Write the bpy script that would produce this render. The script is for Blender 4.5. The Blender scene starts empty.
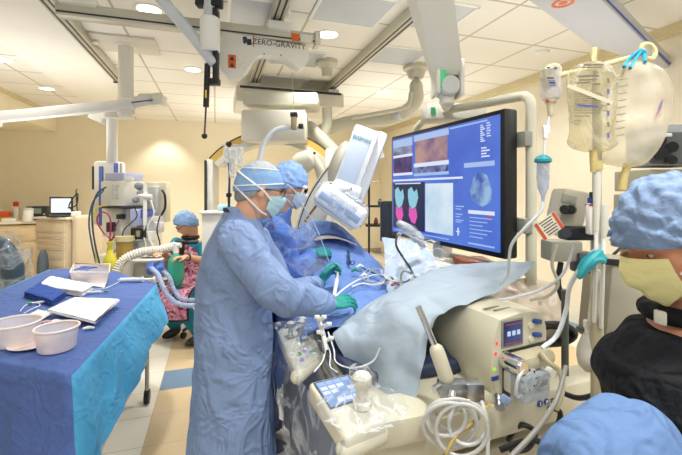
import bpy, bmesh, math, random
from mathutils import Vector, Matrix, noise
random.seed(7)
V = Vector
PI = math.pi
sc = bpy.context.scene
COL = sc.collection
# ------------------------------------------------------------------ camera maths
FOC = 390.0
HC = 1.62
YAW = math.atan2(125.0, FOC)
CF = V((math.sin(YAW), math.cos(YAW), 0))
CR = V((math.cos(YAW), -math.sin(YAW), 0))
CZ = V((0, 0, 1))
CAM = V((0, 0, HC))
def at(px, py, d):
    return CAM + CF * d + CR * ((px - 341.0) / FOC * d) + CZ * ((190.0 - py) / FOC * d)
def ath(px, py, h):
    return at(px, py, (h - HC) * FOC / (190.0 - py))
def cv(r, f, u=0.0):
    return CR * r + CF * f + CZ * u
def rotz(a):
    return Matrix.Rotation(a, 3, 'Z')
CAMROT = Matrix((CR, CF, CZ)).transposed()
def frame(fwd, up=V((0, 0, 1))):
    f = V(fwd).normalized()
    r = f.cross(up).normalized()
    u = r.cross(f).normalized()
    return r, f, u
def mat3(r, f, u):
    return Matrix((r, f, u)).transposed()
# ------------------------------------------------------------------ materials
def lin(c):
    def g(x):
        return x / 12.92 if x <= 0.04045 else ((x + 0.055) / 1.055) ** 2.4
    if isinstance(c, str):
        c = c.lstrip('#')
        c = tuple(int(c[i:i + 2], 16) / 255 for i in (0, 2, 4))
    return (g(c[0]), g(c[1]), g(c[2]), 1)
MATS = {}
def M(name, col, rough=0.5, metal=0.0, bump=0.0, bs=40.0, var=0.0, vs=6.0, emit=0.0, spec=0.5, sheen=0.0, stretch=None, sub=0.0, crease=None):
    if name in MATS:
        return MATS[name]
    m = bpy.data.materials.new(name)
    m.use_nodes = True
    nt = m.node_tree
    b = nt.nodes['Principled BSDF']
    c = lin(col)
    b.inputs['Base Color'].default_value = c
    b.inputs['Roughness'].default_value = rough
    b.inputs['Metallic'].default_value = metal
    b.inputs['Specular IOR Level'].default_value = spec
    if sheen:
        b.inputs['Sheen Weight'].default_value = sheen
    if sub:
        b.inputs['Subsurface Weight'].default_value = sub
        b.inputs['Subsurface Radius'].default_value = (0.02, 0.008, 0.004)
    if emit:
        b.inputs['Emission Color'].default_value = c
        b.inputs['Emission Strength'].default_value = emit
    tc = nt.nodes.new('ShaderNodeTexCoord')
    src = tc.outputs['Object']
    if stretch:
        mp = nt.nodes.new('ShaderNodeMapping')
        mp.inputs['Scale'].default_value = stretch
        nt.links.new(src, mp.inputs['Vector'])
        src = mp.outputs['Vector']
    n = nt.nodes.new('ShaderNodeTexNoise')
    n.inputs['Scale'].default_value = vs
    n.inputs['Detail'].default_value = 4
    nt.links.new(src, n.inputs['Vector'])
    mx = nt.nodes.new('ShaderNodeMix')
    mx.data_type = 'RGBA'
    v = max(var, 0.03)
    mx.inputs['A'].default_value = (c[0] * (1 - v), c[1] * (1 - v), c[2] * (1 - v), 1)
    mx.inputs['B'].default_value = (min(1, c[0] * (1 + v)), min(1, c[1] * (1 + v)), min(1, c[2] * (1 + v)), 1)
    nt.links.new(n.outputs['Fac'], mx.inputs['Factor'])
    nt.links.new(mx.outputs['Result'], b.inputs['Base Color'])
    if bump:
        n2 = nt.nodes.new('ShaderNodeTexNoise')
        n2.inputs['Scale'].default_value = bs
        n2.inputs['Detail'].default_value = 3
        nt.links.new(src, n2.inputs['Vector'])
        bp = nt.nodes.new('ShaderNodeBump')
        bp.inputs['Strength'].default_value = bump
        bp.inputs['Distance'].default_value = 0.01
        nt.links.new(n2.outputs['Fac'], bp.inputs['Height'])
        nt.links.new(bp.outputs['Normal'], b.inputs['Normal'])
        if crease:                                       # soft cloth creases: ridges where two warped noises cross zero
            prev = bp
            for sc_, st_, stretch_ in crease:
                mp2 = nt.nodes.new('ShaderNodeMapping'); mp2.inputs['Scale'].default_value = stretch_
                nt.links.new(tc.outputs['Object'], mp2.inputs['Vector'])
                n3 = nt.nodes.new('ShaderNodeTexNoise'); n3.inputs['Scale'].default_value = sc_
                n3.inputs['Detail'].default_value = 2.0; n3.inputs['Distortion'].default_value = .8
                nt.links.new(mp2.outputs['Vector'], n3.inputs['Vector'])
                s1 = nt.nodes.new('ShaderNodeMath'); s1.operation = 'SUBTRACT'; s1.inputs[1].default_value = .5
                nt.links.new(n3.outputs['Fac'], s1.inputs[0])
                s2 = nt.nodes.new('ShaderNodeMath'); s2.operation = 'ABSOLUTE'; nt.links.new(s1.outputs[0], s2.inputs[0])
                s3 = nt.nodes.new('ShaderNodeMapRange'); s3.interpolation_type = 'SMOOTHSTEP'
                s3.inputs['From Max'].default_value = .10; s3.inputs['To Min'].default_value = 1.0; s3.inputs['To Max'].default_value = 0.0
                nt.links.new(s2.outputs[0], s3.inputs['Value'])
                b2 = nt.nodes.new('ShaderNodeBump'); b2.inputs['Strength'].default_value = st_; b2.inputs['Distance'].default_value = .02
                nt.links.new(s3.outputs['Result'], b2.inputs['Height']); nt.links.new(prev.outputs['Normal'], b2.inputs['Normal'])
                prev = b2
            nt.links.new(prev.outputs['Normal'], b.inputs['Normal'])
    MATS[name] = m
    return m
def CLEAR(name, tint, fac=0.25, rough=0.12, vs=14.0, lo=0.05, body='#e8eef4', bump=0.6):
    """thin clear plastic film: see-through with milky, wrinkled sheen"""
    if name in MATS:
        return MATS[name]
    m = bpy.data.materials.new(name)
    m.use_nodes = True
    nt = m.node_tree
    b = nt.nodes['Principled BSDF']
    b.inputs['Base Color'].default_value = lin(body)
    b.inputs['Roughness'].default_value = rough
    t = nt.nodes.new('ShaderNodeBsdfTransparent')
    t.inputs['Color'].default_value = lin(tint)
    mix = nt.nodes.new('ShaderNodeMixShader')
    tc = nt.nodes.new('ShaderNodeTexCoord')
    n = nt.nodes.new('ShaderNodeTexNoise')
    n.inputs['Scale'].default_value = vs
    n.inputs['Detail'].default_value = 2.5
    n.inputs['Distortion'].default_value = .6
    nt.links.new(tc.outputs['Object'], n.inputs['Vector'])
    def mth(op, x, y):
        q = nt.nodes.new('ShaderNodeMath'); q.operation = op
        for k, z in enumerate((x, y)):
            if isinstance(z, (int, float)): q.inputs[k].default_value = z
            elif z is not None: nt.links.new(z, q.inputs[k])
        return q.outputs[0]
    ab = mth('ABSOLUTE', mth('SUBTRACT', n.outputs['Fac'], .5), None)
    mr = nt.nodes.new('ShaderNodeMapRange')            # whiter crease lines, highlight streaks put into the opacity, where noise crosses its middle
    mr.inputs['From Min'].default_value = 0.0
    mr.inputs['From Max'].default_value = 0.05
    mr.inputs['To Min'].default_value = fac
    mr.inputs['To Max'].default_value = lo
    nt.links.new(ab, mr.inputs['Value'])
    lw = nt.nodes.new('ShaderNodeLayerWeight'); lw.inputs['Blend'].default_value = .25
    tot = mth('MINIMUM', mth('ADD', mr.outputs['Result'], mth('MULTIPLY', lw.outputs['Facing'], .18)), 1.0)
    nt.links.new(tot, mix.inputs['Fac'])
    bp = nt.nodes.new('ShaderNodeBump')
    bp.inputs['Strength'].default_value = bump
    bp.inputs['Distance'].default_value = 0.01
    nt.links.new(n.outputs['Fac'], bp.inputs['Height'])
    nt.links.new(bp.outputs['Normal'], b.inputs['Normal'])
    out = nt.nodes['Material Output']
    nt.links.new(t.outputs[0], mix.inputs[1])
    nt.links.new(b.outputs[0], mix.inputs[2])
    nt.links.new(mix.outputs[0], out.inputs['Surface'])
    MATS[name] = m
    return m
def EMIT(name, col, s=1.0):
    if name in MATS:
        return MATS[name]
    m = bpy.data.materials.new(name)
    m.use_nodes = True
    nt = m.node_tree
    b = nt.nodes['Principled BSDF']
    b.inputs['Base Color'].default_value = (0.01, 0.01, 0.01, 1)
    b.inputs['Roughness'].default_value = 0.3
    b.inputs['Emission Color'].default_value = lin(col)
    b.inputs['Emission Strength'].default_value = s
    MATS[name] = m
    return m
def EMITN(name, c0, c1, scale=10, s=1.0, stretch=(1, 1, 1), lo=0.35, hi=0.65):
    """screen picture: two colours mixed by noise, glowing"""
    if name in MATS:
        return MATS[name]
    m = EMIT(name, c0, s)
    nt = m.node_tree
    b = nt.nodes['Principled BSDF']
    tc = nt.nodes.new('ShaderNodeTexCoord')
    mp = nt.nodes.new('ShaderNodeMapping')
    mp.inputs['Scale'].default_value = stretch
    n = nt.nodes.new('ShaderNodeTexNoise')
    n.inputs['Scale'].default_value = scale
    n.inputs['Detail'].default_value = 4
    cr = nt.nodes.new('ShaderNodeValToRGB')
    cr.color_ramp.elements[0].position = lo
    cr.color_ramp.elements[0].color = lin(c0)
    cr.color_ramp.elements[1].position = hi
    cr.color_ramp.elements[1].color = lin(c1)
    nt.links.new(tc.outputs['Object'], mp.inputs['Vector'])
    nt.links.new(mp.outputs['Vector'], n.inputs['Vector'])
    nt.links.new(n.outputs['Fac'], cr.inputs['Fac'])
    nt.links.new(cr.outputs['Color'], b.inputs['Emission Color'])
    return m
# ------------------------------------------------------------------ paths
def cat(pts, k=6):
    P = [V(p) for p in pts]
    if len(P) < 3:
        return P
    out = []
    for i in range(len(P) - 1):
        p0 = P[i - 1] if i > 0 else P[i] * 2 - P[i + 1]
        p1, p2 = P[i], P[i + 1]
        p3 = P[i + 2] if i + 2 < len(P) else P[i + 1] * 2 - P[i]
        for j in range(k):
            t = j / k
            out.append(0.5 * ((2 * p1) + (p2 - p0) * t + (2 * p0 - 5 * p1 + 4 * p2 - p3) * t * t + (3 * p1 - p0 - 3 * p2 + p3) * t ** 3))
    out.append(P[-1])
    return out
def lerps(vals, n):
    out = []
    for i in range(n):
        t = i / (n - 1) * (len(vals) - 1)
        a = min(int(t), len(vals) - 2)
        out.append(vals[a] + (vals[a + 1] - vals[a]) * (t - a))
    return out
# ------------------------------------------------------------------ mesh builder
class MB:
    def __init__(s):
        s.bm = bmesh.new()
    def _mi(s, faces, mi):
        for f in faces:
            f.material_index = mi
    def box(s, c, size, rot=None, bev=0.0, mi=0, seg=2):
        t = bmesh.new()
        bmesh.ops.create_cube(t, size=1.0)
        bmesh.ops.scale(t, vec=V(size), verts=t.verts)
        if bev > 0:
            bmesh.ops.bevel(t, geom=list(t.edges), offset=bev, segments=seg, affect='EDGES', profile=0.5)
        if rot is not None:
            bmesh.ops.transform(t, matrix=rot.to_4x4(), verts=t.verts)
        bmesh.ops.translate(t, vec=V(c), verts=t.verts)
        s.add(t, mi)
        return s
    def add(s, t, mi=0):
        mp = {}
        for v in t.verts:
            mp[v] = s.bm.verts.new(v.co)
        for f in t.faces:
            try:
                nf = s.bm.faces.new([mp[v] for v in f.verts])
                nf.material_index = mi
            except ValueError:
                pass
        t.free()
    def rings(s, rings, cap=True, mi=0, closed=True):
        L = []
        for r in rings:
            L.append([s.bm.verts.new(p) for p in r])
        n = len(L[0])
        for i in range(len(L) - 1):
            for j in range(n if closed else n - 1):
                a, b = L[i], L[i + 1]
                f = s.bm.faces.new((a[j], a[(j + 1) % n], b[(j + 1) % n], b[j]))
                f.material_index = mi
        if cap and closed:
            f = s.bm.faces.new(list(reversed(L[0]))); f.material_index = mi
            f = s.bm.faces.new(L[-1]); f.material_index = mi
        return s
    def tube(s, pts, r, n=10, mi=0, k=0, cap=True, round_=False):
        P = cat(pts, k) if k else [V(p) for p in pts]
        N = len(P)
        R = lerps(r, N) if isinstance(r, (list, tuple)) else [r] * N
        if round_:
            d0 = (P[0] - P[1]).normalized(); d1 = (P[-1] - P[-2]).normalized()
            pre = [(P[0] + d0 * R[0] * math.sin(a), R[0] * math.cos(a)) for a in (1.45, 1.0, 0.5)]
            post = [(P[-1] + d1 * R[-1] * math.sin(a), R[-1] * math.cos(a)) for a in (0.5, 1.0, 1.45)]
            P = [p for p, _ in pre] + P + [p for p, _ in post]
            R = [q for _, q in pre] + R + [q for _, q in post]
            N = len(P)
        t0 = (P[1] - P[0]).normalized()
        ref = V((0, 0, 1)) if abs(t0.z) < 0.9 else V((1, 0, 0))
        u = t0.cross(ref).normalized()
        rr = []
        for i in range(N):
            t = (P[min(i + 1, N - 1)] - P[max(i - 1, 0)])
            t = t.normalized() if t.length > 1e-9 else t0
            u = (u - t * u.dot(t))
            u = u.normalized() if u.length > 1e-6 else t.orthogonal().normalized()
            w = t.cross(u)
            rr.append([P[i] + (u * math.cos(2 * PI * j / n) + w * math.sin(2 * PI * j / n)) * R[i] for j in range(n)])
        return s.rings(rr, cap, mi)
    def cyl(s, p0, p1, r, r1=None, n=24, mi=0, bev=0.0):
        r1 = r if r1 is None else r1
        p0, p1 = V(p0), V(p1)
        if bev:
            d = (p1 - p0); L = d.length
            return s.lathe(p0, d, [(r - bev, 0), (r, bev), (r1, L - bev), (r1 - bev, L)], n, mi)
        return s.tube([p0, p1], [r, r1], n, mi)
    def lathe(s, o, axis, prof, n=24, mi=0, cap=True):
        o = V(o); a = V(axis).normalized()
        u = a.orthogonal().normalized(); w = a.cross(u)
        return s.rings([[o + a * h + (u * math.cos(2 * PI * j / n) + w * math.sin(2 * PI * j / n)) * r for j in range(n)] for r, h in prof], cap, mi)
    def ell(s, c, rad, rot=None, n=20, m=12, mi=0):
        c = V(c)
        rr = []
        for i in range(1, m):
            a = -PI / 2 + PI * i / m
            ring = []
            for j in range(n):
                b = 2 * PI * j / n
                p = V((math.cos(a) * math.cos(b) * rad[0], math.cos(a) * math.sin(b) * rad[1], math.sin(a) * rad[2]))
                ring.append(c + (rot @ p if rot is not None else p))
            rr.append(ring)
        return s.rings(rr, True, mi)
    def prism(s, poly, o, u, v, w, mi=0, bev=0.0):
        """polygon of (a,b) on axes u,v at o, extruded along w"""
        o = V(o); u = V(u); v = V(v); w = V(w)
        t = bmesh.new()
        A = [t.verts.new(o + u * a + v * b) for a, b in poly]
        B = [t.verts.new(o + u * a + v * b + w) for a, b in poly]
        t.faces.new(A); t.faces.new(list(reversed(B)))
        n = len(A)
        for i in range(n):
            t.faces.new((A[i], B[i], B[(i + 1) % n], A[(i + 1) % n]))
        if bev:
            bmesh.ops.bevel(t, geom=list(t.edges), offset=bev, segments=2, affect='EDGES', profile=0.5)
        s.add(t, mi)
        return s
    def quad(s, a, b, c, d, mi=0):
        f = s.bm.faces.new([s.bm.verts.new(V(p)) for p in (a, b, c, d)])
        f.material_index = mi
        return s
    def poly(s, pts, mi=0):
        f = s.bm.faces.new([s.bm.verts.new(V(p)) for p in pts]); f.material_index = mi
        return s
    def surf(s, f, nu, nv, mi=0, mif=None):
        L = [[s.bm.verts.new(f(i / nu, j / nv)) for j in range(nv + 1)] for i in range(nu + 1)]
        for i in range(nu):
            for j in range(nv):
                q = s.bm.faces.new((L[i][j], L[i + 1][j], L[i + 1][j + 1], L[i][j + 1]))
                q.material_index = mif((i + .5) / nu, (j + .5) / nv) if mif else mi
        return s
    def build(s, name, mats, parent=None, smooth=True, sharp=35, normals=True, origin=None):
        if normals:
            bmesh.ops.recalc_face_normals(s.bm, faces=s.bm.faces)
        if not isinstance(mats, (list, tuple)):
            mats = [mats]
        me = bpy.data.meshes.new(name)
        s.bm.to_mesh(me); s.bm.free()
        return link_mesh(name, me, mats, parent, smooth, sharp, origin)
ROOTW = {}
def link_mesh(name, me, mats, parent=None, smooth=True, sharp=35, origin=None):
    for m in mats:
        me.materials.append(m)
    if smooth:
        for p in me.polygons:
            p.use_smooth = True
        if sharp:
            me.set_sharp_from_angle(angle=math.radians(sharp))
    o = bpy.data.objects.new(name, me)
    COL.objects.link(o)
    if parent is not None:
        off = ROOTW[parent.name]
        o.parent = parent
    else:
        if origin is None:
            xs = [v.co for v in me.vertices]
            lo = V((min(p.x for p in xs), min(p.y for p in xs), min(p.z for p in xs)))
            hi = V((max(p.x for p in xs), max(p.y for p in xs), max(p.z for p in xs)))
            off = V(((lo.x + hi.x) / 2, (lo.y + hi.y) / 2, lo.z))
        else:
            off = V(origin)
        o.location = off
    me.transform(Matrix.Translation(-off))
    ROOTW[o.name] = off
    return o
def tag(o, label, cat_, group=None, kind=None):
    if label: o['label'] = label
    if cat_: o['category'] = cat_
    if group: o['group'] = group
    if kind: o['kind'] = kind
    return o
def thing(name, label, cat_, loc, group=None):
    o = bpy.data.objects.new(name, None)
    COL.objects.link(o)
    o.empty_display_size = 0.05
    o.location = loc
    ROOTW[o.name] = V(loc)
    return tag(o, label, cat_, group)
def struct(o):
    o['kind'] = 'structure'
    return o
def dup(root, loc, label, group=None, name=None):
    r = root.copy(); COL.objects.link(r); r.location = loc
    r['label'] = label
    if group: r['group'] = group
    for ch in list(root.children):
        c = ch.copy(); COL.objects.link(c); c.parent = r
        for g in ch.children:
            e = g.copy(); COL.objects.link(e); e.parent = c
    ROOTW[r.name] = V(loc)
    return r
def text(name, s, size, o, u, v, mat, parent, align='CENTER'):
    cu = bpy.data.curves.new(name, 'FONT')
    cu.body = s; cu.size = size; cu.align_x = align; cu.align_y = 'CENTER'; cu.extrude = 0.0006
    cu.resolution_u = 3
    t = bpy.data.objects.new(name, cu); COL.objects.link(t)
    dg = bpy.context.evaluated_depsgraph_get()
    me = bpy.data.meshes.new_from_object(t.evaluated_get(dg))
    bpy.data.objects.remove(t)
    u = V(u).normalized(); v = V(v).normalized(); w = u.cross(v)
    mt = mat3(u, v, w).to_4x4(); mt.translation = V(o)
    me.transform(mt)
    me.name = name
    me.materials.clear()
    return link_mesh(name, me, [mat], parent, False)
def remesh(mb, voxel, smooth_it=4, wr=None):
    """fuse overlapping lofts of a builder into one continuous skin; returns a mesh"""
    bmesh.ops.recalc_face_normals(mb.bm, faces=mb.bm.faces)
    me = bpy.data.meshes.new('tmp'); mb.bm.to_mesh(me); mb.bm.free()
    o = bpy.data.objects.new('tmp', me); COL.objects.link(o)
    md = o.modifiers.new('r', 'REMESH'); md.mode = 'VOXEL'; md.voxel_size = voxel
    if smooth_it:
        sm = o.modifiers.new('s', 'SMOOTH'); sm.iterations = smooth_it; sm.factor = 0.5
    dg = bpy.context.evaluated_depsgraph_get()
    out = bpy.data.meshes.new_from_object(o.evaluated_get(dg))
    bpy.data.objects.remove(o); bpy.data.meshes.remove(me)
    if wr:
        ns = [v.normal.copy() for v in out.vertices]
        for v, n in zip(out.vertices, ns):
            v.co = v.co + n * wr(v.co)
    out.materials.clear()
    return out
def patch(grid, nu, nv, wr=0.0, ws=9.0, seed=0.0):
    """Catmull-Rom sheet through a grid of world points -> surf function"""
    rows = [[V(p) for p in r] for r in grid]
    def c1(P, t):
        n = len(P) - 1
        x = t * n; i = min(int(x), n - 1); t = x - i
        p0 = P[i - 1] if i > 0 else P[i] * 2 - P[i + 1]
        p1, p2 = P[i], P[i + 1]
        p3 = P[i + 2] if i + 2 <= n else P[i + 1] * 2 - P[i]
        return 0.5 * ((2 * p1) + (p2 - p0) * t + (2 * p0 - 5 * p1 + 4 * p2 - p3) * t * t + (3 * p1 - p0 - 3 * p2 + p3) * t ** 3)
    def f(u, v):
        p = c1([c1(r, u) for r in rows], v)
        if wr:
            q = p * ws + V((seed, seed * 1.7, 0))
            p = p + V((noise.noise(q), noise.noise(q + V((9, 0, 0))), abs(noise.noise(q + V((0, 9, 0)))) * 1.4)) * wr
        return p
    return f

CLOTHC = [(3.2, .55, (1, 1, .55)), (7.5, .35, (1, 1, 1))]
DRAPEC = [(3.0, .30, (1, 1, 1)), (8, .20, (1, 1, 1))]
# ------------------------------------------------------------------ people
HX, HY, HZ = 0.074, 0.096, 0.118          # half head: width, depth, height
class Head:
    def __init__(s, c, fwd, up=V((0, 0, 1)), k=1.0):
        s.c = V(c); s.k = k
        s.f = V(fwd).normalized()
        s.r = s.f.cross(V(up)).normalized()
        s.u = s.r.cross(s.f).normalized()
    def w(s, x, y, z):
        return s.c + (s.r * x + s.f * y + s.u * z) * s.k
    def p(s, az, el, m=1.0, dz=0.0):
        """point over the head's egg: az 0 = face, + = person's right"""
        return s.w(HX * m * math.sin(az) * math.cos(el), HY * m * math.cos(az) * math.cos(el), HZ * m * math.sin(el) + dz)
    def build(s, mb):
        n, m = 40, 28
        rr = []
        for i in range(1, m):
            a = -PI / 2 + PI * i / m
            ring = []
            for j in range(n):
                b = 2 * PI * j / n
                x = math.cos(a) * math.cos(b); y = math.cos(a) * math.sin(b); z = math.sin(a)
                X, Y, Z = x * HX, y * HY, z * HZ
                if z < 0:
                    X *= 1 + 0.22 * z                         # jaw narrows
                    Y = Y * (1 + 0.10 * z) + (0.030 * (-z) if y > -0.3 else 0.012 * (-z))   # chin comes forward
                if z > 0.1 and y < 0:
                    Y *= 1.06                                  # back of the skull
                if y > 0:
                    g = lambda cx, cz, sx, sz: math.exp(-((X - cx) / sx) ** 2 - ((Z - cz) / sz) ** 2)
                    Y += 0.024 * g(0, -0.022, 0.011, 0.020)    # nose
                    Y += 0.010 * g(0, 0.002, 0.009, 0.018)
                    Y += 0.006 * (g(0.03, 0.024, 0.02, 0.009) + g(-0.03, 0.024, 0.02, 0.009))   # brow
                    Y -= 0.010 * (g(0.031, 0.006, 0.015, 0.010) + g(-0.031, 0.006, 0.015, 0.010))  # eye sockets
                    Y += 0.005 * g(0, -0.057, 0.022, 0.006) + 0.005 * g(0, -0.068, 0.020, 0.006) - 0.004 * g(0, -0.0625, 0.022, 0.003)  # lips
                    Y += 0.006 * g(0, -0.095, 0.018, 0.014)    # chin
                ring.append(s.w(X, Y, Z))
            rr.append(ring)
        mb.rings(rr)
        for sg in (-1, 1):                                     # ears
            rot = mat3(s.r, s.f, s.u) @ Matrix.Rotation(sg * -0.35, 3, 'Z')
            mb.ell(s.w(sg * 0.077, -0.010, -0.004), (0.010 * s.k, 0.019 * s.k, 0.031 * s.k), rot, 12, 8)
            mb.ell(s.w(sg * 0.074, -0.002, -0.024), (0.009 * s.k, 0.010 * s.k, 0.012 * s.k), rot, 10, 6)
    def neck(s, mb, base, r0=0.058, r1=0.066):
        mb.tube([s.w(0, -0.022, -0.02), s.w(0, -0.026, -0.085), V(base)], [r0, r0, r1], 18, k=4)
def hand(mb, wrist, d, nrm, side, curl=(0.5, 0.55, 0.6, 0.7), k=1.0, spread=0.10, th=0.55, thin=1.0, thumb_in=0.5):
    """palm, four unequal bent fingers and a thumb. d = finger direction, nrm = palm-facing normal; side=+1 puts the thumb on +s"""
    d = V(d).normalized(); nrm = V(nrm); nrm = (nrm - d * nrm.dot(d)).normalized()
    s_ = d.cross(nrm) * side
    w = V(wrist)
    t = thin
    # palm
    prof = [(-0.012, .027, .020), (0.012, .030, .017), (0.04, .039, .0155), (0.07, .043, .0145), (0.088, .041, .0125), (0.096, .034, .009)]
    rr = []
    for h, a, b in prof:
        c = w + d * h * k + nrm * (0.004 * k if h > .05 else 0)
        rr.append([c + (s_ * a * math.cos(q) + nrm * b * math.sin(q)) * k * t for q in [2 * PI * i / 16 for i in range(16)]])
    mb.rings(rr)
    lens = [(.043, .026, .020), (.047, .030, .021), (.044, .028, .021), (.034, .021, .018)]
    for i in range(4):
        off = (1.5 - i) * 0.0205
        base = w + (d * (0.086 - 0.004 * abs(i - 1)) + s_ * off) * k
        dr = (d + s_ * (1.5 - i) * spread).normalized()
        a = curl[i] * 0.45
        P = [base - dr * 0.02 * k, base]
        p = base.copy()
        for j, L in enumerate(lens[i]):
            a2 = a + (0, curl[i] * 1.0, curl[i] * 1.75)[j]
            p = p + (dr * math.cos(a2) + nrm * math.sin(a2)) * L * k
            P.append(p.copy())
        r = 0.0092 if i < 3 else 0.0080
        mb.tube(P, [r * 1.1 * k * t, r * 1.1 * k * t, r * k * t, r * .92 * k * t, r * .8 * k * t], 10, round_=True)
    # thumb leaves the side of the palm near its base
    b0 = w + (d * 0.022 + s_ * 0.022) * k
    b1 = w + (d * 0.045 + s_ * (0.046 + .010 * (1 - thumb_in)) + nrm * 0.014 * th * 2) * k
    b2 = b1 + (d * 0.032 + s_ * (0.012 - .012 * thumb_in) + nrm * 0.022 * th) * k
    b3 = b2 + (d * 0.024 - s_ * 0.006 * thumb_in + nrm * 0.016 * th) * k
    mb.tube([b0, b1, b2, b3], [.015 * k * t, .0125 * k * t, .0108 * k * t, .0088 * k * t], 10, round_=True)
def ring(c, s_, f_, a, b, n=32, pw=2.4):
    out = []
    for i in range(n):
        q = 2 * PI * i / n
        cx, sx = math.cos(q), math.sin(q)
        x = math.copysign(abs(cx) ** (2 / pw), cx) * a
        y = math.copysign(abs(sx) ** (2 / pw), sx) * b
        out.append(V(c) + s_ * x + f_ * y)
    return out
def torso(mb, rows, s_, f_):
    """rows: (center, half width, half depth)"""
    P = cat([r[0] for r in rows], 4)
    A = lerps([r[1] for r in rows], len(P)); B = lerps([r[2] for r in rows], len(P))
    mb.rings([ring(p, s_, f_, a, b) for p, a, b in zip(P, A, B)])
def limb(mb, pts, rad, n=18, k=6):
    mb.tube(pts, rad, n, k=k, round_=True)
def bouffant(h, mb, tilt=0.0, m=1.12, tmax=1.55, puff=0.010, n=48, q=18, seed=0.0, squash=1.0):
    """cloth cap: a cut egg over the skull, opening plane tilted (front high, nape low)"""
    ax = (h.u * math.cos(tilt) - h.f * math.sin(tilt)).normalized()
    e1 = h.r; e2 = ax.cross(e1)
    rr = []
    for i in range(q + 1):
        th = tmax * (i / q)
        rg = []
        for j in range(n):
            b = 2 * PI * j / n
            d = ax * math.cos(th) + (e1 * math.cos(b) + e2 * math.sin(b)) * math.sin(th)
            l = V((d.dot(h.r) / (HX * 1.02), d.dot(h.f) / HY, d.dot(h.u) / (HZ * squash)))
            r = m / l.length
            r += puff * noise.noise(d * 5.5 + V((seed, 0, 0))) + 0.4 * puff * noise.noise(d * 15 + V((seed, 3, 0)))
            if i >= q - 1:
                r *= 0.965 if i == q else 1.0
            rg.append(h.c + d * r * h.k)
        rr.append(rg)
    mb.rings(rr, cap=False)
def face_mask(h, mb, el0=-1.12, el1=.02, az=1.25, m=1.06, n=34, q=18):
    def f(u, v):
        a = (u - .5) * 2 * az
        c = 1 - abs(u - .5) * 2
        lo = el0 + 0.50 * (1 - c); hi = el1 - 0.16 * (1 - c)
        e = lo + v * (hi - lo)
        p = h.p(a, e, m)
        bul = math.exp(-(a / .45) ** 2) * (0.010 + 0.016 * math.exp(-((e + .22) / .22) ** 2))
        chin = .026 * max(0, -math.sin(e)) * math.exp(-(a / .9) ** 2)
        ple = 0.0022 * math.sin(v * 24) * c
        return p + h.f * (bul + chin + ple) * h.k
    mb.surf(f, n, q)
def strap(h, mb, pts, r=0.0028, m=1.10):
    mb.tube([h.p(a, e, m2 if m2 else m) for a, e, m2 in pts], r * h.k, 6, k=5)
def glasses(h, parent, mat, lens, r=0.021, wrap=False):
    mb = MB()
    for sg in (-1, 1):
        c = h.w(sg * 0.032, 0.101, 0.008)
        pts = [c + (h.r * math.cos(q) * r * 1.15 + h.u * math.sin(q) * r * .85 - h.f * abs(math.cos(q)) * 0.004 * 0) * h.k for q in [2 * PI * i / 18 for i in range(19)]]
        mb.tube(pts, 0.0022 * h.k, 6)
        mb.tube([h.w(sg * 0.055, 0.100, 0.012), h.w(sg * 0.078, 0.075, 0.012), h.w(sg * 0.084, 0.0, 0.006), h.w(sg * 0.080, -0.028, -0.012)], 0.0026 * h.k, 6, k=4)
    mb.tube([h.w(-0.010, 0.103, 0.012), h.w(0, 0.107, 0.015), h.w(0.010, 0.103, 0.012)], 0.0022 * h.k, 6)
    g = mb.build('eyeglasses', mat, parent)
    mb = MB()
    for sg in (-1, 1):
        c = h.w(sg * 0.032, 0.101, 0.008)
        mb.poly([c + (h.r * math.cos(q) * r * 1.12 + h.u * math.sin(q) * r * .82) * h.k for q in [2 * PI * i / 18 for i in range(18)]])
    mb.build('lens', lens, g, normals=False)
    return g
def eyes(h, parent, iris='#4a3322'):
    for sg in (-1, 1):
        mb = MB()
        rot = mat3(h.r, h.f, h.u)
        mb.ell(h.w(sg * 0.031, 0.070, 0.006), (0.0125 * h.k, 0.0115 * h.k, 0.0085 * h.k), rot, 14, 10, 0)
        mb.ell(h.w(sg * 0.031, 0.0788, 0.006), (0.0048 * h.k, 0.0034 * h.k, 0.0048 * h.k), rot, 12, 8, 1)
        mb.build('eye', [M('eye_white', '#efece6', .2), M('iris', iris, .15)], parent)
def folds(amp, sx=7.0, sz=1.6, seed=0.0, ridge=0.6):
    def f(p):
        a = noise.noise(V((p.x * sx + seed, p.y * sx, p.z * sz)))
        b = noise.noise(V((p.x * sx * 2.3, p.y * sx * 2.3 + seed, p.z * sz * 2.6 + 5)))
        r = (0.35 - abs(noise.noise(V((p.x * sx * .8 + 4, p.y * sx * .8, p.z * sx * .55 + seed))))) * ridge
        return amp * (a + 0.45 * b + r)
    return f
# ------------------------------------------------------------------ palette
CREAM = M('cream_enamel', '#d3d0c2', .38, var=.03)
OFFW = M('off_white_enamel', '#e6e4da', .35, var=.03)
WHITE = M('white_plastic', '#f0f0ec', .35, var=.03)
BEIGE = M('beige_enamel', '#d8d4c0', .42, var=.04)
PUMPC = M('pump_beige', '#d0ccb6', .42, var=.04)
GREY = M('grey_enamel', '#a9abab', .4, var=.04)
LGREY = M('light_grey', '#c9cccc', .4, var=.04)
BLACK = M('black_plastic', '#15171b', .4)
DARK = M('dark_grey_plastic', '#2b2f36', .45)
STEEL = M('steel', '#b9bcbe', .28, metal=.9, var=.06)
CHROME = M('chrome', '#d9dadc', .15, metal=1.0)
ALU = M('anodised_aluminium', '#c8c6b6', .4, metal=.35, var=.05)
NAVY = M('navy_plastic', '#274a9a', .4)
ORANGE = M('orange_label', '#d9661f', .5)
INK = M('dark_ink', '#2a2f3a', .6)
TEALP = M('teal_plastic', '#1f8f9d', .4)
RED = M('red_plastic', '#c8281e', .4)
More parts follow.
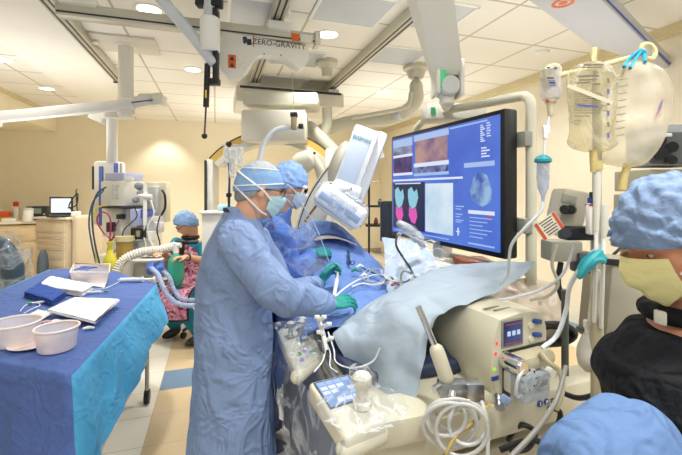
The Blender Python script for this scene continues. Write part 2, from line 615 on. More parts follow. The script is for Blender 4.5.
# ------------------------------------------------------------------ room
CEIL = HC + 1.56
XL, XR, YB, YF = -4.75, 4.15, 9.5, -1.6
XS = -3.14
def floor_mat():
    m = M('floor_tiles', '#d8c49c', .32, var=.04)
    nt = m.node_tree; b = nt.nodes['Principled BSDF']
    for l in list(b.inputs['Base Color'].links): nt.links.remove(l)
    tc = nt.nodes.new('ShaderNodeTexCoord'); sx = nt.nodes.new('ShaderNodeSeparateXYZ')
    mp = nt.nodes.new('ShaderNodeMapping'); mp.inputs['Location'].default_value = (21.32, 18.52, 0)
    nt.links.new(tc.outputs['Object'], mp.inputs['Vector'])
    nt.links.new(mp.outputs['Vector'], sx.inputs[0])
    def mth(op, a, bb=None):
        n = nt.nodes.new('ShaderNodeMath'); n.operation = op
        for i, x in enumerate((a, bb)):
            if x is None: continue
            if isinstance(x, (int, float)): n.inputs[i].default_value = x
            else: nt.links.new(x, n.inputs[i])
        return n.outputs[0]
    T = .36
    ix = mth('MODULO', mth('FLOOR', mth('DIVIDE', sx.outputs['X'], T)), 3)
    iy = mth('MODULO', mth('FLOOR', mth('DIVIDE', sx.outputs['Y'], T)), 4)
    cream = mth('LESS_THAN', ix, .5)
    blue = mth('MULTIPLY', mth('COMPARE', ix, 1.0), mth('COMPARE', iy, 1.0))
    for n in nt.nodes:
        if n.type == 'MATH' and n.operation == 'COMPARE': n.inputs[2].default_value = .3
    def mix(f, A, B):
        n = nt.nodes.new('ShaderNodeMix'); n.data_type = 'RGBA'
        nt.links.new(f, n.inputs['Factor'])
        for k, x in (('A', A), ('B', B)):
            if isinstance(x, str): n.inputs[k].default_value = lin(x)
            else: nt.links.new(x, n.inputs[k])
        return n.outputs['Result']
    nz = nt.nodes.new('ShaderNodeTexNoise'); nz.inputs['Scale'].default_value = 30
    tan = mix(nz.outputs['Fac'], '#cdb48a', '#dcc69f')
    c = mix(cream, tan, '#e9e3d2')
    c = mix(blue, c, '#7089a0')
    fx = mth('FRACT', mth('DIVIDE', sx.outputs['X'], T)); fy = mth('FRACT', mth('DIVIDE', sx.outputs['Y'], T))
    gl = mth('MAXIMUM', mth('LESS_THAN', fx, .012), mth('LESS_THAN', fy, .012))
    c = mix(gl, c, '#b3a588')
    nt.links.new(c, b.inputs['Base Color'])
    return m
struct(MB().quad((XL, YF, 0), (XR, YF, 0), (XR, YB, 0), (XL, YB, 0)).build('floor', floor_mat(), smooth=False, origin=(0, 0, 0)))
def ceil_mat():
    m = M('ceiling_tiles', '#f2f0ea', .8, var=.02)
    nt = m.node_tree; b = nt.nodes['Principled BSDF']
    for l in list(b.inputs['Base Color'].links): nt.links.remove(l)
    tc = nt.nodes.new('ShaderNodeTexCoord')
    mp = nt.nodes.new('ShaderNodeMapping'); mp.inputs['Location'].default_value = (.02, .13, 0)
    br = nt.nodes.new('ShaderNodeTexBrick')
    br.offset = 0; br.inputs['Scale'].default_value = 1.0
    br.inputs['Mortar Size'].default_value = .014
    br.inputs['Brick Width'].default_value = .82; br.inputs['Row Height'].default_value = .70
    br.inputs['Color1'].default_value = lin('#f2f0ea'); br.inputs['Color2'].default_value = lin('#eceae2')
    br.inputs['Mortar'].default_value = lin('#c2bcae'); br.inputs['Mortar Smooth'].default_value = .2
    nt.links.new(tc.outputs['Object'], mp.inputs['Vector']); nt.links.new(mp.outputs['Vector'], br.inputs['Vector'])
    nt.links.new(br.outputs['Color'], b.inputs['Base Color'])
    return m
struct(MB().quad((XL, YF, CEIL), (XL, YB, CEIL), (XR, YB, CEIL), (XR, YF, CEIL)).build('ceiling', ceil_mat(), smooth=False, normals=False, origin=(0, 0, CEIL)))
WALLM = M('wall_paint', '#f4ead0', .75, var=.015)
struct(MB().box(((XL + XR) / 2, YB + .05, CEIL / 2), (XR - XL + .2, .1, CEIL)).build('wall_back', WALLM, smooth=False))
struct(MB().box((XL - .05, (YB + YF) / 2, CEIL / 2), (.1, YB - YF, CEIL)).build('wall_left', WALLM, smooth=False))
struct(MB().box((XR + .05, (YB + YF) / 2, CEIL / 2), (.1, YB - YF, CEIL)).build('wall_right', M('wall_paint_right', '#f4ecd8', .75), smooth=False))
PLAST = M('ceiling_plaster', '#f2f0e8', .8, var=.015)
struct(MB().box((-1.71, (YF + 7.6) / 2, CEIL - .02), (.86, 7.6 - YF, .04)).build('trim_1', PLAST, smooth=False))
TRIMC = M('tan_trim', '#d9cca4', .6, var=.02)
struct(MB().box((XR - .04, (YB + YF) / 2, CEIL - .05), (.08, YB - YF, .10)).build('trim_2', TRIMC, smooth=False))
struct(MB().box(((XL + XS) / 2, (YB + YF) / 2, CEIL - .18), (XS - XL, YB - YF, .36)).build('trim_3', WALLM, smooth=False))
struct(MB().box((XS + .02, (YB + YF) / 2, CEIL - .03), (.05, YB - YF, .06)).build('trim_4', TRIMC, smooth=False))
struct(MB().box(((XL + XR) / 2, YB - .01, .05), (XR - XL, .02, .10)).build('baseboard_back', M('baseboard', '#b7a685', .6), smooth=False))
struct(MB().box((XL + .01, (YB + YF) / 2, .05), (.02, YB - YF, .10)).build('baseboard_left', MATS['baseboard'], smooth=False))
# ------------------------------------------------------------------ ceiling fittings
RIMM = M('downlight_rim', '#f2f0e8', .4)
LITM = EMIT('downlight_glow', '#fff8e6', 6.0)
def downlight(px, py, label, z=CEIL, r=.10):
    p = ath(px, py, z - .008)
    t = thing('downlight', label, 'ceiling light', (p.x, p.y, z), 'recessed downlights in the ceiling')
    mb = MB(); mb.lathe(V((p.x, p.y, z)), (0, 0, -1), [(r + .02, 0), (r + .02, .006), (r, .010), (r - .005, .003)], 28, cap=False)
    mb.build('rim', RIMM, t)
    mb = MB(); mb.poly([V((p.x + math.cos(a) * r, p.y + math.sin(a) * r, z - .004)) for a in [-2 * PI * i / 28 for i in range(28)]])
    mb.build('diffuser', LITM, t, smooth=False, normals=False)
    return p
DL = []
DL.append(downlight(328, 35, 'round recessed downlight just right of the lettered white trolley'))
DL.append(downlight(193, 70, 'round recessed downlight beside the grey suspension arm'))
DL.append(downlight(383, 92, 'round recessed downlight above the big curved ceiling pipe'))
DL.append(downlight(47, 89, 'smaller round downlight near the left wall, above the drawer cart'))
DL.append(downlight(2, 60, 'round downlight cut by the left edge of the photo'))
DL.append(downlight(149, 10, 'round downlight at the top, partly behind the beige bridge beam'))
DL.append(downlight(160, 107, 'far downlight washing the back wall, beyond the end of the pendant arm'))
# light grey luminaire panels between the rails
PANM = M('luminaire_panel', '#c3cad2', .3, var=.03)
def lpanel(cx, cy, w, h, label):
    t = thing('ceiling_panel_light', label, 'ceiling light', (cx, cy, CEIL), 'unlit grey panel lights between the ceiling rails')
    mb = MB()
    for a, b, c, d in ((-w / 2, 0, .03, h), (w / 2, 0, .03, h), (0, -h / 2, w, .03), (0, h / 2, w, .03)):
        mb.box((cx + a, cy + b, CEIL - .006), (c, d, .010))
    mb.build('frame', WHITE, t, smooth=False)
    mb = MB(); mb.box((cx, cy, CEIL - .004), (w - .03, h - .03, .004)); mb.build('diffuser', PANM, t, smooth=False)
for px, py, w, lab in ((352, 10, .62, 'grey panel light at the top edge beside the right-hand rail'),
                       (258, 14, .5, 'grey panel light behind the lettered trolley at the top'),
                       (296, 58, .62, 'grey panel light right of the second rail, under the downlight'),
                       (283, 82, .62, 'grey panel light farthest along, before the carriage'),
                       (398, 56, .55, 'grey panel light just right of the right-hand rail'),
                       (434, 16, .55, 'grey panel light beside the white monitor boom')):
    p = ath(px, py, CEIL); lpanel(p.x, p.y, w, .55, lab)
# rails
def rail(x, y0, y1, label):
    t = thing('ceiling_rail', label, 'ceiling rail', (x, (y0 + y1) / 2, CEIL), 'long ceiling rails')
    mb = MB(); L = y1 - y0; yc = (y0 + y1) / 2
    mb.box((x, yc, CEIL - .045), (.11, L, .09), bev=.006)
    mb.build('channel', ALU, t, sharp=30)
    mb = MB()
    for s in (-1, 1): mb.box((x + s * .025, yc, CEIL - .092), (.014, L, .006))
    mb.build('track_slot', DARK, t, smooth=False)
    mb = MB(); mb.box((x, y1 + .012, CEIL - .05), (.13, .024, .11), bev=.004); mb.build('end_cap', BLACK, t)
    for i in range(5):
        mb = MB(); mb.box((x + .075, y0 + .5 + i * (L - .6) / 5, CEIL - .03), (.05, .08, .05), bev=.005)
        mb.build('bracket', OFFW, t)
rail(1.61, -1.0, 6.2, 'beige ceiling rail on the right, running past the big monitor boom')
rail(.50, -1.0, 6.05, 'beige ceiling rail in the middle, passing behind the lettered trolley')
rail(-1.26, -1.0, 5.97, 'beige ceiling rail on the left, at the edge of the plain plaster strip')
# bridge beam
BY = 3.42
b = thing('bridge_beam', 'beige bridge beam spanning the rails and carrying the lettered trolley', 'ceiling beam', (-.1, BY, 2.95))
mb = MB(); mb.box((-.12, BY, 2.965), (2.02, .10, .10), bev=.006); mb.build('beam', ALU, b)
mb = MB(); mb.box((-.12, BY - .052, 2.94), (2.0, .006, .012)); mb.build('track_slot', DARK, b, smooth=False)
mb = MB(); mb.box((-.98, BY, 3.03), (.24, .20, .07), bev=.01); mb.build('wheel_truck', OFFW, b); mb = MB(); mb.box((.52, BY, 3.03), (.2, .2, .07), bev=.01); mb.build('wheel_truck', OFFW, b)
mb = MB(); mb.box((.86, BY - .01, 2.965), (.05, .13, .13), bev=.01); mb.build('end_cap', CREAM, b)
mb = MB(); mb.box((.66, BY - .054, 2.955), (.07, .004, .065)); mb.build('orange_sticker', ORANGE, b, smooth=False)['label'] = 'orange warning sticker'
mb = MB(); mb.box((.76, BY - .054, 2.955), (.11, .004, .065)); mb.build('printed_sticker', M('sticker', '#e5e0d2', .5, var=.3, vs=60), b, smooth=False)
# trolley with the lettering
DT = 3.42
def tp(px, py): return at(px, py, DT)
O = at(263, 60, DT)
X_, Z_ = V((1, 0, 0)), V((0, 0, 1))
def tloc(px, py):
    # pixel -> coordinates on the plane Y = BY-.07
    r = at(px, py, 1.0) - CAM; k = (BY - .07) / r.y
    return CAM + r * k
t = thing('suspension_trolley', 'white lead-suit suspension trolley with dark lettering, hung under the bridge beam', 'ceiling trolley', tloc(263, 35) + V((0, .05, 0)))
prof = [(222, 31), (308, 46), (310, 58), (305, 66), (299, 70), (294, 66), (290, 60), (279, 55), (264, 52.5), (256, 55), (252, 60), (248, 71), (239, 78), (230, 77), (221, 70), (218, 58)]
pts = [tloc(*q) for q in prof]
o0 = pts[0]
mb = MB(); mb.prism([((q - o0).x, (q - o0).z) for q in pts], o0, X_, Z_, V((0, .13, 0)), bev=.012)
mb.build('housing', OFFW, t)
lx = tloc(279.5, 44.5)
sl = .0
text('lettering', 'ZERO-GRAVITY', .066, lx + V((0, -.004, 0)), V((1, 0, 0)), Z_, INK, t)
mb = MB(); q = tloc(253.5, 41); mb.box(q + V((0, -.002, 0)), (.008, .004, .10)); mb.build('orange_rule', ORANGE, t, smooth=False)
mb = MB(); q = tloc(247.5, 41)
mb.prism([(-.04, .03), (-.01, .035), (0, .015), (.03, .02), (.035, -.03), (.0, -.035), (-.01, -.01), (-.02, -.03), (-.035, -.02)], q + V((0, -.001, 0)), X_, Z_, V((0, -.003, 0)))
mb.build('emblem', INK, t, smooth=False)
mb = MB(); q = tloc(232, 61.5); mb.box(q + V((0, -.002, 0)), (.062, .004, .11)); mb.build('orange_sticker', ORANGE, t, smooth=False)
for dz in (.028, -.028):
    mb = MB(); mb.prism([(-.02, -.018), (.02, -.018), (0, .018)], q + V((0, -.005, dz)), X_, Z_, V((0, -.002, 0))); mb.build('warning_mark', INK, t, smooth=False)
mb = MB(); q = tloc(241.5, 63); mb.box(q + V((0, -.002, 0)), (.075, .004, .11)); mb.build('printed_sticker', MATS['sticker'], t, smooth=False)
for px in (264, 281):
    mb = MB(); q = tloc(px, 56.5 if px < 270 else 57.5) + V((0, -.001, .02)); mb.cyl(q, q + V((0, -.005, 0)), .006, n=10); mb.build('screw', DARK, t)
# grey articulated suspension arm with black gas strut
d = 3.0
t = thing('lead_suit_suspension', 'pale grey jointed suspension arm with black brackets hanging left of the lettered trolley', 'ceiling arm', at(209, -8, d))
mb = MB(); mb.cyl(at(209, -14, d), at(210, 22, d), .045, n=24); mb.build('upper_post', M('pale_blue_grey', '#ccd3da', .35), t)
mb = MB(); mb.cyl(at(210, 18, d), at(210, 52, d), .075, n=28, bev=.01); mb.build('joint_housing', WHITE, t)
mb = MB(); mb.tube([at(150, -14, d - .2), at(196, 40, d), at(213, 62, d)], .044, 18, round_=True); mb.build('spring_arm', MATS['pale_blue_grey'], t)
for x_, y_, s_ in ((201, 3, (.07, .08, .06)), (217, 3, (.08, .08, .07)), (216, 68, (.04, .06, .26)), (214, 82, (.09, .06, .05)), (216, 15, (.035, .08, .09))):
    mb = MB(); mb.box(at(x_, y_, d), s_, CAMROT, .008); mb.build('bracket', BLACK, t)
mb = MB(); mb.tube([at(207.5, 64, d), at(206, 107, d)], .022, 12); mb.build('strut_sleeve', BLACK, t)
mb = MB(); mb.box(at(206, 94, d - .02), (.012, .012, .06), CAMROT); mb.build('yellow_label', M('yellow_label', '#e8c93a', .5), t, smooth=False)
mb = MB(); mb.tube([at(206, 107, d), at(204.5, 135, d)], .007, 10); mb.build('strut_rod', DARK, t)
mb = MB(); mb.ell(at(204.5, 136, d), (.022, .022, .022)); mb.build('rod_end', BLACK, t)
# hanger tube on a wire, over the surgeon
d = 2.45
HB = V((tloc(294, 115).x, BY, 0))
t = thing('hanger_bar', 'curved white hanger tube hooked on a wire above the standing surgeons', 'hanger', at(292, 124, d))
mb = MB(); mb.tube([at(301, 126.5, d), at(292, 127, d), at(276, 130, d), (at(265, 142, d)), at(260, 158, d), at(257, 180, d), at(254, 205, d + .02)], .016, 14, k=5, round_=True); mb.build('tube', M('bluish_white', '#d5dbe0', .35), t)
mb = MB(); mb.box(at(294, 123, d - .01), (.035, .04, .085), CAMROT, .006); mb.build('clamp', M('bronze_plastic', '#9b8a68', .5), t)
mb = MB(); mb.box(at(294, 115, d - .01), (.045, .045, .03), CAMROT, .006); mb.build('clamp_cap', BLACK, t); mb = MB(); mb.box(at(301, 126.5, d), (.03, .045, .03), CAMROT, .005); mb.build('clamp_cap', BLACK, t)
mb = MB(); mb.tube([at(294, 114, d), tloc(294, 70) + V((0, .07, 0))], .0022, 6); mb.build('wire', STEEL, t)
# rotating grey-white slab arm at the top right
z0 = 2.80
t = thing('ceiling_boom_slab', 'broad pale grey boom slab crossing the ceiling above the fluid bags', 'ceiling boom', at(590, 25, 3.2))
def flat(px, py): return ath(px, py, z0)
A = [flat(516, -8), flat(592, 47), flat(673, 71), flat(594, -8)]
pf = [(p.x - A[0].x, p.y - A[0].y) for p in A]
mb = MB(); mb.prism(pf, A[0], (1, 0, 0), (0, 1, 0), V((0, 0, .12)), bev=.012); mb.build('slab', M('pale_slab', '#b6b8be', .45), t)
mb = MB()
e0, e1 = flat(592, -6), flat(670, 69)
nx = (e1 - e0).cross(V((0, 0, 1))).normalized()
mb.tube([e0 + V((0, 0, .03)) + nx * .012, e1 + V((0, 0, .03)) + nx * .012], .010, 6); mb.build('edge_channel', NAVY, t)
c = flat(563, 3)
mb = MB(); mb.lathe(c + V((0, 0, .001)), (0, 0, -1), [(.065, 0), (.065, .004), (.045, .004), (.045, 0)], 24, cap=False); mb.build('orange_ring', ORANGE, t)
mb = MB(); mb.lathe(c + V((0, 0, .001)), (0, 0, -1), [(.026, 0), (.026, .004)], 18); mb.build('orange_dot', ORANGE, t)
# ceiling mount of that slab
mb = MB(); mb.cyl(flat(560, -2) + V((0, 0, .1)), V((flat(560, -2).x, flat(560, -2).y, CEIL)), .10); mb.build('mount', OFFW, t)
# smoke detector
p = ath(546, 78, CEIL); p = ath(542, 51.5, CEIL)
mb = MB(); mb.lathe(V((p.x, p.y, CEIL)), (0, 0, -1), [(.075, 0), (.075, .015), (.06, .03), (.035, .045), (.01, .047)], 24)
tag(mb.build('smoke_detector', WHITE), 'small round white smoke detector on the ceiling left of the boom slab', 'smoke detector')
# monitor boom
d = 2.45
t = thing('monitor_boom', 'thick tapered white boom arm coming down to the big monitor', 'ceiling boom', at(433, -20, 2.3))
def bx(px, py, dd, w, h):
    c = at(px, py, dd); return [c + CR * (a * w) + CF * (b * h) for a, b in ((-1, -1), (1, -1), (1, 1), (-1, 1))]
mb = MB(); mb.rings([bx(424, -30, 2.0, .105, .09), bx(430, 0, 2.1, .10, .085), bx(447, 78, 2.42, .080, .07)]); mb.build('arm', OFFW, t, sharp=30)
mb = MB(); mb.box(at(435.5, 80, 2.4), (.03, .16, .20), CAMROT, .012); mb.build('side_cheek', OFFW, t); mb = MB(); mb.box(at(459, 80, 2.4), (.03, .16, .22), CAMROT, .012); mb.build('side_cheek', OFFW, t)
mb = MB(); mb.cyl(at(447, 88, 2.4) - CF * .08, at(447, 88, 2.4) + CF * .08, .062, n=28, bev=.012); mb.build('knuckle', LGREY, t)
mb = MB(); mb.cyl(at(447, 92, 2.4), at(447, 104, 2.4), .045, n=24); mb.build('swivel', OFFW, t)
mb = MB(); mb.box(at(443, 79, 2.325), (.035, .006, .11), CAMROT, .002); mb.build('green_lamp', EMIT('green_glow', '#3fd88a', .7), t)
# ------------------------------------------------------------------ big monitor
ML = V((0, 0, 0)); 
dl, dr = 2.98, 1.92
PL = CF * dl + CR * ((391 - 341) / FOC * dl)
PR = CF * dr + CR * ((504.5 - 341) / FOC * dr)
U = (PR - PL); MW = U.length; U.normalize()
zt, zb = HC + 53.0 * dl / FOC, HC - 45 * dl / FOC
N = U.cross(V((0, 0, 1)))                 # towards the viewer
if N.dot(CF) > 0: N = -N
MHt = zt - zb
MO = V((PL.x, PL.y, zb))
def mon(u, v, off=0.0): return MO + U * (u * MW) + V((0, 0, v * MHt)) + N * off
mrot = mat3(U, -N, V((0, 0, 1)))
t = thing('large_display', 'large black-framed medical display glowing blue with many scan windows', 'monitor', mon(.5, 0, -.05))
mb = MB(); mb.box(mon(.5, .5, -.045), (MW, .085, MHt), mrot, .012); mb.build('housing', M('monitor_black', '#101216', .45), t)
bz = .022
mb = MB(); mb.quad(mon(bz, .04, .0015), mon(1 - bz * 1.0, .04, .0015), mon(1 - bz, .965, .0015), mon(bz, .965, .0015))
SCR = EMITN('screen_blue', '#4064cc', '#5c84e4', 2.2, .92)
scr = mb.build('screen', SCR, t, smooth=False, normals=False)
def win(name, u0, u1, v0, v1, m, off=.003):
    mb = MB(); mb.quad(mon(u0, v0, off), mon(u1, v0, off), mon(u1, v1, off), mon(u0, v1, off))
    return mb.build(name, m, scr, smooth=False, normals=False)
WL = EMIT('scr_white', '#dfe8fb', .95)
PB = EMIT('scr_paleblue', '#a9c4f0', .9)
DB = EMIT('scr_dark', '#14204f', .8)
win('window_header', .035, .27, .875, .95, PB)
win('vessel_image', .04, .265, .80, .875, EMITN('scr_ves', '#1b2750', '#a0a5c8', 9, .8, (1, 1, 2)), .004)
win('window_header', .035, .27, .775, .80, WL)
win('vessel_image', .04, .265, .625, .775, EMITN('scr_purple', '#23245e', '#6b3f86', 16, .8, (1, 1, 1)))
win('window_border', .035, .27, .60, .625, WL)
win('window_header', .285, .62, .90, .955, PB)
win('fluoroscopy_image', .30, .61, .70, .90, EMITN('scr_mauve', '#5a4a88', '#c79a94', 6, .8))
win('window_border', .285, .62, .665, .70, WL)
win('thumbnail_strip', .29, .61, .61, .665, EMITN('scr_strip', '#20306e', '#8f9ad0', 22, .8))
win('window_border', .285, .62, .585, .61, PB)
win('divider', .03, .73, .545, .562, WL)
win('anatomy_window', .035, .40, .09, .53, DB)
# cyan and magenta ventricle shapes
def blobw(name, pts, m):
    mb = MB(); mb.poly([mon(u, v, .0045) for u, v in pts]); mb.build(name, m, scr, smooth=False)
CY = EMIT('scr_cyan', '#8fd0e4', .9); MG = EMIT('scr_magenta', '#e055b8', .95)
for k, du in enumerate((0.0, .16)):
    blobw('cyan_shape', [(.06 + du, .46), (.10 + du, .49), (.13 + du, .44), (.16 + du, .47), (.175 + du, .39), (.15 + du, .31), (.11 + du, .28), (.075 + du, .32), (.06 + du, .39)], CY)
    blobw('magenta_shape', [(.075 + du, .31), (.11 + du, .275), (.15 + du, .30), (.165 + du, .22), (.14 + du, .15), (.10 + du, .16), (.07 + du, .22)], MG)
win('anatomy_caption', .06, .36, .515, .525, WL, .0045)
win('fluoroscopy_image', .405, .655, .10, .515, EMITN('scr_xray', '#dcebf6', '#a9cdeb', 3.5, .95))
for v in (.33, .31, .27, .25, .225, .21): win('caption_line', .675, .76 - (v * 9 % .05), v, v + .008, PB)
win('caption_mark', .69, .70, .11, .17, WL); win('caption_mark', .68, .71, .135, .145, WL, .004)
win('ultrasound_header', .74, .945, .625, .66, PB)
blobw('ultrasound_fan', [(.85, .60), (.90, .56), (.93, .46), (.925, .38), (.87, .34), (.80, .38), (.785, .46), (.81, .55)], EMITN('scr_us', '#2b4fb4', '#9fc4ea', 14, .85))
win('report_header', .77, .945, .285, .312, WL)
for i in range(6): win('report_line', .78, .93 - .03 * (i % 3), .255 - i * .028, .262 - i * .028, PB)
win('report_flag', .90, .93, .262, .276, EMIT('scr_red', '#d04040', .8), .004)
win('status_bar', .77, .945, .062, .074, PB)
win('status_bar', .05, .62, .062, .070, PB)
for i in range(9): win('patient_text', .855, .885 - .008 * (i % 3), .80 + i * .014, .808 + i * .014, WL)
for i in range(6): win('patient_text', .895, .922 - .006 * (i % 2), .83 + i * .018, .838 + i * .018, WL)
win('toolbar', .63, .90, .938, .950, PB)
for i in range(4): win('patient_text', .86, .915 - .02 * (i % 2), .69 + i * .02, .70 + i * .02, WL)
# tubular stand frame behind the monitor
def back(px, py, dd): return at(px, py, dd)
t = thing('monitor_stand', 'cream tubular frame arching behind and around the big display', 'monitor stand', mon(1.0, -.2, -.2))
mb = MB(); mb.tube([mon(.06, .5, -.16), mon(.06, .95, -.16), mon(.12, 1.10, -.16), mon(.36, 1.165, -.16), mon(.7, 1.135, -.16), mon(.94, 1.11, -.16), mon(.985, 1.095, -.16), mon(1.01, 1.04, -.16), mon(1.012, .9, -.16), mon(1.012, .4, -.16), mon(1.012, -.2, -.16)], .026, 16, k=6, round_=True)
mb.build('tube_frame', M('frame_cream', '#d3d2c0', .35), t)
for v in (.80, .22):
    mb = MB(); mb.box(mon(.99, v, -.12), (.10, .05, .075), mrot, .006)
    mb.build('bracket', M('bracket_grey', '#8f9189', .4), t)
mb = MB(); mb.tube([mon(.35, -.12, -.16), mon(.75, -.10, -.15), mon(1.012, -.1, -.16)], .02, 12); mb.build('lower_crossbar', LGREY, t)
mb = MB(); mb.box(mon(.42, -.07, -.12), (.10, .09, .10), mrot, .012); mb.build('clamp', OFFW, t)
# swivel box with the green lamp
t = thing('boom_terminal_box', 'small grey boom terminal box with a green lamp above the big display', 'junction box', at(447, 116, 2.62))
mb = MB(); mb.box(at(452, 114, 2.72), (.40, .22, .11), CAMROT, .012); mb.build('box', M('termbox', '#c3c3b8', .4), t)
mb = MB(); mb.box(at(433, 111, 2.605), (.03, .006, .05), CAMROT, .002); mb.build('green_lamp', EMIT('green_lamp', '#2fa86a', .8), t)
mb = MB(); mb.cyl(at(447, 105, 2.55), at(447, 100, 2.42), .04); mb.build('neck', OFFW, t)
# small dark monitor beside the left edge
t = thing('small_monitor', 'small dark monitor seen edge-on just left of the big display', 'monitor', at(386, 240, 3.3))
mb = MB(); mb.box(at(388, 221, 3.3), (.13, .06, .34), CAMROT @ rotz(.35), .012); mb.build('housing', M('dark_navy', '#1c2430', .45), t)
mb = MB(); mb.box(at(386.5, 221, 3.262), (.10, .006, .29), CAMROT @ rotz(.35), .002); mb.build('screen', M('dark_screen', '#2a3646', .2), t)
mb = MB(); mb.box(at(389, 248, 3.33), (.06, .05, .18), CAMROT, .01); mb.build('stand', DARK, t)

# ------------------------------------------------------------------ ceiling-hung C-arm (face-on arch)
DA = 4.25
t = thing('lateral_imaging_arch', 'large cream arch of a ceiling-hung imaging arm with a gold outer band, behind the surgeons', 'imaging arm', at(272, 132, DA))
def arc3(px, py, dd=DA): return at(px, py, dd)
def archpts(r, a0=0.0, a1=PI, n=30):
    return [(272 + r * math.cos(a0 + (a1 - a0) * i / n), 214 - r * math.sin(a0 + (a1 - a0) * i / n)) for i in range(n + 1)]
def archband(r0, r1, dd, th, m, name, a0, a1, legs=True, bevel=0):
    o = archpts(r1, a0, a1); i_ = archpts(r0, a0, a1)
    mb = MB()
    rr = []
    for (x0, y0), (x1, y1) in zip(i_, o):
        rr.append([at(x0, y0, dd), at(x1, y1, dd), at(x1, y1, dd) + CF * th, at(x0, y0, dd) + CF * th])
    mb.rings(rr); return mb.build(name, m, t, sharp=30)
ARC = M('arm_cream', '#d3d1c4', .35, var=.02)
archband(71, 77, DA, .22, ARC, 'arch', .72, PI - .72)
archband(77, 83, DA + .01, .20, M('gold_band', '#cfae58', .4), 'gold_band', .72, PI - .72)['label'] = 'gold outer band'
archband(83, 84.4, DA + .01, .20, DARK, 'dark_edge', .72, PI - .72)
mb = MB(); mb.box(at(212.5, 198, DA + .1), (.085, .22, .85), CAMROT, .02); mb.build('side_column', OFFW, t)
mb = MB(); mb.box(at(208, 200, DA + .05), (.014, .20, .86), CAMROT); mb.build('column_edge', DARK, t)
mb = MB(); mb.box(at(330, 190, DA + .1), (.10, .22, .9), CAMROT, .02); mb.build('side_column', OFFW, t)
mb = MB(); mb.box(at(276, 128, DA - .08), (.66, .36, .32), CAMROT, .02); mb.build('carriage_box', CREAM, t)
mb = MB(); mb.box(at(283, 103, DA + .1), (.80, .45, .14), CAMROT, .03); mb.build('carriage_plate', CREAM, t)
# ceiling carriage slab on the rails
t2 = thing('ceiling_carriage', 'wide cream carriage hung at the ends of the two right-hand rails', 'ceiling carriage', (1.02, 5.9, CEIL))
mb = MB(); mb.box((1.0, 5.75, 2.90), (1.5, .9, .22), None, .03); mb.build('carriage_body', CREAM, t2)
for x in (.5, 1.61):
    mb = MB(); mb.box((x, 5.6, 3.035), (.16, .5, .06), bev=.01); mb.build('roller_truck', LGREY, t2)
mb = MB(); mb.box((1.0, 5.297, 2.985), (1.4, .012, .03)); mb.build('dark_gap', DARK, t2)
# ------------------------------------------------------------------ frontal C-arm
DC = 3.0
t = thing('frontal_imaging_arm', 'tilted white imaging arm with lettered detector column above the patient', 'imaging arm', at(330, 250, DC + .1))
cp = [(378, 132), (358, 138), (340, 153), (322, 173), (309, 193), (300, 214), (295, 235), (297, 262), (306, 290)]
def bandpt(i, k, dd):
    x, y = cpx[i]; nx_, ny_ = cpn[i]
    return at(x + nx_ * k, y + ny_ * k, dd)
cc = cat([V((x, y, 0)) for x, y in cp], 5)
rr = []
for i, q in enumerate(cc):
    tt = (cc[min(i + 1, len(cc) - 1)] - cc[max(i - 1, 0)]).normalized()
    nn = V((tt.y, -tt.x, 0))
    if nn.x < 0: nn = -nn
    wv = 26
    rr.append([at(q.x, q.y, DC), at(q.x + nn.x * wv, q.y + nn.y * wv, DC), at(q.x + nn.x * wv, q.y + nn.y * wv, DC) + CF * .24, at(q.x, q.y, DC) + CF * .24])
mb = MB(); mb.rings(rr); mb.build('curved_arm', ARC, t, sharp=40)
rr = []
for i, q in enumerate(cc):
    tt = (cc[min(i + 1, len(cc) - 1)] - cc[max(i - 1, 0)]).normalized()
    nn = V((tt.y, -tt.x, 0))
    if nn.x < 0: nn = -nn
    rr.append([at(q.x + nn.x * a, q.y + nn.y * a, DC - b) for a, b in ((1.2, .004), (2.4, .004), (2.4, -.004), (1.2, -.004))])
mb = MB(); mb.rings(rr); mb.build('dark_groove', DARK, t)
DD = 2.62
ax = (at(366, 130, DD) - at(340, 200, DD)).normalized()     # column axis, up-right
sdir = ax.cross(CF).normalized()                               # to the right
crot = mat3(sdir, CF, ax)
mid = at(354, 165, DD)
PLW = M('plastic_covered_white', '#eceff2', .25, bump=.35, bs=18, var=.02)
mb = MB(); mb.box(mid, (.17, .22, .50), crot, .02); mb.build('detector_column', PLW, t)
mb = MB(); mb.box(mid - sdir * .10 + CF * .06 + ax * .02, (.09, .24, .50), crot, .03); mb.build('column_shroud', PLW, t)
mb = MB(); mb.box(mid + sdir * .012 - CF * .112 + ax * -.0, (.125, .004, .40), crot, .001); mb.build('blue_panel', M('pale_blue_panel', '#c6d5ea', .3), t)
text('lettering', 'SIEMENS', .033, mid + sdir * .012 - CF * .1165 + ax * .165, sdir, ax, M('teal_ink', '#2a8f96', .5), t)
mb = MB(); mb.ell(mid + sdir * .10 + ax * -.02 + CF * .06, (.06, .12, .16), crot); mb.build('side_bulge', M('bulge_grey', '#b9b6a8', .4), t)
bx0 = (at(367, 222, DD) - at(322, 190, DD)).normalized()
dirn = bx0; un = CF.cross(dirn).normalized()
if un.z < 0: un = -un
brot = mat3(dirn, un.cross(dirn), un)
bc = at(340.5, 205, DD)
mb = MB(); mb.box(bc, (.35, .34, .15), brot, .035, seg=3); mb.build('detector_head', PLW, t)
mb = MB(); mb.box(bc - un * .075, (.30, .30, .03), brot, .008); mb.build('detector_face', LGREY, t)
mb = MB(); mb.box(bc + CF * -.168 + un * -.01, (.30, .012, .045), brot, .002); mb.build('blue_stripe', M('dull_blue', '#9db1d2', .4), t)
mb = MB(); mb.box(at(346.5, 189, DD) , (.20, .26, .09), crot, .03); mb.build('column_foot', PLW, t)
text('lettering', 'Artis', .04, at(346.5, 190.5, DD - .14), sdir * .8 + bx0 * .6, ax, INK, t)
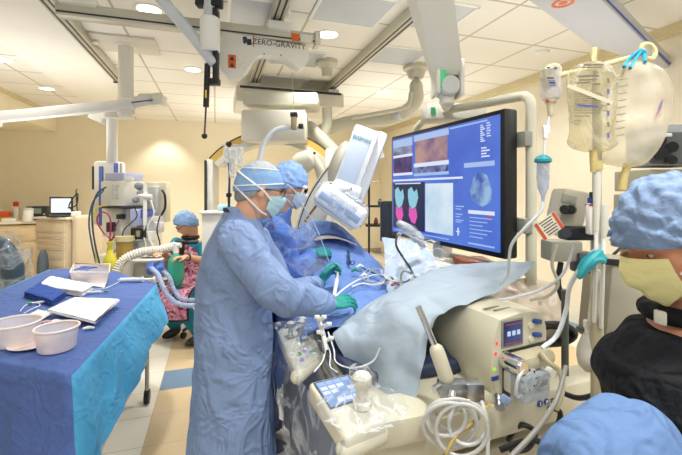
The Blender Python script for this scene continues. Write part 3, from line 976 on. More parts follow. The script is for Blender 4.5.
# plastic over the detector head
mb = MB()
def f(u, v):
    a = 2 * PI * u
    th = .35 + v * 2.1
    q = dirn * (math.cos(a) * .205) - CF * (math.sin(a) * .195)
    p = bc + un * .03 + q * math.sin(min(th, PI / 2)) * (1.0 - .10 * max(0, v - .6)) + un * (.10 * math.cos(th))
    n_ = noise.noise(p * 14) * .012
    return p + (p - bc).normalized() * n_
mb.surf(f, 48, 14)
mb.build('plastic_cover', CLEAR('film_detector', '#f4f7fb', .65, .15, 20, .10), t)['label'] = 'clear wrinkled plastic cover'
mb = MB(); mb.tube([at(306.5, 219, 2.5), at(321, 199, 2.5)], .008, 10); mb.tube([at(306, 220, 2.5), at(305, 222, 2.5)], .011, 10)
tag(mb.build('shield_handle_rod', M('brown_rod', '#a06b3c', .45)), 'thin brown rod leaning below the detector head', 'rod')

# overhead cream pipe run at the right of the arch
PIPE = M('pipe_cream', '#c6c4b2', .4)
t = thing('cable_duct_pipe', 'fat cream ceiling pipe curving from its round mount down behind the detector', 'ceiling pipe', at(415, 92, 4.9))
mb = MB(); mb.tube([at(416, 86, 4.9), at(416, 100, 4.9), at(404, 113, 4.9), at(385, 119, 4.9), at(352, 122, 4.9), at(322, 131, 4.9), at(306, 140, 4.9)], .085, 16, k=6, round_=True); mb.build('pipe', PIPE, t)
mb = MB(); mb.tube([at(411, 92, 4.75), at(408, 106, 4.75), at(396, 110, 4.75), at(380, 113, 4.75), at(352, 118, 4.75)], .026, 10, k=5); mb.build('thin_pipe', PIPE, t)
mb = MB(); mb.lathe(V((at(416, 93, 4.9).x, at(416, 93, 4.9).y, CEIL)), (0, 0, -1), [(.16, 0), (.16, .05), (.12, .07), (.10, .14), (.085, .16)], 24); mb.build('ceiling_mount', PIPE, t)
mb = MB(); mb.tube([at(395, 112, 4.9), at(395, 121, 4.9)], .10, 14); mb.build('collar', LGREY, t)
t = thing('spotlight_arm', 'cream surgical lamp on a curved arm seen inside the arch', 'lamp', at(327, 110, 4.6))
mb = MB(); mb.tube([at(327, 108, 4.7), at(327, 125, 4.7), at(321, 143, 4.7), at(330, 152, 4.75)], .06, 14, k=5); mb.build('post', PIPE, t)
mb = MB(); mb.lathe(V((at(327, 112, 4.7).x, at(327, 112, 4.7).y, CEIL)), (0, 0, -1), [(.13, 0), (.13, .05), (.07, .1), (.06, .2)], 20); mb.build('ceiling_mount', PIPE, t)
mb = MB(); mb.tube([at(309, 128, 4.6), at(322, 140, 4.6), at(333, 152, 4.6), at(340, 166, 4.6)], .085, 16, k=5, round_=True); mb.build('arm_tube', PIPE, t)
t = thing('surgical_lamp_head', 'small cream lamp head on a bent tube behind the second surgeon', 'lamp', at(312, 162, 4.0))
mb = MB(); mb.lathe(at(297, 166, 4.0), at(316, 156, 4.0) - at(297, 166, 4.0), [(.02, -.01), (.10, 0), (.12, .06), (.10, .16), (.05, .2)], 20); mb.build('lamp_shell', PIPE, t)
mb = MB(); mb.tube([at(312, 158, 4.0), at(319, 168, 4.0), at(322, 182, 4.0), at(321, 200, 4.0)], .05, 14, k=5); mb.build('bent_tube', PIPE, t)
mb = MB(); mb.ell(at(314.5, 153, 3.95), (.014, .014, .014)); mb.build('knob', BLACK, t)
# ------------------------------------------------------------------ back-left furniture
WOOD = M('pale_wood', '#dfc8a0', .5, var=.12, vs=3, stretch=(6, 6, .8))
WTOP = M('counter_top', '#e9e2cf', .35)
# counter: front face along the left wall, end face towards us
t = thing('counter_cabinet', 'pale wood counter cabinet with a cream worktop at the far left', 'cabinet', at(15, 280, 7.4))
cw = rotz(.10)
c0 = at(42, 222, 7.0)
hgt = c0.z
cx = V((c0.x - .90, c0.y + .40, 0))
mb = MB(); mb.box((cx.x, cx.y, hgt / 2 - .03), (1.5, .62, hgt - .06 - .0), cw, .004); mb.build('carcass', WOOD, t)
mb = MB(); mb.box((cx.x, cx.y - .01, hgt - .015), (1.56, .68, .045), cw, .01); mb.build('worktop', WTOP, t)
for i in range(3):
    o = cw @ V((-.5 + i * .5, -.315, 0))
    mb = MB(); mb.box(V((cx.x, cx.y, .36)) + o, (.47, .018, .60), cw, .004); dr = mb.build('door', WOOD, t)
    mb = MB(); mb.tube([V((cx.x, cx.y, .58)) + o + cw @ V((.17, -.03, 0)), V((cx.x, cx.y, .46)) + o + cw @ V((.17, -.03, 0))], .006, 8); mb.build('handle', STEEL, dr)
    mb = MB(); mb.box(V((cx.x, cx.y, .80)) + o, (.47, .018, .20), cw, .004); dr = mb.build('drawer', WOOD, t)
    mb = MB(); mb.tube([V((cx.x, cx.y, .80)) + o + cw @ V((-.06, -.03, 0)), V((cx.x, cx.y, .80)) + o + cw @ V((.06, -.03, 0))], .006, 8); mb.build('handle', STEEL, dr)
wt = hgt + .0075
def onc(px, d=7.4, ):
    p = at(px, 200, d - .20); return V((p.x, p.y, wt))
# things on the counter
p = onc(16, 7.5); t = thing('spray_bottle', 'clear bottle with a red cap on the counter', 'bottle', p)
mb = MB(); mb.lathe(p, (0, 0, 1), [(.055, 0), (.06, .01), (.06, .2), (.03, .25), (.025, .27)], 18); mb.build('bottle_body', M('milky_bottle', '#e6ddc6', .25), t)
mb = MB(); mb.lathe(p + V((0, 0, .265)), (0, 0, 1), [(.045, 0), (.045, .06), (.03, .08)], 16); mb.build('cap', RED, t)
p = onc(28, 7.25); t = thing('wipes_canister', 'white canister with a pale lid at the counter edge nearest the drawer cart', 'canister', p)
mb = MB(); mb.lathe(p, (0, 0, 1), [(.075, 0), (.08, .01), (.08, .20)], 20); mb.build('canister_body', WHITE, t)
mb = MB(); mb.lathe(p + V((0, 0, .2)), (0, 0, 1), [(.083, 0), (.083, .03), (.05, .045)], 20); mb.build('lid', LGREY, t)
p = onc(4, 7.3); t = thing('sharps_bin', 'small orange-red bin with a yellow base at the far left of the counter', 'bin', p)
mb = MB(); mb.lathe(p, (0, 0, 1), [(.08, 0), (.10, .08)], 18); mb.build('bin_base', M('yellow_plastic', '#e0b93a', .4), t)
mb = MB(); mb.lathe(p + V((0, 0, .08)), (0, 0, 1), [(.105, 0), (.11, .08), (.08, .10)], 18); mb.build('bin_top', M('orange_red', '#d4532a', .4), t)
p = onc(9, 7.2); mb = MB(); mb.box(p + V((0, 0, .03)), (.2, .14, .06), rotz(.3), .015); tag(mb.build('white_package', WHITE), 'flat white package lying before the red-capped bottle', 'package')
p = onc(38, 7.62)
t = thing('black_radio', 'black box radio with a silvery dial panel behind the white canister', 'radio', p)
mb = MB(); mb.box(p + V((0, 0, .13)), (.32, .16, .26), rotz(.05), .01); mb.build('case', DARK, t)
mb = MB(); mb.box(p + V((-.02, -.082, .17)), (.20, .006, .10), rotz(.05)); mb.build('dial_panel', M('dial', '#8d9a93', .3, var=.3, vs=40), t)
for i in (-1, 1):
    mb = MB(); q = p + V((.11 + i * .022, -.083, .08 + .03 * i)); mb.cyl(q, q + V((0, -.02, 0)), .016, n=12); mb.build('knob', LGREY, t)
p = onc(1, 7.7); mb = MB(); mb.lathe(p, (0, 0, 1), [(.04, 0), (.045, .01), (.045, .16), (.018, .19), (.018, .22)], 16); tag(mb.build('clear_bottle', M('clearish', '#dfe3dc', .15)), 'pale bottle standing behind the orange-red bin', 'bottle')
# drawer cart
t = thing('drawer_cart', 'tall beige drawer cart carrying the small computer', 'cart', at(64, 280, 7.0))
cr_ = CAMROT @ rotz(-.32)
cc_ = at(68, 250, 7.25)
W, D, Ht = .74, .62, HC - 27 * 7.0 / FOC
base = V((cc_.x, cc_.y, 0))
CARTM = M('cart_beige', '#cfc0a8', .45)
mb = MB(); mb.box(base + V((0, 0, .06 + (Ht - .10) / 2)), (W, D, Ht - .10), cr_, .015); mb.build('cabinet', CARTM, t)
mb = MB(); mb.box(base + V((0, 0, Ht - .02)), (W + .08, D + .06, .04), cr_, .012); mb.build('top_tray', M('cart_top', '#e6ddcf', .4), t)
hs = [.20, .10, .10, .10, .16, .16, .16]
z = Ht - .06
for h_ in hs:
    mb = MB(); mb.box(base + cr_ @ V((0, -D / 2 - .008, 0)) + V((0, 0, z - h_ / 2)), (W - .04, .018, h_ - .010), cr_, .004)
    dr = mb.build('drawer', M('drawer_front', '#d9cbb6', .45), t)
    mb = MB(); mb.box(base + cr_ @ V((0, -D / 2 - .020, 0)) + V((0, 0, z - .022)), (W - .12, .012, .016), cr_, .004); mb.build('handle', M('handle_beige', '#b5a58d', .45), dr)
    z -= h_
mb = MB(); mb.box(base + cr_ @ V((W / 2 + .07, .05, 0)) + V((0, 0, Ht * .53)), (.13, D - .05, Ht * 1.0), cr_, .06, seg=4); mb.build('side_bin', CARTM, t)
for a in (-1, 1):
    for b_ in (-1, 1):
        mb = MB(); q = base + cr_ @ V((a * W * .42, b_ * D * .4, 0)); mb.cyl(q + V((0, 0, .045)) - cr_ @ V((.015, 0, 0)), q + V((0, 0, .045)) + cr_ @ V((.015, 0, 0)), .045, n=16); mb.build('caster', BLACK, t)
# small computer on the cart
p = at(59, 217, 6.95); p.z = Ht + .001
t = thing('small_computer', 'small computer screen glowing white on top of the drawer cart', 'computer', p)
cm = CAMROT @ rotz(.15)
mb = MB(); mb.box(p + V((0, 0, .02)), (.30, .22, .03), cm, .008); mb.build('base', DARK, t)
mb = MB(); mb.box(p + V((0, 0, .20)) + CF * .06, (.385, .03, .32), cm, .012); mb.build('screen_bezel', DARK, t)
mb = MB(); mb.box(p + V((0, 0, .205)) + CF * .06 + cm @ V((0, -.0165, 0)), (.325, .003, .255), cm); mb.build('screen', EMIT('pc_screen', '#eef4fb', 1.1), t, smooth=False)
p = at(76, 214, 7.05); p.z = Ht + .001
t = thing('cable_charger', 'small white charger with dark coiled cables beside the computer on the cart', 'charger', p)
mb = MB(); mb.box(p + V((0, 0, .05)), (.13, .10, .10), cm, .012); mb.build('charger_body', WHITE, t)
mb = MB(); mb.tube([p + V((0, 0, .08)), p + V((-.10, -.02, .18)), p + V((-.06, -.02, .30)), p + V((.02, 0, .42)), p + V((.03, -.02, .30)), p + V((.0, -.02, .2)), p + V((-.12, -.03, .16))], .011, 8, k=6); mb.build('cable', BLACK, t)
mb = MB(); mb.tube([p + V((.02, 0, .10)), p + V((.0, 0, .46)), p + V((.015, 0, .50))], .010, 8); mb.build('hook_post', DARK, t)
# dark waste bag behind the counter end
p = at(43, 268, 6.75); mb = MB(); mb.ell(V((p.x, p.y, .30)), (.07, .12, .30), cm, 20, 12)
tag(mb.build('waste_bag', M('navy_bag', '#4a5564', .5, bump=.4, bs=15)), 'slim grey-blue bag standing between counter and drawer cart', 'bag')
# plastic-bagged arm at the left edge
dd = 3.7
t = thing('bagged_imaging_arm', 'dark curved equipment arm in a clear plastic bag at the left edge', 'bagged equipment', V((at(4, 300, dd).x, at(4, 300, dd).y, 0)))
mb = MB(); mb.tube([at(-34, 246, dd), at(-14, 241, dd), at(3, 249, dd), at(13, 265, dd), at(14, 285, dd), at(8, 310, dd), at(0, 335, dd), at(-6, 360, dd)], [.06, .075, .085, .085, .08, .075, .07, .07], 18, k=5, round_=True)
mb.build('curved_arm', M('slate_blue', '#3d5368', .3), t)
mb = MB(); mb.tube([at(-30, 262, dd - .03), at(-10, 262, dd - .03), at(-2, 276, dd - .03), at(-6, 305, dd - .03), at(-12, 335, dd)], .04, 14, k=5, round_=True); mb.build('inner_arm', M('pale_slate', '#b9c4cc', .3), t)
mb = MB(); q = at(2, 335, dd); mb.box(V((q.x - .1, q.y, .26)), (.5, .42, .46), None, .05); mb.cyl(V((q.x - .1, q.y, .45)), at(-4, 340, dd), .12); mb.build('foot', GREY, t)
mb = MB()
def f(u, v):
    a = 2 * PI * u
    c = at(-4 + 4 * v, 232 + v * 78, dd)
    r = (.12 + .14 * min(1, v * 3.5)) * (1.0 if v < .85 else 1 + (v - .85) * .6)
    p = c + CR * math.cos(a) * r * 1.1 + CF * math.sin(a) * r * .9
    return p + V((noise.noise(p * 9), noise.noise(p * 9 + V((5, 0, 0))), 0)) * .025
mb.surf(f, 36, 22); mb.build('plastic_bag', CLEAR('film_bag', '#f2f5f7', .30, .10, 4, .03), t)
# ------------------------------------------------------------------ pendant column of the anaesthesia boom
t = thing('ceiling_pendant', 'white ceiling pendant column with a long side arm at the upper left', 'ceiling pendant', V((at(126, 42, 4.15).x, at(126, 42, 4.15).y, CEIL)))
q = at(126, 42, 4.15); top = V((q.x, q.y, CEIL))
mb = MB(); mb.box(top + V((0, 0, -.012)), (.62, .5, .024), None, .004); mb.build('ceiling_plate', M('plate_white', '#dcd8cb', .5), t)
mb = MB(); mb.lathe(top, (0, 0, -1), [(.10, 0), (.10, .03), (.075, .04), (.075, .70), (.085, .70), (.085, .745), (.075, .75), (.075, .80)], 24); mb.build('upper_column', OFFW, t)
jz = at(126, 106, 4.15).z
mb = MB(); mb.cyl(V((top.x, top.y, jz - .10)), V((top.x, top.y, jz + .08)), .085, n=26, bev=.012); mb.build('joint', OFFW, t)
mb = MB()
def armbox(p0, p1, w, h, bev=.012):
    p0, p1 = V(p0), V(p1); d_ = p1 - p0
    r_, f_, u_ = frame(d_)
    mb.box((p0 + p1) / 2, (w, d_.length, h), mat3(r_, f_, u_), bev)
armbox(at(-10, 118, 3.9), at(134, 104, 4.1), .10, .10); mb.build('long_arm', M('arm_white', '#e3e3de', .35), t)
mb = MB(); armbox(at(126, 104, 4.15), at(160, 98, 4.5), .13, .12); mb.build('short_arm', MATS['arm_white'], t)
mb = MB(); mb.box(at(153, 101, 4.42), (.25, .2, .13), CAMROT, .015); mb.build('end_box', OFFW, t)
mb = MB(); mb.tube([at(132, 102.5, 4.02), at(152, 100, 4.32)], .008, 6); mb.build('dark_stripe', NAVY, t)
mb = MB(); q2 = at(112, 113, 4.25); mb.cyl(q2 + V((0, 0, .02)), q2 + V((0, 0, -.06)), .10, n=24, bev=.01); mb.build('drop_flange', OFFW, t); mb = MB(); mb.tube([q2, at(112, 140, 4.5), at(112, 172, 4.72)], .058, 22); mb.build('drop_column', OFFW, t)
mb = MB(); mb.box(at(99, 117, 4.35), (.17, .12, .10), CAMROT @ Matrix.Rotation(.4, 3, 'Y'), .012); mb.build('brake_box', OFFW, t)
# boom head
PB2 = M('boom_blue', '#6377c4', .4)
mb = MB(); mb.box(at(110, 193, 4.72), (.26, .24, .76), CAMROT, .03); mb.build('service_head', OFFW, t)
mb = MB(); mb.box(at(101, 196, 4.59), (.045, .02, .70), CAMROT, .006); mb.build('blue_strip', PB2, t); mb = MB(); mb.box(at(116, 169, 4.59), (.05, .02, .14), CAMROT, .006); mb.build('blue_strip', PB2, t)
mb = MB(); mb.box(at(95.5, 178, 4.7), (.03, .1, .28), CAMROT, .008); mb.build('rear_screen', DARK, t)
mb = MB(); mb.box(at(121, 168, 4.59), (.025, .02, .11), CAMROT, .004); mb.build('grey_strip', GREY, t)
mb = MB(); mb.cyl(at(-4, 126, 3.9), at(-4, 112, 3.9), .05, n=18); mb.build('end_knuckle', OFFW, t)
# looping cables on the left of it
for k, (cl, pts, lab) in enumerate([('#2f6f9a', [(104, 190), (93, 202), (89, 222), (92, 245), (97, 268), (99, 290)], 'blue'),
                    ('#e2cf4a', [(106, 205), (95, 210), (93, 230), (96, 252), (97, 275), (101, 292)], 'yellow'),
                    ('#a8405e', [(112, 240), (103, 232), (97, 220), (102, 212), (110, 218), (110, 238), (107, 256), (109, 275)], 'dark red'),
                    ('#3c4a5a', [(106, 187), (97, 194), (92, 212), (94, 238), (99, 262), (103, 285)], 'dark'),
                    ('#8c2f4a', [(114, 236), (109, 246), (111, 258), (114, 262)], 'maroon short')]):
    mb = MB(); mb.tube([at(x, y, 4.3 - .03 * k) for x, y in pts], .009, 8, k=6)
    tag(mb.build('gas_hose', M('hose' + str(k), cl, .4)), lab + ' hose looping down beside the anaesthesia pendant', 'hose')
# ------------------------------------------------------------------ anaesthesia machine
DM = 4.5
def mp_(px, py, dd=DM): return at(px, py, dd)
t = thing('anaesthesia_machine', 'tall white anaesthesia machine stacked with boxes, dials and screens', 'medical machine', V((at(135, 300, 4.75).x, at(135, 300, 4.75).y, 0)))
mr_ = CAMROT @ rotz(-.25)
def mbx(name, x0, y0, x1, y1, dd, dep, m, bev=.012, rot=None):
    w = (x1 - x0) / FOC * dd; h = (y1 - y0) / FOC * dd
    mb = MB(); mb.box(at((x0 + x1) / 2, (y0 + y1) / 2, dd + dep / 2), (w, dep, h), rot if rot is not None else mr_, bev)
    return mb.build(name, m, t)
q = at(136, 300, 4.85)
mb = MB(); mb.box(V((q.x, q.y, .47)), (.72, .5, .74), mr_, .02); mb.build('cabinet', OFFW, t)
mb = MB(); mb.box(V((q.x, q.y, .06)), (.80, .62, .06), mr_, .015); mb.build('base_skirt', GREY, t)
for a in (-1, 1):
    for b_ in (-1, 1):
        mb = MB(); w_ = V((q.x, q.y, .045)) + mr_ @ V((a * .34, b_ * .26, 0)); mb.cyl(w_ - CR * .02, w_ + CR * .02, .045, n=14); mb.build('caster', BLACK, t)
mb = MB(); mb.box(V((q.x, q.y + .1, 1.15)), (.50, .3, .9), mr_, .02); mb.build('back_column', OFFW, t)
bxo = mbx('monitor_box', 109, 181, 137, 206, 4.42, .32, M('box_cream', '#dedcd0', .4))
for i in range(3):
    for j in range(4):
        mb = MB(); mb.box(at(113.5 + i * 4.2, 185.5 + j * 4.2, 4.40), (.026, .012, .024), mr_, .003); mb.build('key', LGREY, bxo)
mbx('top_tray', 113, 173, 136, 181, 4.45, .30, M('tray_lilac', '#b9bddb', .4))
mbx('tray_lip', 115, 177, 135, 181.5, 4.43, .03, WHITE)
mbx('mid_panel', 108, 207, 132, 236, 4.5, .25, OFFW)
mbx('vaporizer', 133, 209, 141, 226, 4.40, .12, M('vap_lilac', '#b6bfe6', .35))
mbx('vaporizer_bank', 141, 209, 150, 218, 4.45, .15, M('vap_blue', '#5b73c8', .35))
mbx('grey_module', 146, 216, 160, 233, 4.5, .2, LGREY)
mbx('small_screen_case', 131, 228, 146, 239, 4.36, .06, BLACK)
mbx('small_screen', 136, 230.5, 141, 237, 4.352, .02, M('screen_pic', '#8e8f78', .2, var=.5, vs=60), .002)
mbx('white_module', 145, 231, 155, 240, 4.42, .12, WHITE)
mbx('flow_panel', 133, 240, 146, 262, 4.45, .2, M('flow_grey', '#bcc6cf', .4, var=.1, vs=30))
mbx('rear_panel', 146, 182, 170, 222, 4.8, .10, M('rear_panel_cream', '#e6dfc9', .4))
mbx('rear_device', 150, 186, 159, 214, 4.72, .10, LGREY)
mb = MB(); mb.tube([at(162, 190, 4.7), at(165, 196, 4.68), at(165, 208, 4.68), at(161, 216, 4.68), at(158, 226, 4.6)], .013, 8, k=5); mb.build('dark_cable', BLACK, t)
mb = MB()
for a, b_, r in ((139, 186, .05), (141, 193, .045), (136, 200, .04), (146, 196, .035)): mb.ell(at(a, b_, 4.4), (r, r, r * .9))
mb.build('pressure_dial', M('dial_grey', '#8b8f98', .3), t)
mb = MB(); mb.tube([at(145, 184, 4.4), at(145, 225, 4.4)], .022, 12); mb.tube([at(139, 195, 4.38), at(152, 197, 4.38)], .026, 12); mb.build('white_pipe', WHITE, t)
# absorber canister with amber granules
qa = at(125, 262, 4.33)
zb0 = at(125, 276, 4.33).z; zb1 = at(125, 261, 4.33).z; zb2 = at(125, 241, 4.33).z; zb3 = at(125, 236, 4.33).z
mb = MB(); mb.cyl(V((qa.x, qa.y, zb0 - .1)), V((qa.x, qa.y, zb1)), .095, n=24); mb.build('absorber_base', OFFW, t)
mb = MB(); mb.cyl(V((qa.x, qa.y, zb1)), V((qa.x, qa.y, zb2)), .088, n=24); mb.build('amber_canister', M('amber', '#a98f4c', .25, var=.2, vs=30), t)
mb = MB(); mb.cyl(V((qa.x, qa.y, zb2)), V((qa.x, qa.y, zb3)), .098, n=24); mb.build('absorber_lid', M('lid_cream', '#d8cf9f', .4), t)
for (x0, y0, x1, y1) in ((147, 247, 152, 258), (108, 222, 114, 232), (118, 214, 124, 219)):
    mbx('knob_block', x0, y0, x1, y1, 4.4, .08, DARK)
mbx('vent_screen', 116, 209, 129, 220, 4.49, .02, M('vent_screen', '#c9cdd0', .3, var=.1))
for i in range(3):
    mb = MB(); q_ = at(114 + i * 6, 229, 4.49); mb.cyl(q_, q_ - CF * .03, .018, n=14); mb.build('control_knob', LGREY, t)
mbx('monitor_base', 108, 206, 138, 208, 4.41, .3, DARK)
mbx('gas_block', 146, 200, 153, 209, 4.46, .1, M('gas_block', '#9aa0a8', .35))
mbx('clip_module', 155, 222, 163, 229, 4.44, .08, M('clip_white', '#dfe1e2', .35))
mbx('lower_cabinet_door', 128, 264, 146, 288, 4.52, .02, LGREY)
for k_, (pts_, r_, m_) in enumerate((([(134, 206), (137, 216), (130, 224), (124, 230), (121, 240)], .006, DARK), ([(151, 200), (154, 214), (148, 226), (150, 240), (158, 252)], .008, WHITE), ([(119, 220), (114, 232), (117, 246), (112, 256)], .006, M('maroon_line', '#8a3a52', .4)), ([(140, 236), (128, 246), (118, 248)], .004, DARK), ([(160, 216), (157, 230), (160, 246), (154, 256)], .007, BLACK), ([(146, 222), (143, 234), (146, 246), (142, 258)], .007, WHITE))):
    mb = MB(); mb.tube([at(x_, y_, 4.36) for x_, y_ in pts_], r_, 8, k=5); mb.build('cable', m_, t)
# worktop shelf of the machine
mb = MB(); mb.box(at(155, 258, 4.38), (.36, .42, .03), CAMROT, .01); mb.build('shelf', OFFW, t)
mb = MB(); mb.box(at(156, 267, 4.5), (.34, .32, .18), CAMROT, .02); mb.build('shelf_drawer', LGREY, t)
# yellow oxygen cylinder
q = at(110, 270, 4.0)
t = thing('gas_cylinder', 'small yellow gas cylinder beside the anaesthesia machine', 'gas cylinder', V((q.x, q.y, 0)))
zt_ = at(110, 244, 4.0).z
mb = MB(); mb.lathe(V((q.x, q.y, .06)), (0, 0, 1), [(.05, 0), (.065, .02), (.065, zt_ - .26), (.055, zt_ - .20), (.030, zt_ - .15), (.024, zt_ - .12)], 22); mb.build('cylinder_body', M('cyl_yellow', '#d9cf3c', .35), t)
mb = MB(); mb.cyl(V((q.x, q.y, zt_ - .06)), V((q.x, q.y, zt_)), .022, n=14); mb.box(V((q.x, q.y, zt_ + .01)), (.06, .03, .03), None, .006); mb.build('valve', M('valve_yellow', '#c9b93a', .4), t)
mb = MB(); z_ = at(110, 268, 4.0).z; mb.prism([(-.03, 0), (0, -.035), (.03, 0), (0, .035)], V((q.x, q.y, z_)) - CF * .066, CR, V((0, 0, 1)), CF * -.002); mb.build('hazard_diamond', M('dark_green', '#2f4a34', .5), t, smooth=False)
mb = MB(); mb.lathe(V((q.x, q.y, 0)), (0, 0, 1), [(.14, 0), (.14, .02), (.07, .03), (.07, .12), (.066, .12)], 22); mb.build('stand', DARK, t)
# corrugated breathing hoses and the green bag
def corr(pts, r, n=12, k=10, amp=.12):
    mb = MB(); P = cat([V(p) for p in pts], k)
    R = [r * (1 + amp * (1 if i % 2 else -1)) for i in range(len(P))]
    N_ = len(P); mb2 = mb
    # piecewise radii: alternate ridges
    mb2.tube(P, R, n); return mb2
HOSE = M('hose_cream', '#e3dfcf', .45); HOSEB = M('hose_blue', '#b7c7e6', .4)
tag(corr([at(113, 290, 3.95), at(116, 274, 3.95), at(124, 260, 4.0), at(142, 252, 4.05), at(160, 250, 4.1), at(176, 246, 4.12)], .045, 14, 14).build('breathing_hose', HOSE), 'thick cream corrugated hose arching from the instrument table to the green bag', 'hose')
tag(corr([at(151, 268, 4.0), at(158, 275, 3.95), at(163, 287, 3.9), at(170, 298, 3.9), at(182, 305, 3.9), at(203, 305, 4.0)], .025, 12, 14).build('breathing_hose', HOSEB), 'pale blue corrugated hose curving low to behind the near surgeon, left one', 'hose')
tag(corr([at(160, 268, 4.05), at(169, 277, 4.0), at(174, 290, 4.0), at(183, 299, 4.0), at(205, 300, 4.1)], .023, 12, 14).build('breathing_hose', HOSEB), 'pale blue corrugated hose nearest the green bag', 'hose')
for x, y in ((151, 267), (160, 267)):
    mb = MB(); mb.cyl(at(x, y - 2, 4.1), at(x, y + 4, 4.0), .045, n=16)
    tag(mb.build('hose_connector', M('conn_blue', '#5c7fd0', .35)), 'blue hose connector under the machine shelf, ' + ('left' if x < 155 else 'right') + ' one of two', 'connector')
mb = MB(); mb.lathe(at(176, 252, 4.1), at(176, 286, 4.1) - at(176, 252, 4.1), [(.02, 0), (.03, .02), (.075, .08), (.085, .18), (.08, .28), (.05, .35), (.02, .37)], 22)
tag(mb.build('breathing_bag', M('bag_green', '#3fae8c', .35)), 'green rubber breathing bag hanging before the seated woman', 'breathing bag')
mb = MB(); mb.cyl(at(176, 243, 4.1), at(176, 253, 4.1), .03, n=14); mb.cyl(at(173, 246, 4.1), at(181, 245, 4.1), .026, n=14)
tag(mb.build('elbow_connector', WHITE), 'white elbow connector on top of the green breathing bag', 'connector')
# papers on the shelf
for k, (x, y, r) in enumerate(((148, 255, .2), (156, 256, -.15))):
    p = at(x, y, 4.28); mb = MB(); mb.box(at(x, 257.2, 4.33) + V((0, 0, .02 + .0)), (.15, .16, .006), CAMROT @ rotz(r), .002)
    tag(mb.build('white_paper', WHITE), 'white paper on the anaesthesia machine shelf, ' + ('left' if k == 0 else 'right') + ' of two', 'paper')
# ------------------------------------------------------------------ seated woman
SCRUB = M('teal_scrub', '#1d7f98', .8, bump=.2, bs=30, var=.1)
SKIN = M('skin', '#d9a585', .5, var=.05, vs=20, sub=.05)
CAPB = M('cap_blue', '#7f9fc6', .75, bump=.4, bs=40, var=.12, vs=14)
fw = (CR * -.38 - CF * .92).normalized()
hd = at(186.5, 224, 4.36)
t = thing('person', 'seated person in blue cap, teal scrubs and pink patterned apron, writing by the machine', 'person', V((at(192, 300, 4.3).x, at(192, 300, 4.3).y, 0)))
h = Head(hd, CR * -.80 - CF * .55 + V((0, 0, -.55)), k=1.06)
pel = at(198, 288, 4.52); chest = at(194, 254, 4.46); nk = at(190.5, 238, 4.42)
sv = fw.cross(V((0, 0, 1))).normalized()
shR = nk + sv * .18 + V((0, 0, -.05)); shL = nk - sv * .18 + V((0, 0, -.05))
elR = at(170, 256, 4.32); wrR = at(163, 253.5, 4.15); elL = at(206, 259, 4.28); wrL = at(186, 257, 4.10)
hipR = pel + sv * .10 + V((0, 0, -.0)); hipL = pel - sv * .10
knR = pel + sv * .13 + fw * .44 + V((0, 0, .02)); knL = pel - sv * .13 + fw * .44 + V((0, 0, .02))
anR = V((at(176, 330, 4.35).x, at(176, 330, 4.35).y, .09)); anL = V((at(199, 326, 4.15).x, at(199, 326, 4.15).y, .09))
mb = MB(); h.build(mb); h.neck(mb, nk + V((0, 0, -.02)))
torso(mb, [(pel + V((0, 0, -.08)), .15, .12), (pel, .16, .13), ((pel + chest) / 2, .14, .11), (chest, .155, .12), (nk + V((0, 0, -.08)), .14, .09), (nk, .06, .055)], sv, fw)
for a, b_, c in ((shR, elR, wrR), (shL, elL, wrL)): limb(mb, [a, b_, c], [.052, .042, .028])
for a, b_, c in ((hipR, knR, anR), (hipL, knL, anL)): limb(mb, [a, b_, c], [.08, .058, .04])
hand(mb, wrR, (wrR - elR) + V((0, 0, -.02)), V((0, 0, -1)), -1, k=.95)
hand(mb, wrL, (wrL - elL) + V((0, 0, -.02)), V((0, 0, -1)), 1, k=.95)
link_mesh('body', remesh(mb, .007, 3), [SKIN], t, True, 0)
mb = MB(); bouffant(h, mb, tilt=.60, m=1.27, tmax=1.68, puff=.012, seed=2); mb.build('bouffant_cap', CAPB, t, sharp=0)
mb = MB(); torso(mb, [(pel + V((0, 0, -.09)), .18, .15), (pel, .185, .155), ((pel + chest) / 2, .165, .135), (chest, .175, .14), (nk + V((0, 0, -.07)), .165, .11), (nk + V((0, 0, -.03)), .10, .08)], sv, fw)
for a, b_, c in ((shR, elR, wrR), (shL, elL, wrL)): mb.tube([a, a.lerp(b_, .5), a.lerp(b_, .95)], [.075, .072, .072], 16, k=4)
link_mesh('scrub_top', remesh(mb, .012, 3, folds(.006)), [SCRUB], t, True, 0)
for a, b_, c in ((hipR, knR, anR), (hipL, knL, anL)):
    mb = MB(); mb.tube([a, a.lerp(b_, .6), b_, b_.lerp(c, .5), c + V((0, 0, .03))], [.10, .085, .08, .078, .075], 18, k=5, round_=False); mb.build('trouser_leg', SCRUB, t, sharp=0)
for q in (anR, anL):
    mb = MB(); rot = mat3(sv, fw, V((0, 0, 1))); mb.ell(V((q.x, q.y, .045)) + fw * .06, (.045, .13, .045), rot); mb.ell(V((q.x, q.y, .07)), (.045, .06, .05), rot); mb.build('shoe', M('shoe_dark', '#333333', .5), t)
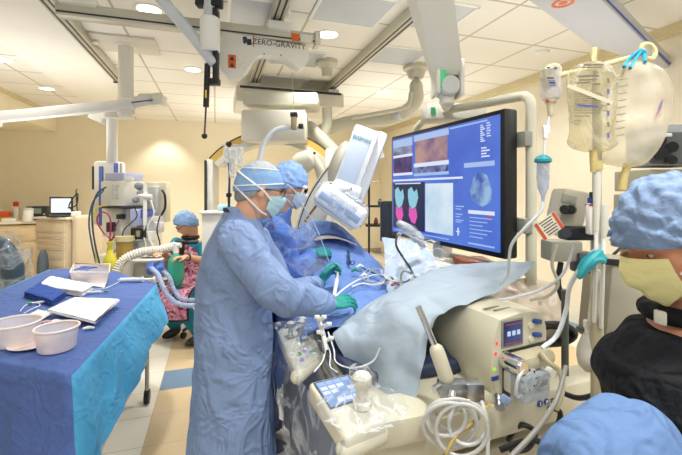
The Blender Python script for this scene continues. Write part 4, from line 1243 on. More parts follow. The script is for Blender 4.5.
# pink apron
def pink_mat():
    m = M('pink_apron', '#d98aa4', .6); nt = m.node_tree; b = nt.nodes['Principled BSDF']
    for l in list(b.inputs['Base Color'].links): nt.links.remove(l)
    tc = nt.nodes.new('ShaderNodeTexCoord'); n = nt.nodes.new('ShaderNodeTexNoise'); n.inputs['Scale'].default_value = 17; n.inputs['Detail'].default_value = 1.5; n.inputs['Distortion'].default_value = 1.5
    cr = nt.nodes.new('ShaderNodeValToRGB'); e = cr.color_ramp.elements
    e[0].position = .36; e[0].color = lin('#7c2f4c'); e[1].position = .66; e[1].color = lin('#f3dce0')
    for p_, c_ in ((.42, '#c4607f'), (.50, '#e6a2b6'), (.56, '#d5809b')):
        x = e.new(p_); x.color = lin(c_)
    nt.links.new(tc.outputs['Object'], n.inputs['Vector']); nt.links.new(n.outputs['Fac'], cr.inputs['Fac']); nt.links.new(cr.outputs['Color'], b.inputs['Base Color'])
    return m
PINK = pink_mat()
def half(c, a, b_, n=18, s0=-1.5, s1=1.5):
    return [c + sv * math.sin(s0 + (s1 - s0) * i / n) * a + fw * math.cos(s0 + (s1 - s0) * i / n) * b_ for i in range(n + 1)]
mb = MB()
lapf = (knR + knL) / 2 + fw * .07
rows = [half(nk + V((0, 0, -.045)), .15, .105), half(nk + V((0, 0, -.12)), .16, .15), half(chest, .195, .168), half((pel + chest) / 2, .19, .165), half(pel + V((0, 0, .10)), .20, .20),
        half(pel + V((0, 0, .11)) + fw * .16, .24, .16), half(pel + V((0, 0, .10)) + fw * .34, .26, .14), half(pel + V((0, 0, .02)) + fw * .42, .27, .13), half(pel + V((0, 0, -.10)) + fw * .43, .27, .13), half(pel + V((0, 0, -.20)) + fw * .43, .27, .12)]
mb.rings(rows, cap=False, closed=False); ap = mb.build('patterned_apron', PINK, t, sharp=0)
mb = MB()
for k in (0, -1):
    mb.tube([r[k] for r in rows], .012, 8, k=3)
mb.tube(rows[-1], .012, 8); mb.tube(rows[0], .016, 8); mb.build('black_trim', BLACK, ap)
mb = MB(); c0_ = nk + fw * .10 + V((0, 0, -.06)); mb.prism([(-.07, .04), (.07, .04), (.045, -.10), (-.045, -.10)], c0_ + fw * .05, sv, V((0, 0, 1)), fw * .01); mb.build('dark_collar_panel', BLACK, ap)
glasses(h, t, M('glass_frame', '#5b4038', .3), CLEAR('lens_clear', '#f2f4f6', .12, .05, 3, .08, bump=0))
eyes(h, t)
mb = MB(); mb.tube([wrL.lerp(elL, .10) + (sv * math.cos(a) + V((0, 0, 1)) * math.sin(a)) * .034 for a in [2 * PI * i / 14 for i in range(15)]], .009, 8); mb.build('wristwatch', BLACK, t)
mb = MB(); mb.tube([nk + V((0, 0, .01)) + (sv * math.cos(a) * .075 + fw * math.sin(a) * .075) for a in [2 * PI * i / 20 for i in range(21)]], .026, 10, cap=False); mb.build('dark_collar', BLACK, t, sharp=0)
# stool
p = V((pel.x, pel.y, 0)); zs = pel.z - .18
t = thing('stool', 'round black stool with a five-star wheeled base under the seated person', 'stool', p)
mb = MB(); mb.lathe(p + V((0, 0, zs)), (0, 0, 1), [(.16, 0), (.19, .015), (.19, .05), (.17, .065)], 26); mb.build('seat', BLACK, t)
mb = MB(); mb.cyl(p + V((0, 0, .10)), p + V((0, 0, zs)), .026); mb.build('gas_lift', STEEL, t)
for i in range(5):
    a = 2 * PI * i / 5 + .4; e_ = p + V((math.cos(a) * .27, math.sin(a) * .27, .085))
    mb = MB(); mb.tube([p + V((0, 0, .12)), e_], [.026, .018], 10); lg = mb.build('leg', M('base_dark', '#3a3d42', .4), t)
    mb = MB(); s_ = V((-math.sin(a), math.cos(a), 0)) * .018; w_ = V((e_.x, e_.y, .034)); mb.cyl(w_ - s_, w_ + s_, .033, n=14); mb.build('caster', BLACK, lg)
# ------------------------------------------------------------------ instrument table under blue drape
TZ = .885
PLY = [(-.55, 1.80), (-.45, 3.35), (-1.06, 4.22), (-1.46, 4.25), (-1.53, 2.7), (-.98, 2.10)]
ROY = M('royal_drape', '#4a65a4', .8, bump=.35, bs=35, var=.10, vs=9, crease=DRAPEC)
SKY = M('sky_drape', '#4ba3d0', .75, bump=.35, bs=35, var=.10, vs=9, crease=DRAPEC)
cen = V((-.95, 3.0, 0))
per = []
seglen = []
for i in range(6):
    a, b_ = V((*PLY[i], 0)), V((*PLY[(i + 1) % 6], 0))
    n_ = max(4, int((b_ - a).length / .035))
    for j in range(n_):
        per.append((a.lerp(b_, j / n_), i, j / n_))
NP = len(per)
t = thing('instrument_table', 'steel-legged instrument table, hidden under the blue drape at lower left', 'table', V((-.95, 3.0, 0)))
mb = MB(); mb.prism([(x * .97 - .95 * .03, y * .97 + 3.0 * .03) for x, y in PLY], V((0, 0, TZ - .045)), (1, 0, 0), (0, 1, 0), V((0, 0, .035))); mb.build('table_top', STEEL, t)
LEGP = [(-.56, 1.98), (-.50, 3.28), (-1.38, 4.12), (-1.44, 2.75)]
for x, y in LEGP:
    mb = MB(); mb.tube([V((x, y, .09)), V((x, y, TZ - .05))], .015, 12); lg = mb.build('leg', STEEL, t)
    mb = MB(); mb.cyl(V((x - .018, y, .05)), V((x + .018, y, .05)), .05, n=18); cs = mb.build('caster', BLACK, lg)
for k in range(4):
    a, b_ = LEGP[k], LEGP[(k + 1) % 4]
    mb = MB(); mb.tube([V((*a, .33)), V((*b_, .33))], .011, 10); mb.build('crossbar', STEEL, t)
def drape_len(i, s):
    if i == 0: return .30 + .12 * (1 - s) ** 3 + .04 * math.sin(s * 6)
    if i == 5: return .40 - .02 * math.sin(s * 9) + .05 * s
    return .32
# outward normals smoothed round the corners
def outw(k):
    acc = V((0, 0, 0))
    for q in range(-3, 4):
        a, b_ = per[(k + q) % NP][0], per[(k + q + 1) % NP][0]
        d_ = (b_ - a).normalized(); acc += V((d_.y, -d_.x, 0))
    return acc.normalized()
mb = MB()
steps = [(.0, 0)] + [(.25, 0), (.5, 0), (.75, 0), (.9, 0), (.985, 0)]
rows_ = []
HANG = 12
ring_all = []
for k in range(NP):
    p, i, s = per[k]
    ow = outw(k)
    col = []
    for f_, _ in steps[1:]:
        q = cen.lerp(p, f_); w_ = noise.noise(V((q.x * 7, q.y * 7, 0))) * .004 + abs(noise.noise(V((q.x * 3, q.y * 3, 4)))) * .003
        col.append(V((q.x, q.y, TZ + .002 + w_)))
    L = drape_len(i, s)
    for j in range(HANG + 1):
        g = j / HANG
        fold = (noise.noise(V((p.x * 5.5, p.y * 5.5, 2 + g * .5))) * .050 + noise.noise(V((p.x * 14, p.y * 14, 7 + g * 2))) * .016) * min(1, g * 1.6)
        out = .008 + .075 * g + fold
        zz = TZ - L * g - (.004 if j else -.001) + noise.noise(V((p.x * 9, p.y * 9, 0))) * .02 * g
        col.append(V((p.x, p.y, 0)) + ow * out + V((0, 0, zz)))
    ring_all.append((col, i, s))
verts = [[mb.bm.verts.new(v) for v in c] for c, _, _ in ring_all]
cv0 = mb.bm.verts.new(V((cen.x, cen.y, TZ + .002)))
for k in range(NP):
    a, b_ = verts[k], verts[(k + 1) % NP]
    i, s = ring_all[k][1], ring_all[k][2]
    mb.bm.faces.new((cv0, a[0], b_[0])).material_index = 0
    for j in range(len(a) - 1):
        q = mb.bm.faces.new((a[j], a[j + 1], b_[j + 1], b_[j]))
        hang = j >= len(steps) - 1
        blue = (i == 0) or (i == 5 and s > .93 and hang) or i in (3, 4)
        if i in (3, 4): blue = j >= len(steps) - 2
        elif i == 0: blue = hang
        q.material_index = 1 if blue else 0
tag(mb.build('table_drape', [ROY, SKY], sharp=0), 'royal blue table drape with a light blue side skirt hanging in folds at lower left', 'drape')
TT = TZ + .008
def ont(px, py, dz=0.0): return ath(px, py, TT) + V((0, 0, dz))
TUB = CLEAR('tub_milky', '#f6eeee', .72, .3, 2, .58, body='#f3ebe8', bump=.05)
def tub(px, py, r, hh, label):
    p = ont(px, py)
    t = thing('plastic_tub', label, 'tub', p, 'milky plastic tubs on the blue table')
    mb = MB(); mb.lathe(p, (0, 0, 1), [(r * .02, .003), (r * .80, .002), (r * .86, .008), (r * .97, hh - .012), (r * 1.0, hh - .006)], 36, cap=False); mb.build('tub_wall', TUB, t, sharp=50)
    mb = MB(); mb.tube([p + V((math.cos(a) * r, math.sin(a) * r, hh - .004)) for a in [2 * PI * i / 36 for i in range(37)]], .005, 8); mb.build('rim', M('tub_rim', '#efe6e2', .35), t)
    return t
tub(15, 343, .105, .105, 'milky round plastic tub with pinkish bottom at the left edge of the blue table')
tub(57, 349, .086, .105, 'milky round plastic tub nearest the front corner of the blue table')
p = ont(30, 346); mb = MB(); mb.lathe(p, (0, 0, 1), [(.02, 0), (.07, .004), (.085, .012), (.08, .012), (.06, .007)], 28)
tag(mb.build('shallow_dish', M('dish', '#e8d8d6', .35)), 'shallow milky dish lying between the two round tubs', 'dish')
# tray
c4 = [ath(48, 311, TT + .035), ath(75, 298.5, TT + .035), ath(119, 300.5, TT + .035), ath(95, 323, TT + .035)]
tc_ = sum(c4, V((0, 0, 0))) / 4
t = thing('white_tray', 'flat white plastic tray propped on small items on the blue table', 'tray', V((tc_.x, tc_.y, TT)))
def tray_f(u, v):
    p = c4[0].lerp(c4[1], u).lerp(c4[3].lerp(c4[2], u), v)
    e = min(u, 1 - u, v, 1 - v)
    return p + V((0, 0, .010 * (1 - min(1, e / .06)) + noise.noise(p * 12) * .003 - .004 * (1 if .06 < e else 0)))
mb = MB(); mb.surf(tray_f, 30, 30); mb.build('tray_sheet', M('tray_white', '#f1f1f0', .3, bump=.2, bs=25), t, sharp=0)
mb = MB(); mb.tube([c4[0], c4[1], c4[2], c4[3], c4[0]], .006, 8); mb.build('rolled_rim', MATS['tray_white'], t)
mb = MB(); pq = ont(80, 318); mb.ell(pq + V((.0, 0, .014)), (.025, .02, .014)); mb.ell(pq + V((-.05, .02, .014)), (.03, .02, .014)); mb.build('foot_block', MATS['tray_white'], t)
# folded towels
def slab(name, cs, hh, m, label, catn, bev=.01, layers=1):
    """soft folded stack on quad of table pixels"""
    P = [ont(*c) for c in cs]; cc0 = sum(P, V((0, 0, 0))) / 4
    t = thing(name, label, catn, V((cc0.x, cc0.y, TT)))
    for l in range(layers):
        mb = MB()
        def f(u, v, top):
            p = P[0].lerp(P[1], u).lerp(P[3].lerp(P[2], u), v)
            e = min(u, 1 - u, v, 1 - v)
            z0_ = hh / layers * l; z1_ = hh / layers * (l + 1) - .002
            zz = z1_ - (z1_ - z0_) * .45 * max(0, 1 - e / .10) ** 2 if top else z0_ + .001
            return p + V((0, 0, zz + (noise.noise(p * 16 + V((0, 0, l * 3))) * .005 if top else 0)))
        mb.surf(lambda u, v: f(u, v, True), 16, 16)
        mb.surf(lambda u, v: f(u, v, False), 4, 4)
        for (a, b_) in (((0, 0), (1, 0)), ((1, 0), (1, 1)), ((1, 1), (0, 1)), ((0, 1), (0, 0))):
            pass
        mb.rings([[f(u, v, False) for u, v in per4], [f(u, v, True) for u, v in per4]], cap=False)
        mb.build('folded_layer', m, t, sharp=0)
    return t
per4 = [(i / 10, 0) for i in range(10)] + [(1, i / 10) for i in range(10)] + [(1 - i / 10, 1) for i in range(10)] + [(0, 1 - i / 10) for i in range(10)]
slab('folded_blue_towel', [(24, 297), (40, 287), (66, 297), (52, 306)], .045, M('towel_blue', '#274b9b', .9, bump=.5, bs=60), 'stack of folded dark blue towels on the blue table', 'towel', layers=3)
slab('white_cloth', [(38, 290), (50, 281), (93, 290), (82, 297)], .05, M('cloth_white', '#eceae4', .85, bump=.5, bs=30), 'crumpled white cloth lying behind the tray on the blue table', 'cloth', layers=2)
slab('gauze_pad', [(29, 315), (38, 310), (52, 314), (44, 319)], .012, MATS['cloth_white'], 'small white gauze pad left of the tray', 'gauze')
slab('white_paper_slip', [(88, 285), (92, 281), (107, 282), (104, 288)], .008, WHITE, 'white paper slip in front of the clear basin on the blue table', 'paper')
# clear rectangular basin with a blue cloth
P = [ont(70, 284), ont(74, 274), ont(110, 275), ont(109, 284.5)]
cc0 = sum(P, V((0, 0, 0))) / 4
t = thing('clear_basin', 'clear rectangular plastic basin at the far end of the blue table', 'basin', V((cc0.x, cc0.y, TT)))
mb = MB()
def rect(z, k): return [V((cc0.x, cc0.y, TT + z)) + V(((q - cc0).x, (q - cc0).y, 0)) * k for q in P]
mb.rings([rect(.002, .88), rect(.09, 1.0)], cap=False); mb.poly(rect(.002, .88)); mb.build('basin_wall', TUB, t, smooth=False)
mb = MB(); q_ = rect(.092, 1.0); mb.tube(q_ + [q_[0]], .006, 8); mb.build('rim', MATS['tub_rim'], t)
p = ont(86, 279, .05); mb = MB(); mb.surf(lambda u, v: p + CR * (u - .5) * .13 + CF * (v - .5) * .12 + V((0, 0, .045 + .02 * noise.noise(V((u * 3, v * 3, 1))) - .02 * abs(v - .5))), 12, 12)
tag(mb.build('blue_cloth', ROY, sharp=0), 'small royal blue cloth lying in the clear basin', 'cloth')
# syringes, vials, leads on the table
def syringe(name, p, dirv, label, L=.13, r=.010, capc=None, capm=None):
    p = V(p); d_ = V(dirv).normalized()
    t = thing(name, label, 'syringe', p)
    c = p + V((0, 0, r + .001))
    mb = MB(); mb.lathe(c, d_, [(.003, -.02), (.004, 0), (r, .002), (r, L * .65), (r * 1.5, L * .65), (r * 1.5, L * .68)], 14); mb.build('barrel', M('syringe_body', '#dfe5ea', .2), t)
    mb = MB(); mb.lathe(c + d_ * L * .68, d_, [(r * .5, 0), (r * .5, L * .3), (r * 1.3, L * .3), (r * 1.3, L * .33)], 12); mb.build('plunger', WHITE, t)
    if capc:
        mb = MB(); mb.lathe(c - d_ * .045, d_, [(.005, 0), (.008, .01), (.008, .026)], 12); mb.build('cap', capm, t)
    return t
GREENP = M('green_plastic', '#2f9a6a', .4)
syringe('syringe', ont(120, 282), CR + CF * .1, 'clear syringe lying at the far right corner of the blue table', .26, .016)
syringe('syringe', ont(101, 293), -CR * .9 - CF * .25 + V((0, 0, .0)), 'small syringe with green cap lying behind the tray', .13, .009, True, GREENP)
syringe('syringe', ont(36, 304), CR * .9 + CF * .6, 'short syringe with green cap beside the folded blue towels', .10, .008, True, GREENP)
mb = MB(); mb.tube([ont(20, 312, .004), ont(26, 306, .006), ont(36, 303, .006), ont(40, 306, .004), ont(33, 309, .004), ont(24, 314, .004)], .003, 6, k=6)
tag(mb.build('thin_tubing', M('tubing', '#dfe3e8', .3)), 'thin clear tubing loop left of the gauze pad', 'tubing')
mb = MB(); mb.tube([ont(92, 290, .004), ont(104, 289, .004), ont(112, 286, .004), ont(122, 281, .004)], .003, 6, k=6); tag(mb.build('thin_tubing', MATS['tubing']), 'thin white tubing running to the far corner of the blue table', 'tubing')
for k, (x, y, m, lab) in enumerate(((46, 324, M('pinkish', '#d9a8a4', .5), 'pink swab in front of the tray, left'), (55, 323, WHITE, 'white swab in front of the tray, between the pink and red bits'), (78, 324, RED, 'red stopcock under the front edge of the tray'), (88, 330, WHITE, 'white connector tip hanging before the tray'))):
    p = ont(x, y); mb = MB(); mb.tube([p + V((-.02, 0, .009)), p + V((0, .012, .009)), p + V((.025, 0, .009))], [.006, .009, .006], 10, k=3, round_=True); tag(mb.build('swab' if k < 2 else 'connector', m), lab, 'swab' if k < 2 else 'connector')
# ------------------------------------------------------------------ patient table
TX0, TX1, TY0, TY1, PT = .42, 1.10, 1.15, 3.45, .93
t = thing('patient_table', 'beige patient table on a heavy pedestal with side rails and a foot-end beam', 'operating table', (.76, 2.5, 0))
mb = MB(); mb.box(((TX0 + TX1) / 2, (TY0 + TY1) / 2, PT - .05), (TX1 - TX0 - .08, TY1 - TY0, .05), None, .015); mb.build('table_top', PUMPC, t)
mb = MB(); mb.box(((TX0 + TX1) / 2, 2.35, PT + .002), (TX1 - TX0 - .08, 2.1, .055), None, .02, seg=3); mb.build('mattress', M('mattress_dark', '#2a3550', .6), t)
mb = MB(); mb.box((TX0 + .02, 2.3, PT - .05), (.022, 2.2, .045), None, .006); mb.build('side_rail', STEEL, t)
mb = MB(); mb.box((TX1 - .02, 2.3, PT - .05), (.022, 2.2, .045), None, .006); mb.build('side_rail', STEEL, t)
mb = MB(); mb.box((.76, 2.75, .42), (.42, .9, .84), None, .06); mb.build('pedestal', CREAM, t)
mb = MB(); mb.box((.76, 2.65, .035), (.6, 1.3, .07), None, .02); mb.build('base_plate', GREY, t)
# foot-end beam
mb = MB()
BQ = [(.42, 1.11), (1.60, 1.19), (1.60, 1.31), (.42, 1.27)]
mb.prism([(x - .42, y - 1.11) for x, y in BQ], (.42, 1.11, .735), (1, 0, 0), (0, 1, 0), V((0, 0, .127)), bev=.012); beam = mb.build('foot_beam', PUMPC, t)
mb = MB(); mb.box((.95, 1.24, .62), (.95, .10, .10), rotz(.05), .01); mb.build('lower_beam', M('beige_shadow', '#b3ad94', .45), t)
mb = MB(); mb.box((.82, 1.38, .80), (.6, .22, .05), rotz(.05), .01); mb.build('equipment_plate', DARK, t)
mb = MB(); mb.box((.55, 1.15, .88), (.22, .16, .09), None, .02); mb.build('corner_housing', PUMPC, t); mb = MB(); mb.box((.47, 1.35, .85), (.09, .5, .09), None, .015); mb.build('corner_housing', PUMPC, t)
bn = V((.08, -1.18, 0)).normalized(); bu = V((1.18, .08, 0)).normalized()
def onbeam(x, z, off=.001): return V((x, 1.11 + (x - .42) * .08 / 1.18, z)) + bn * off
def beampx(px, py):
    r = at(px, py, 1.0) - CAM; k = (1.11 - .42 * .08 / 1.18) / (r.y - r.x * .08 / 1.18); p = CAM + r * k
    return p.x, p.z
for k, pp in enumerate((beampx(539.5, 403.5), beampx(546, 401.5))):
    mb = MB(); q = onbeam(*pp); mb.cyl(q, q + bn * .003, .0125, n=22); dsc = mb.build('blue_emblem', NAVY, t)
    if k == 0:
        mb = MB(); mb.box(q + bn * .004, (.004, .002, .014), rotz(math.atan2(bu.y, bu.x))); mb.build('white_mark', WHITE, dsc)
    else:
        mb = MB(); mb.prism([(-.005, -.008), (-.002, -.008), (-.002, -.002), (.004, .0), (.006, .005), (.002, .008), (-.005, .006)], q + bn * .0035, bu, (0, 0, 1), bn * .002); mb.build('white_mark', WHITE, dsc)
for i in range(3):
    mb = MB(); bx_, bz_ = beampx(553, 398.5); q = onbeam(bx_, bz_ - i * .009); mb.box(q + bn * .001, (.03 - .006 * i, .002, .0035), rotz(math.atan2(bu.y, bu.x))); mb.build('printed_line', INK, t)
# ------------------------------------------------------------------ patient
pt = thing('person', 'patient lying on the table, covered by blue drapes beneath the imaging arm', 'person', (.76, 2.4, PT + .03))
ph = Head(V((.76, 3.22, PT + .15)), V((0, -.05, 1)), up=V((0, 1, 0)))
mb = MB(); ph.build(mb); ph.neck(mb, V((.76, 3.02, PT + .12)))
Xv, Zv = V((1, 0, 0)), V((0, 0, 1))
torso(mb, [(V((.76, 2.10, PT + .13)), .16, .09), (V((.76, 2.25, PT + .14)), .19, .11), (V((.76, 2.5, PT + .17)), .19, .13), (V((.76, 2.75, PT + .17)), .19, .13), (V((.76, 2.93, PT + .14)), .17, .09), (V((.76, 3.02, PT + .13)), .07, .06)], Xv, Zv)
for s in (-1, 1):
    limb(mb, [V((.76 + s * .19, 2.92, PT + .13)), V((.76 + s * .23, 2.62, PT + .09)), V((.76 + s * .20, 2.36, PT + .09))], [.052, .043, .03])
    limb(mb, [V((.76 + s * .095, 2.16, PT + .12)), V((.76 + s * .10, 1.85, PT + .11)), V((.76 + s * .10, 1.58, PT + .09))], [.085, .055, .035])
    mb.ell(V((.76 + s * .10, 1.56, PT + .11)), (.04, .045, .075))
    hand(mb, V((.76 + s * .20, 2.36, PT + .09)), V((0, -1, 0)), V((0, 0, -1)), s, k=.95)
pm = remesh(mb, .008, 3)
for v_ in pm.vertices: v_.co.z = PT + .03 + (v_.co.z - PT - .03) * .46
link_mesh('body', pm, [SKIN], pt, True, 0)
eyes(ph, pt)
# ------------------------------------------------------------------ blue patient drape
PDR = M('patient_drape', '#6384c2', .8, bump=.4, bs=30, var=.13, vs=8, crease=DRAPEC)
def ptop(Y):
    K = [(1.6, .99), (1.75, 1.02), (2.0, 1.095), (2.2, 1.13), (2.45, 1.26), (2.7, 1.36), (2.95, 1.36), (3.2, 1.33), (3.45, 1.20), (3.6, 1.08)]
    for (a, za), (b_, zb_) in zip(K, K[1:]):
        if Y <= b_:
            s = max(0, (Y - a) / (b_ - a)); s = s * s * (3 - 2 * s); return za + (zb_ - za) * s
    return K[-1][1]
def pdrape(u, v):
    Y = 1.66 + 1.91 * v
    s = (u - .5) * 2
    kk = max(0, min(1, (Y - 1.75) / .35)); kk = kk * kk * (3 - 2 * kk)
    L = abs(s) * (.40 + .40 * kk)
    w_ = .385
    zc = ptop(Y); ze = PT + .035
    if L < w_:
        x = L; k = L / w_
        z = ze + .015 + (zc - ze) * (math.cos(k * PI / 2) ** .8)
    else:
        x = w_ + .015 + (L - w_) * .10; z = ze - (L - w_)
    p = V((.76 + math.copysign(x, s), Y, z))
    q = V((p.x * 6, p.y * 6, p.z * 4))
    r_ = .45 - abs(noise.noise(q * .8 + V((3, 1, 0)))) * 1.0
    return p + V((noise.noise(q) * .02, 0, noise.noise(q * 1.3) * .014 + r_ * .028 + noise.noise(q * 3) * .009))
mb = MB(); mb.surf(pdrape, 110, 150)
tag(mb.build('patient_drape', PDR, sharp=0), 'wrinkled royal blue drape covering the patient under the detector', 'drape')
# opening with pale skin / towel edge
def onp(px, py, dz=.012):
    for k in range(60):
        d_ = 1.6 + k * .03; p = at(px, py, d_)
        if 1.72 < p.y < 3.55 and abs(p.x - .76) < .385:
            kk = abs(p.x - .76) / .385
            z = PT + .05 + (ptop(p.y) - PT - .035) * (math.cos(kk * PI / 2) ** .8)
            if p.z < z + .02: return V((p.x, p.y, z + .02 + dz))
    return at(px, py, 2.4)
def strip(pts, w_, m, name, label, catn, th=.004, n=40, wv=0):
    P = cat([onp(*q) for q in pts], 8)
    mb = MB()
    L_ = len(P)
    def f(u, v):
        i = min(int(u * (L_ - 1)), L_ - 1); p = P[i]
        return p + V((0, 1, 0)) * (v - .5) * w_ * math.sin(PI * min(.97, max(.03, u))) ** .4 + V((0, 0, .006 * math.sin(v * PI)))
    mb.surf(f, L_ - 1, 6); return tag(mb.build(name, m, sharp=0), label, catn)
strip([(314, 243), (324, 241), (336, 241), (348, 245), (356, 248)], .16, M('cream_gauze', '#ecdcc6', .7, var=.1, vs=30, bump=.3, bs=40), 'gauze_strip', 'cream gauze strip laid across an opening in the blue patient drape', 'gauze')
strip([(318, 239), (330, 237.5), (346, 241), (352, 244)], .03, M('dark_blue_tape', '#1d2f63', .7), 'drape_tape', 'dark blue tape edge beyond the cream gauze strip', 'tape')
# pale drape over the pump, table foot
PALE = M('pale_drape', '#a2b2c1', .75, bump=.3, bs=28, var=.06, vs=8, crease=[(2.5, .35, (1, 1, 1))])
g = [[(352, 316, 1.98), (386, 297, 1.95), (432, 270, 1.95), (486, 263, 1.88), (536, 262, 1.80)],
     [(337, 327, 1.80), (376, 303, 1.72), (424, 284, 1.70), (476, 283, 1.64), (512, 284, 1.70)],
     [(336, 340, 1.60), (366, 336, 1.50), (396, 312, 1.45), (432, 301, 1.49), (478, 301, 1.54)],
     [(356, 378, 1.52), (380, 380, 1.40), (404, 370, 1.36), (420, 336, 1.38), (440, 316, 1.45)],
     [(364, 394, 1.48), (386, 404, 1.36), (410, 408, 1.31), (422, 372, 1.33), (428, 345, 1.40)]]
mb = MB(); mb.surf(patch([[at(*q) for q in r] for r in g], 1, 1, .014, 8.0, 3.0), 70, 70)
tag(mb.build('pale_drape', PALE, sharp=0), 'pale grey-blue paper drape hanging over the foot of the table and the pump', 'drape')
g = [[(382, 238, 2.75), (404, 240, 2.6), (426, 245, 2.45)], [(384, 256, 2.45), (408, 258, 2.3), (436, 262, 2.15)], [(384, 280, 2.2), (408, 282, 2.05), (440, 276, 1.98)], [(382, 300, 2.05), (400, 298, 1.95), (425, 288, 1.9)]]
mb = MB(); mb.surf(patch([[at(*q) for q in r] for r in g], 1, 1, .012, 8.0, 5.0), 40, 50)
tag(mb.build('white_side_drape', M('white_side', '#b4c3d4', .7, bump=.3, bs=28, var=.05), sharp=0), 'whitish side sheet falling right of the blue patient drape', 'drape')
# clear plastic over that side
g = [[(402, 226, 2.15), (412, 226, 2.15), (424, 236, 2.15), (440, 244, 2.1)], [(390, 248, 2.1), (410, 246, 2.05), (430, 250, 2.02), (447, 256, 2.0)], [(384, 272, 2.0), (408, 268, 1.95), (430, 268, 1.92), (446, 268, 1.92)], [(388, 292, 1.9), (412, 288, 1.86), (430, 282, 1.85), (444, 272, 1.87)]]
mb = MB(); mb.surf(patch([[at(*q) for q in r] for r in g], 1, 1, .025, 14.0, 8.0), 48, 48)
FILM = CLEAR('film', '#f2f6fa', .5, .12, 8, .05)
tag(mb.build('clear_plastic_cover', FILM, sharp=0), 'crumpled clear plastic sheet under the left corner of the big display', 'plastic sheet')
t = thing('display_handset', 'grey handset grip under the plastic sheet below the display corner', 'handset', at(415, 236, 2.2))
mb = MB(); mb.tube([at(400, 224, 2.22), at(408, 229, 2.2), at(417, 238, 2.2), at(422, 246, 2.2)], [.022, .028, .03, .02], 14, k=4, round_=True); mb.build('grip', M('grip_grey', '#a7adb3', .4), t)
# ------------------------------------------------------------------ surgeon, near
GOWN = M('surgical_gown', '#7c93bd', .72, bump=.4, bs=30, var=.07, vs=7, crease=CLOTHC)
GOWN2 = M('surgical_gown_deep', '#4f79c2', .72, bump=.35, bs=45, var=.10, vs=7, crease=CLOTHC)
GLOVE = M('teal_glove', '#168a84', .38, bump=.15, bs=50, var=.10, vs=20)
MASKM = M('mask_teal', '#b4d8de', .75, bump=.2, bs=60)
STRAPM = M('strap_white', '#e4e8ea', .6)
def person_standing(label, fw, hd, hfw, hk, nk, rows, hem_rows, shR, elR, wrR, shL, elL, wrL, hR, hL, feet, pelc, gown, gloveargs, seed, up=V((0, 0, 1))):
    sv = fw.cross(V((0, 0, 1))).normalized()
    t = thing('person', label, 'person', V((pelc.x, pelc.y, 0)))
    h = Head(hd, hfw, up, hk)
    mb = MB(); h.build(mb); h.neck(mb, nk + V((0, 0, -.03)))
    torso(mb, [(pelc + V((0, 0, -.10)), .13, .10), (pelc, .16, .115)] + [(c, a * .78, b_ * .74) for c, a, b_ in rows], sv, fw)
    for a, b_, c in ((shR, elR, wrR), (shL, elL, wrL)): limb(mb, [a, b_, c], [.050, .042, .028])
    hand(mb, wrR, *hR[:2], hR[2], curl=hR[3], thin=.72); hand(mb, wrL, *hL[:2], hL[2], curl=hL[3], thin=.72)
    for s, ft in ((1, feet[0]), (-1, feet[1])):
        hp = pelc + sv * s * .09 + V((0, 0, -.04)); kn = hp.lerp(ft, .5) + fw * .02
        limb(mb, [hp, kn, V((ft.x, ft.y, .09))], [.085, .058, .04])
    link_mesh('body', remesh(mb, .007, 3), [SKIN], t, True, 0)
    # gown
    mb = MB(); torso(mb, hem_rows + rows, sv, fw)
    for a, b_, c in ((shR, elR, wrR), (shL, elL, wrL)):
        d_ = (c - b_).normalized()
        mb.tube([a + (a - b_).normalized() * .02, a, a.lerp(b_, .5), b_, b_.lerp(c, .5), c - d_ * .02], [.07, .088, .080, .075, .062, .045], 20, k=5, round_=True)
    link_mesh('surgical_gown', remesh(mb, .010, 6, folds(.017, 7, 2.6, seed, 1.3)), [gown], t, True, 0)
    for wv_, hh, el in ((wrR, hR, elR), (wrL, hL, elL)):
        mb = MB(); hand(mb, wv_, hh[0], hh[1], hh[2], curl=hh[3], thin=1.06)
        d_ = (wv_ - el).normalized()
        mb.tube([wv_ - d_ * .085, wv_ - d_ * .04, wv_, wv_ + V(hh[0]).normalized() * .02], [.048, .043, .034, .030], 18, k=3)
        link_mesh('glove', remesh(mb, .0035, 2), [GLOVE], t, True, 0)
    for ft in feet:
        mb = MB(); rot = mat3(sv, fw, V((0, 0, 1)))
        mb.ell(V((ft.x, ft.y, .05)) + fw * .07, (.05, .14, .05), rot); mb.ell(V((ft.x, ft.y, .075)), (.048, .065, .055), rot)
        link_mesh('shoe', remesh(mb, .008, 3), [M('shoe_navy', '#26304a', .6)], t, True, 0)
    for s, ft in ((1, feet[0]), (-1, feet[1])):
        hp = pelc + sv * s * .09 + V((0, 0, -.04))
        mb = MB(); mb.tube([hp, hp.lerp(ft, .5) + fw * .02, V((ft.x, ft.y, .10))], [.095, .085, .075], 18, k=5); mb.build('trouser_leg', M('scrub_navy', '#2f4f8f', .8), t, sharp=0)
    return t, h, sv
fw = (CR * .94 + CF * .30).normalized()
hd = at(258.5, 190.5, 1.77)
nk = at(243, 218, 1.78)
rows = [(at(233, 345, 1.77), .225, .165), (at(234, 292, 1.77), .215, .165), (at(236, 257, 1.77), .215, .150), (at(239, 234, 1.77), .18, .105), (at(241, 220, 1.78), .085, .078), (at(243, 213, 1.78), .076, .074), (at(243.5, 209, 1.78), .072, .070)]
hem = [(at(231, 480, 1.78), .27, .195), (at(231, 440, 1.78), .26, .19), (at(232, 395, 1.78), .24, .175)]
shR, elR, wrR = at(236, 240, 1.60), at(280, 294, 1.55), at(329, 305, 1.77)
shL, elL, wrL = at(252, 240, 1.95), at(284, 292, 2.06), at(319, 283, 2.06)
pelc = at(233, 375, 1.78)
feet = [V((pelc.x, pelc.y, .05)) - CF * .10 + CR * .02, V((pelc.x, pelc.y, .05)) + CF * .12 + CR * .03]
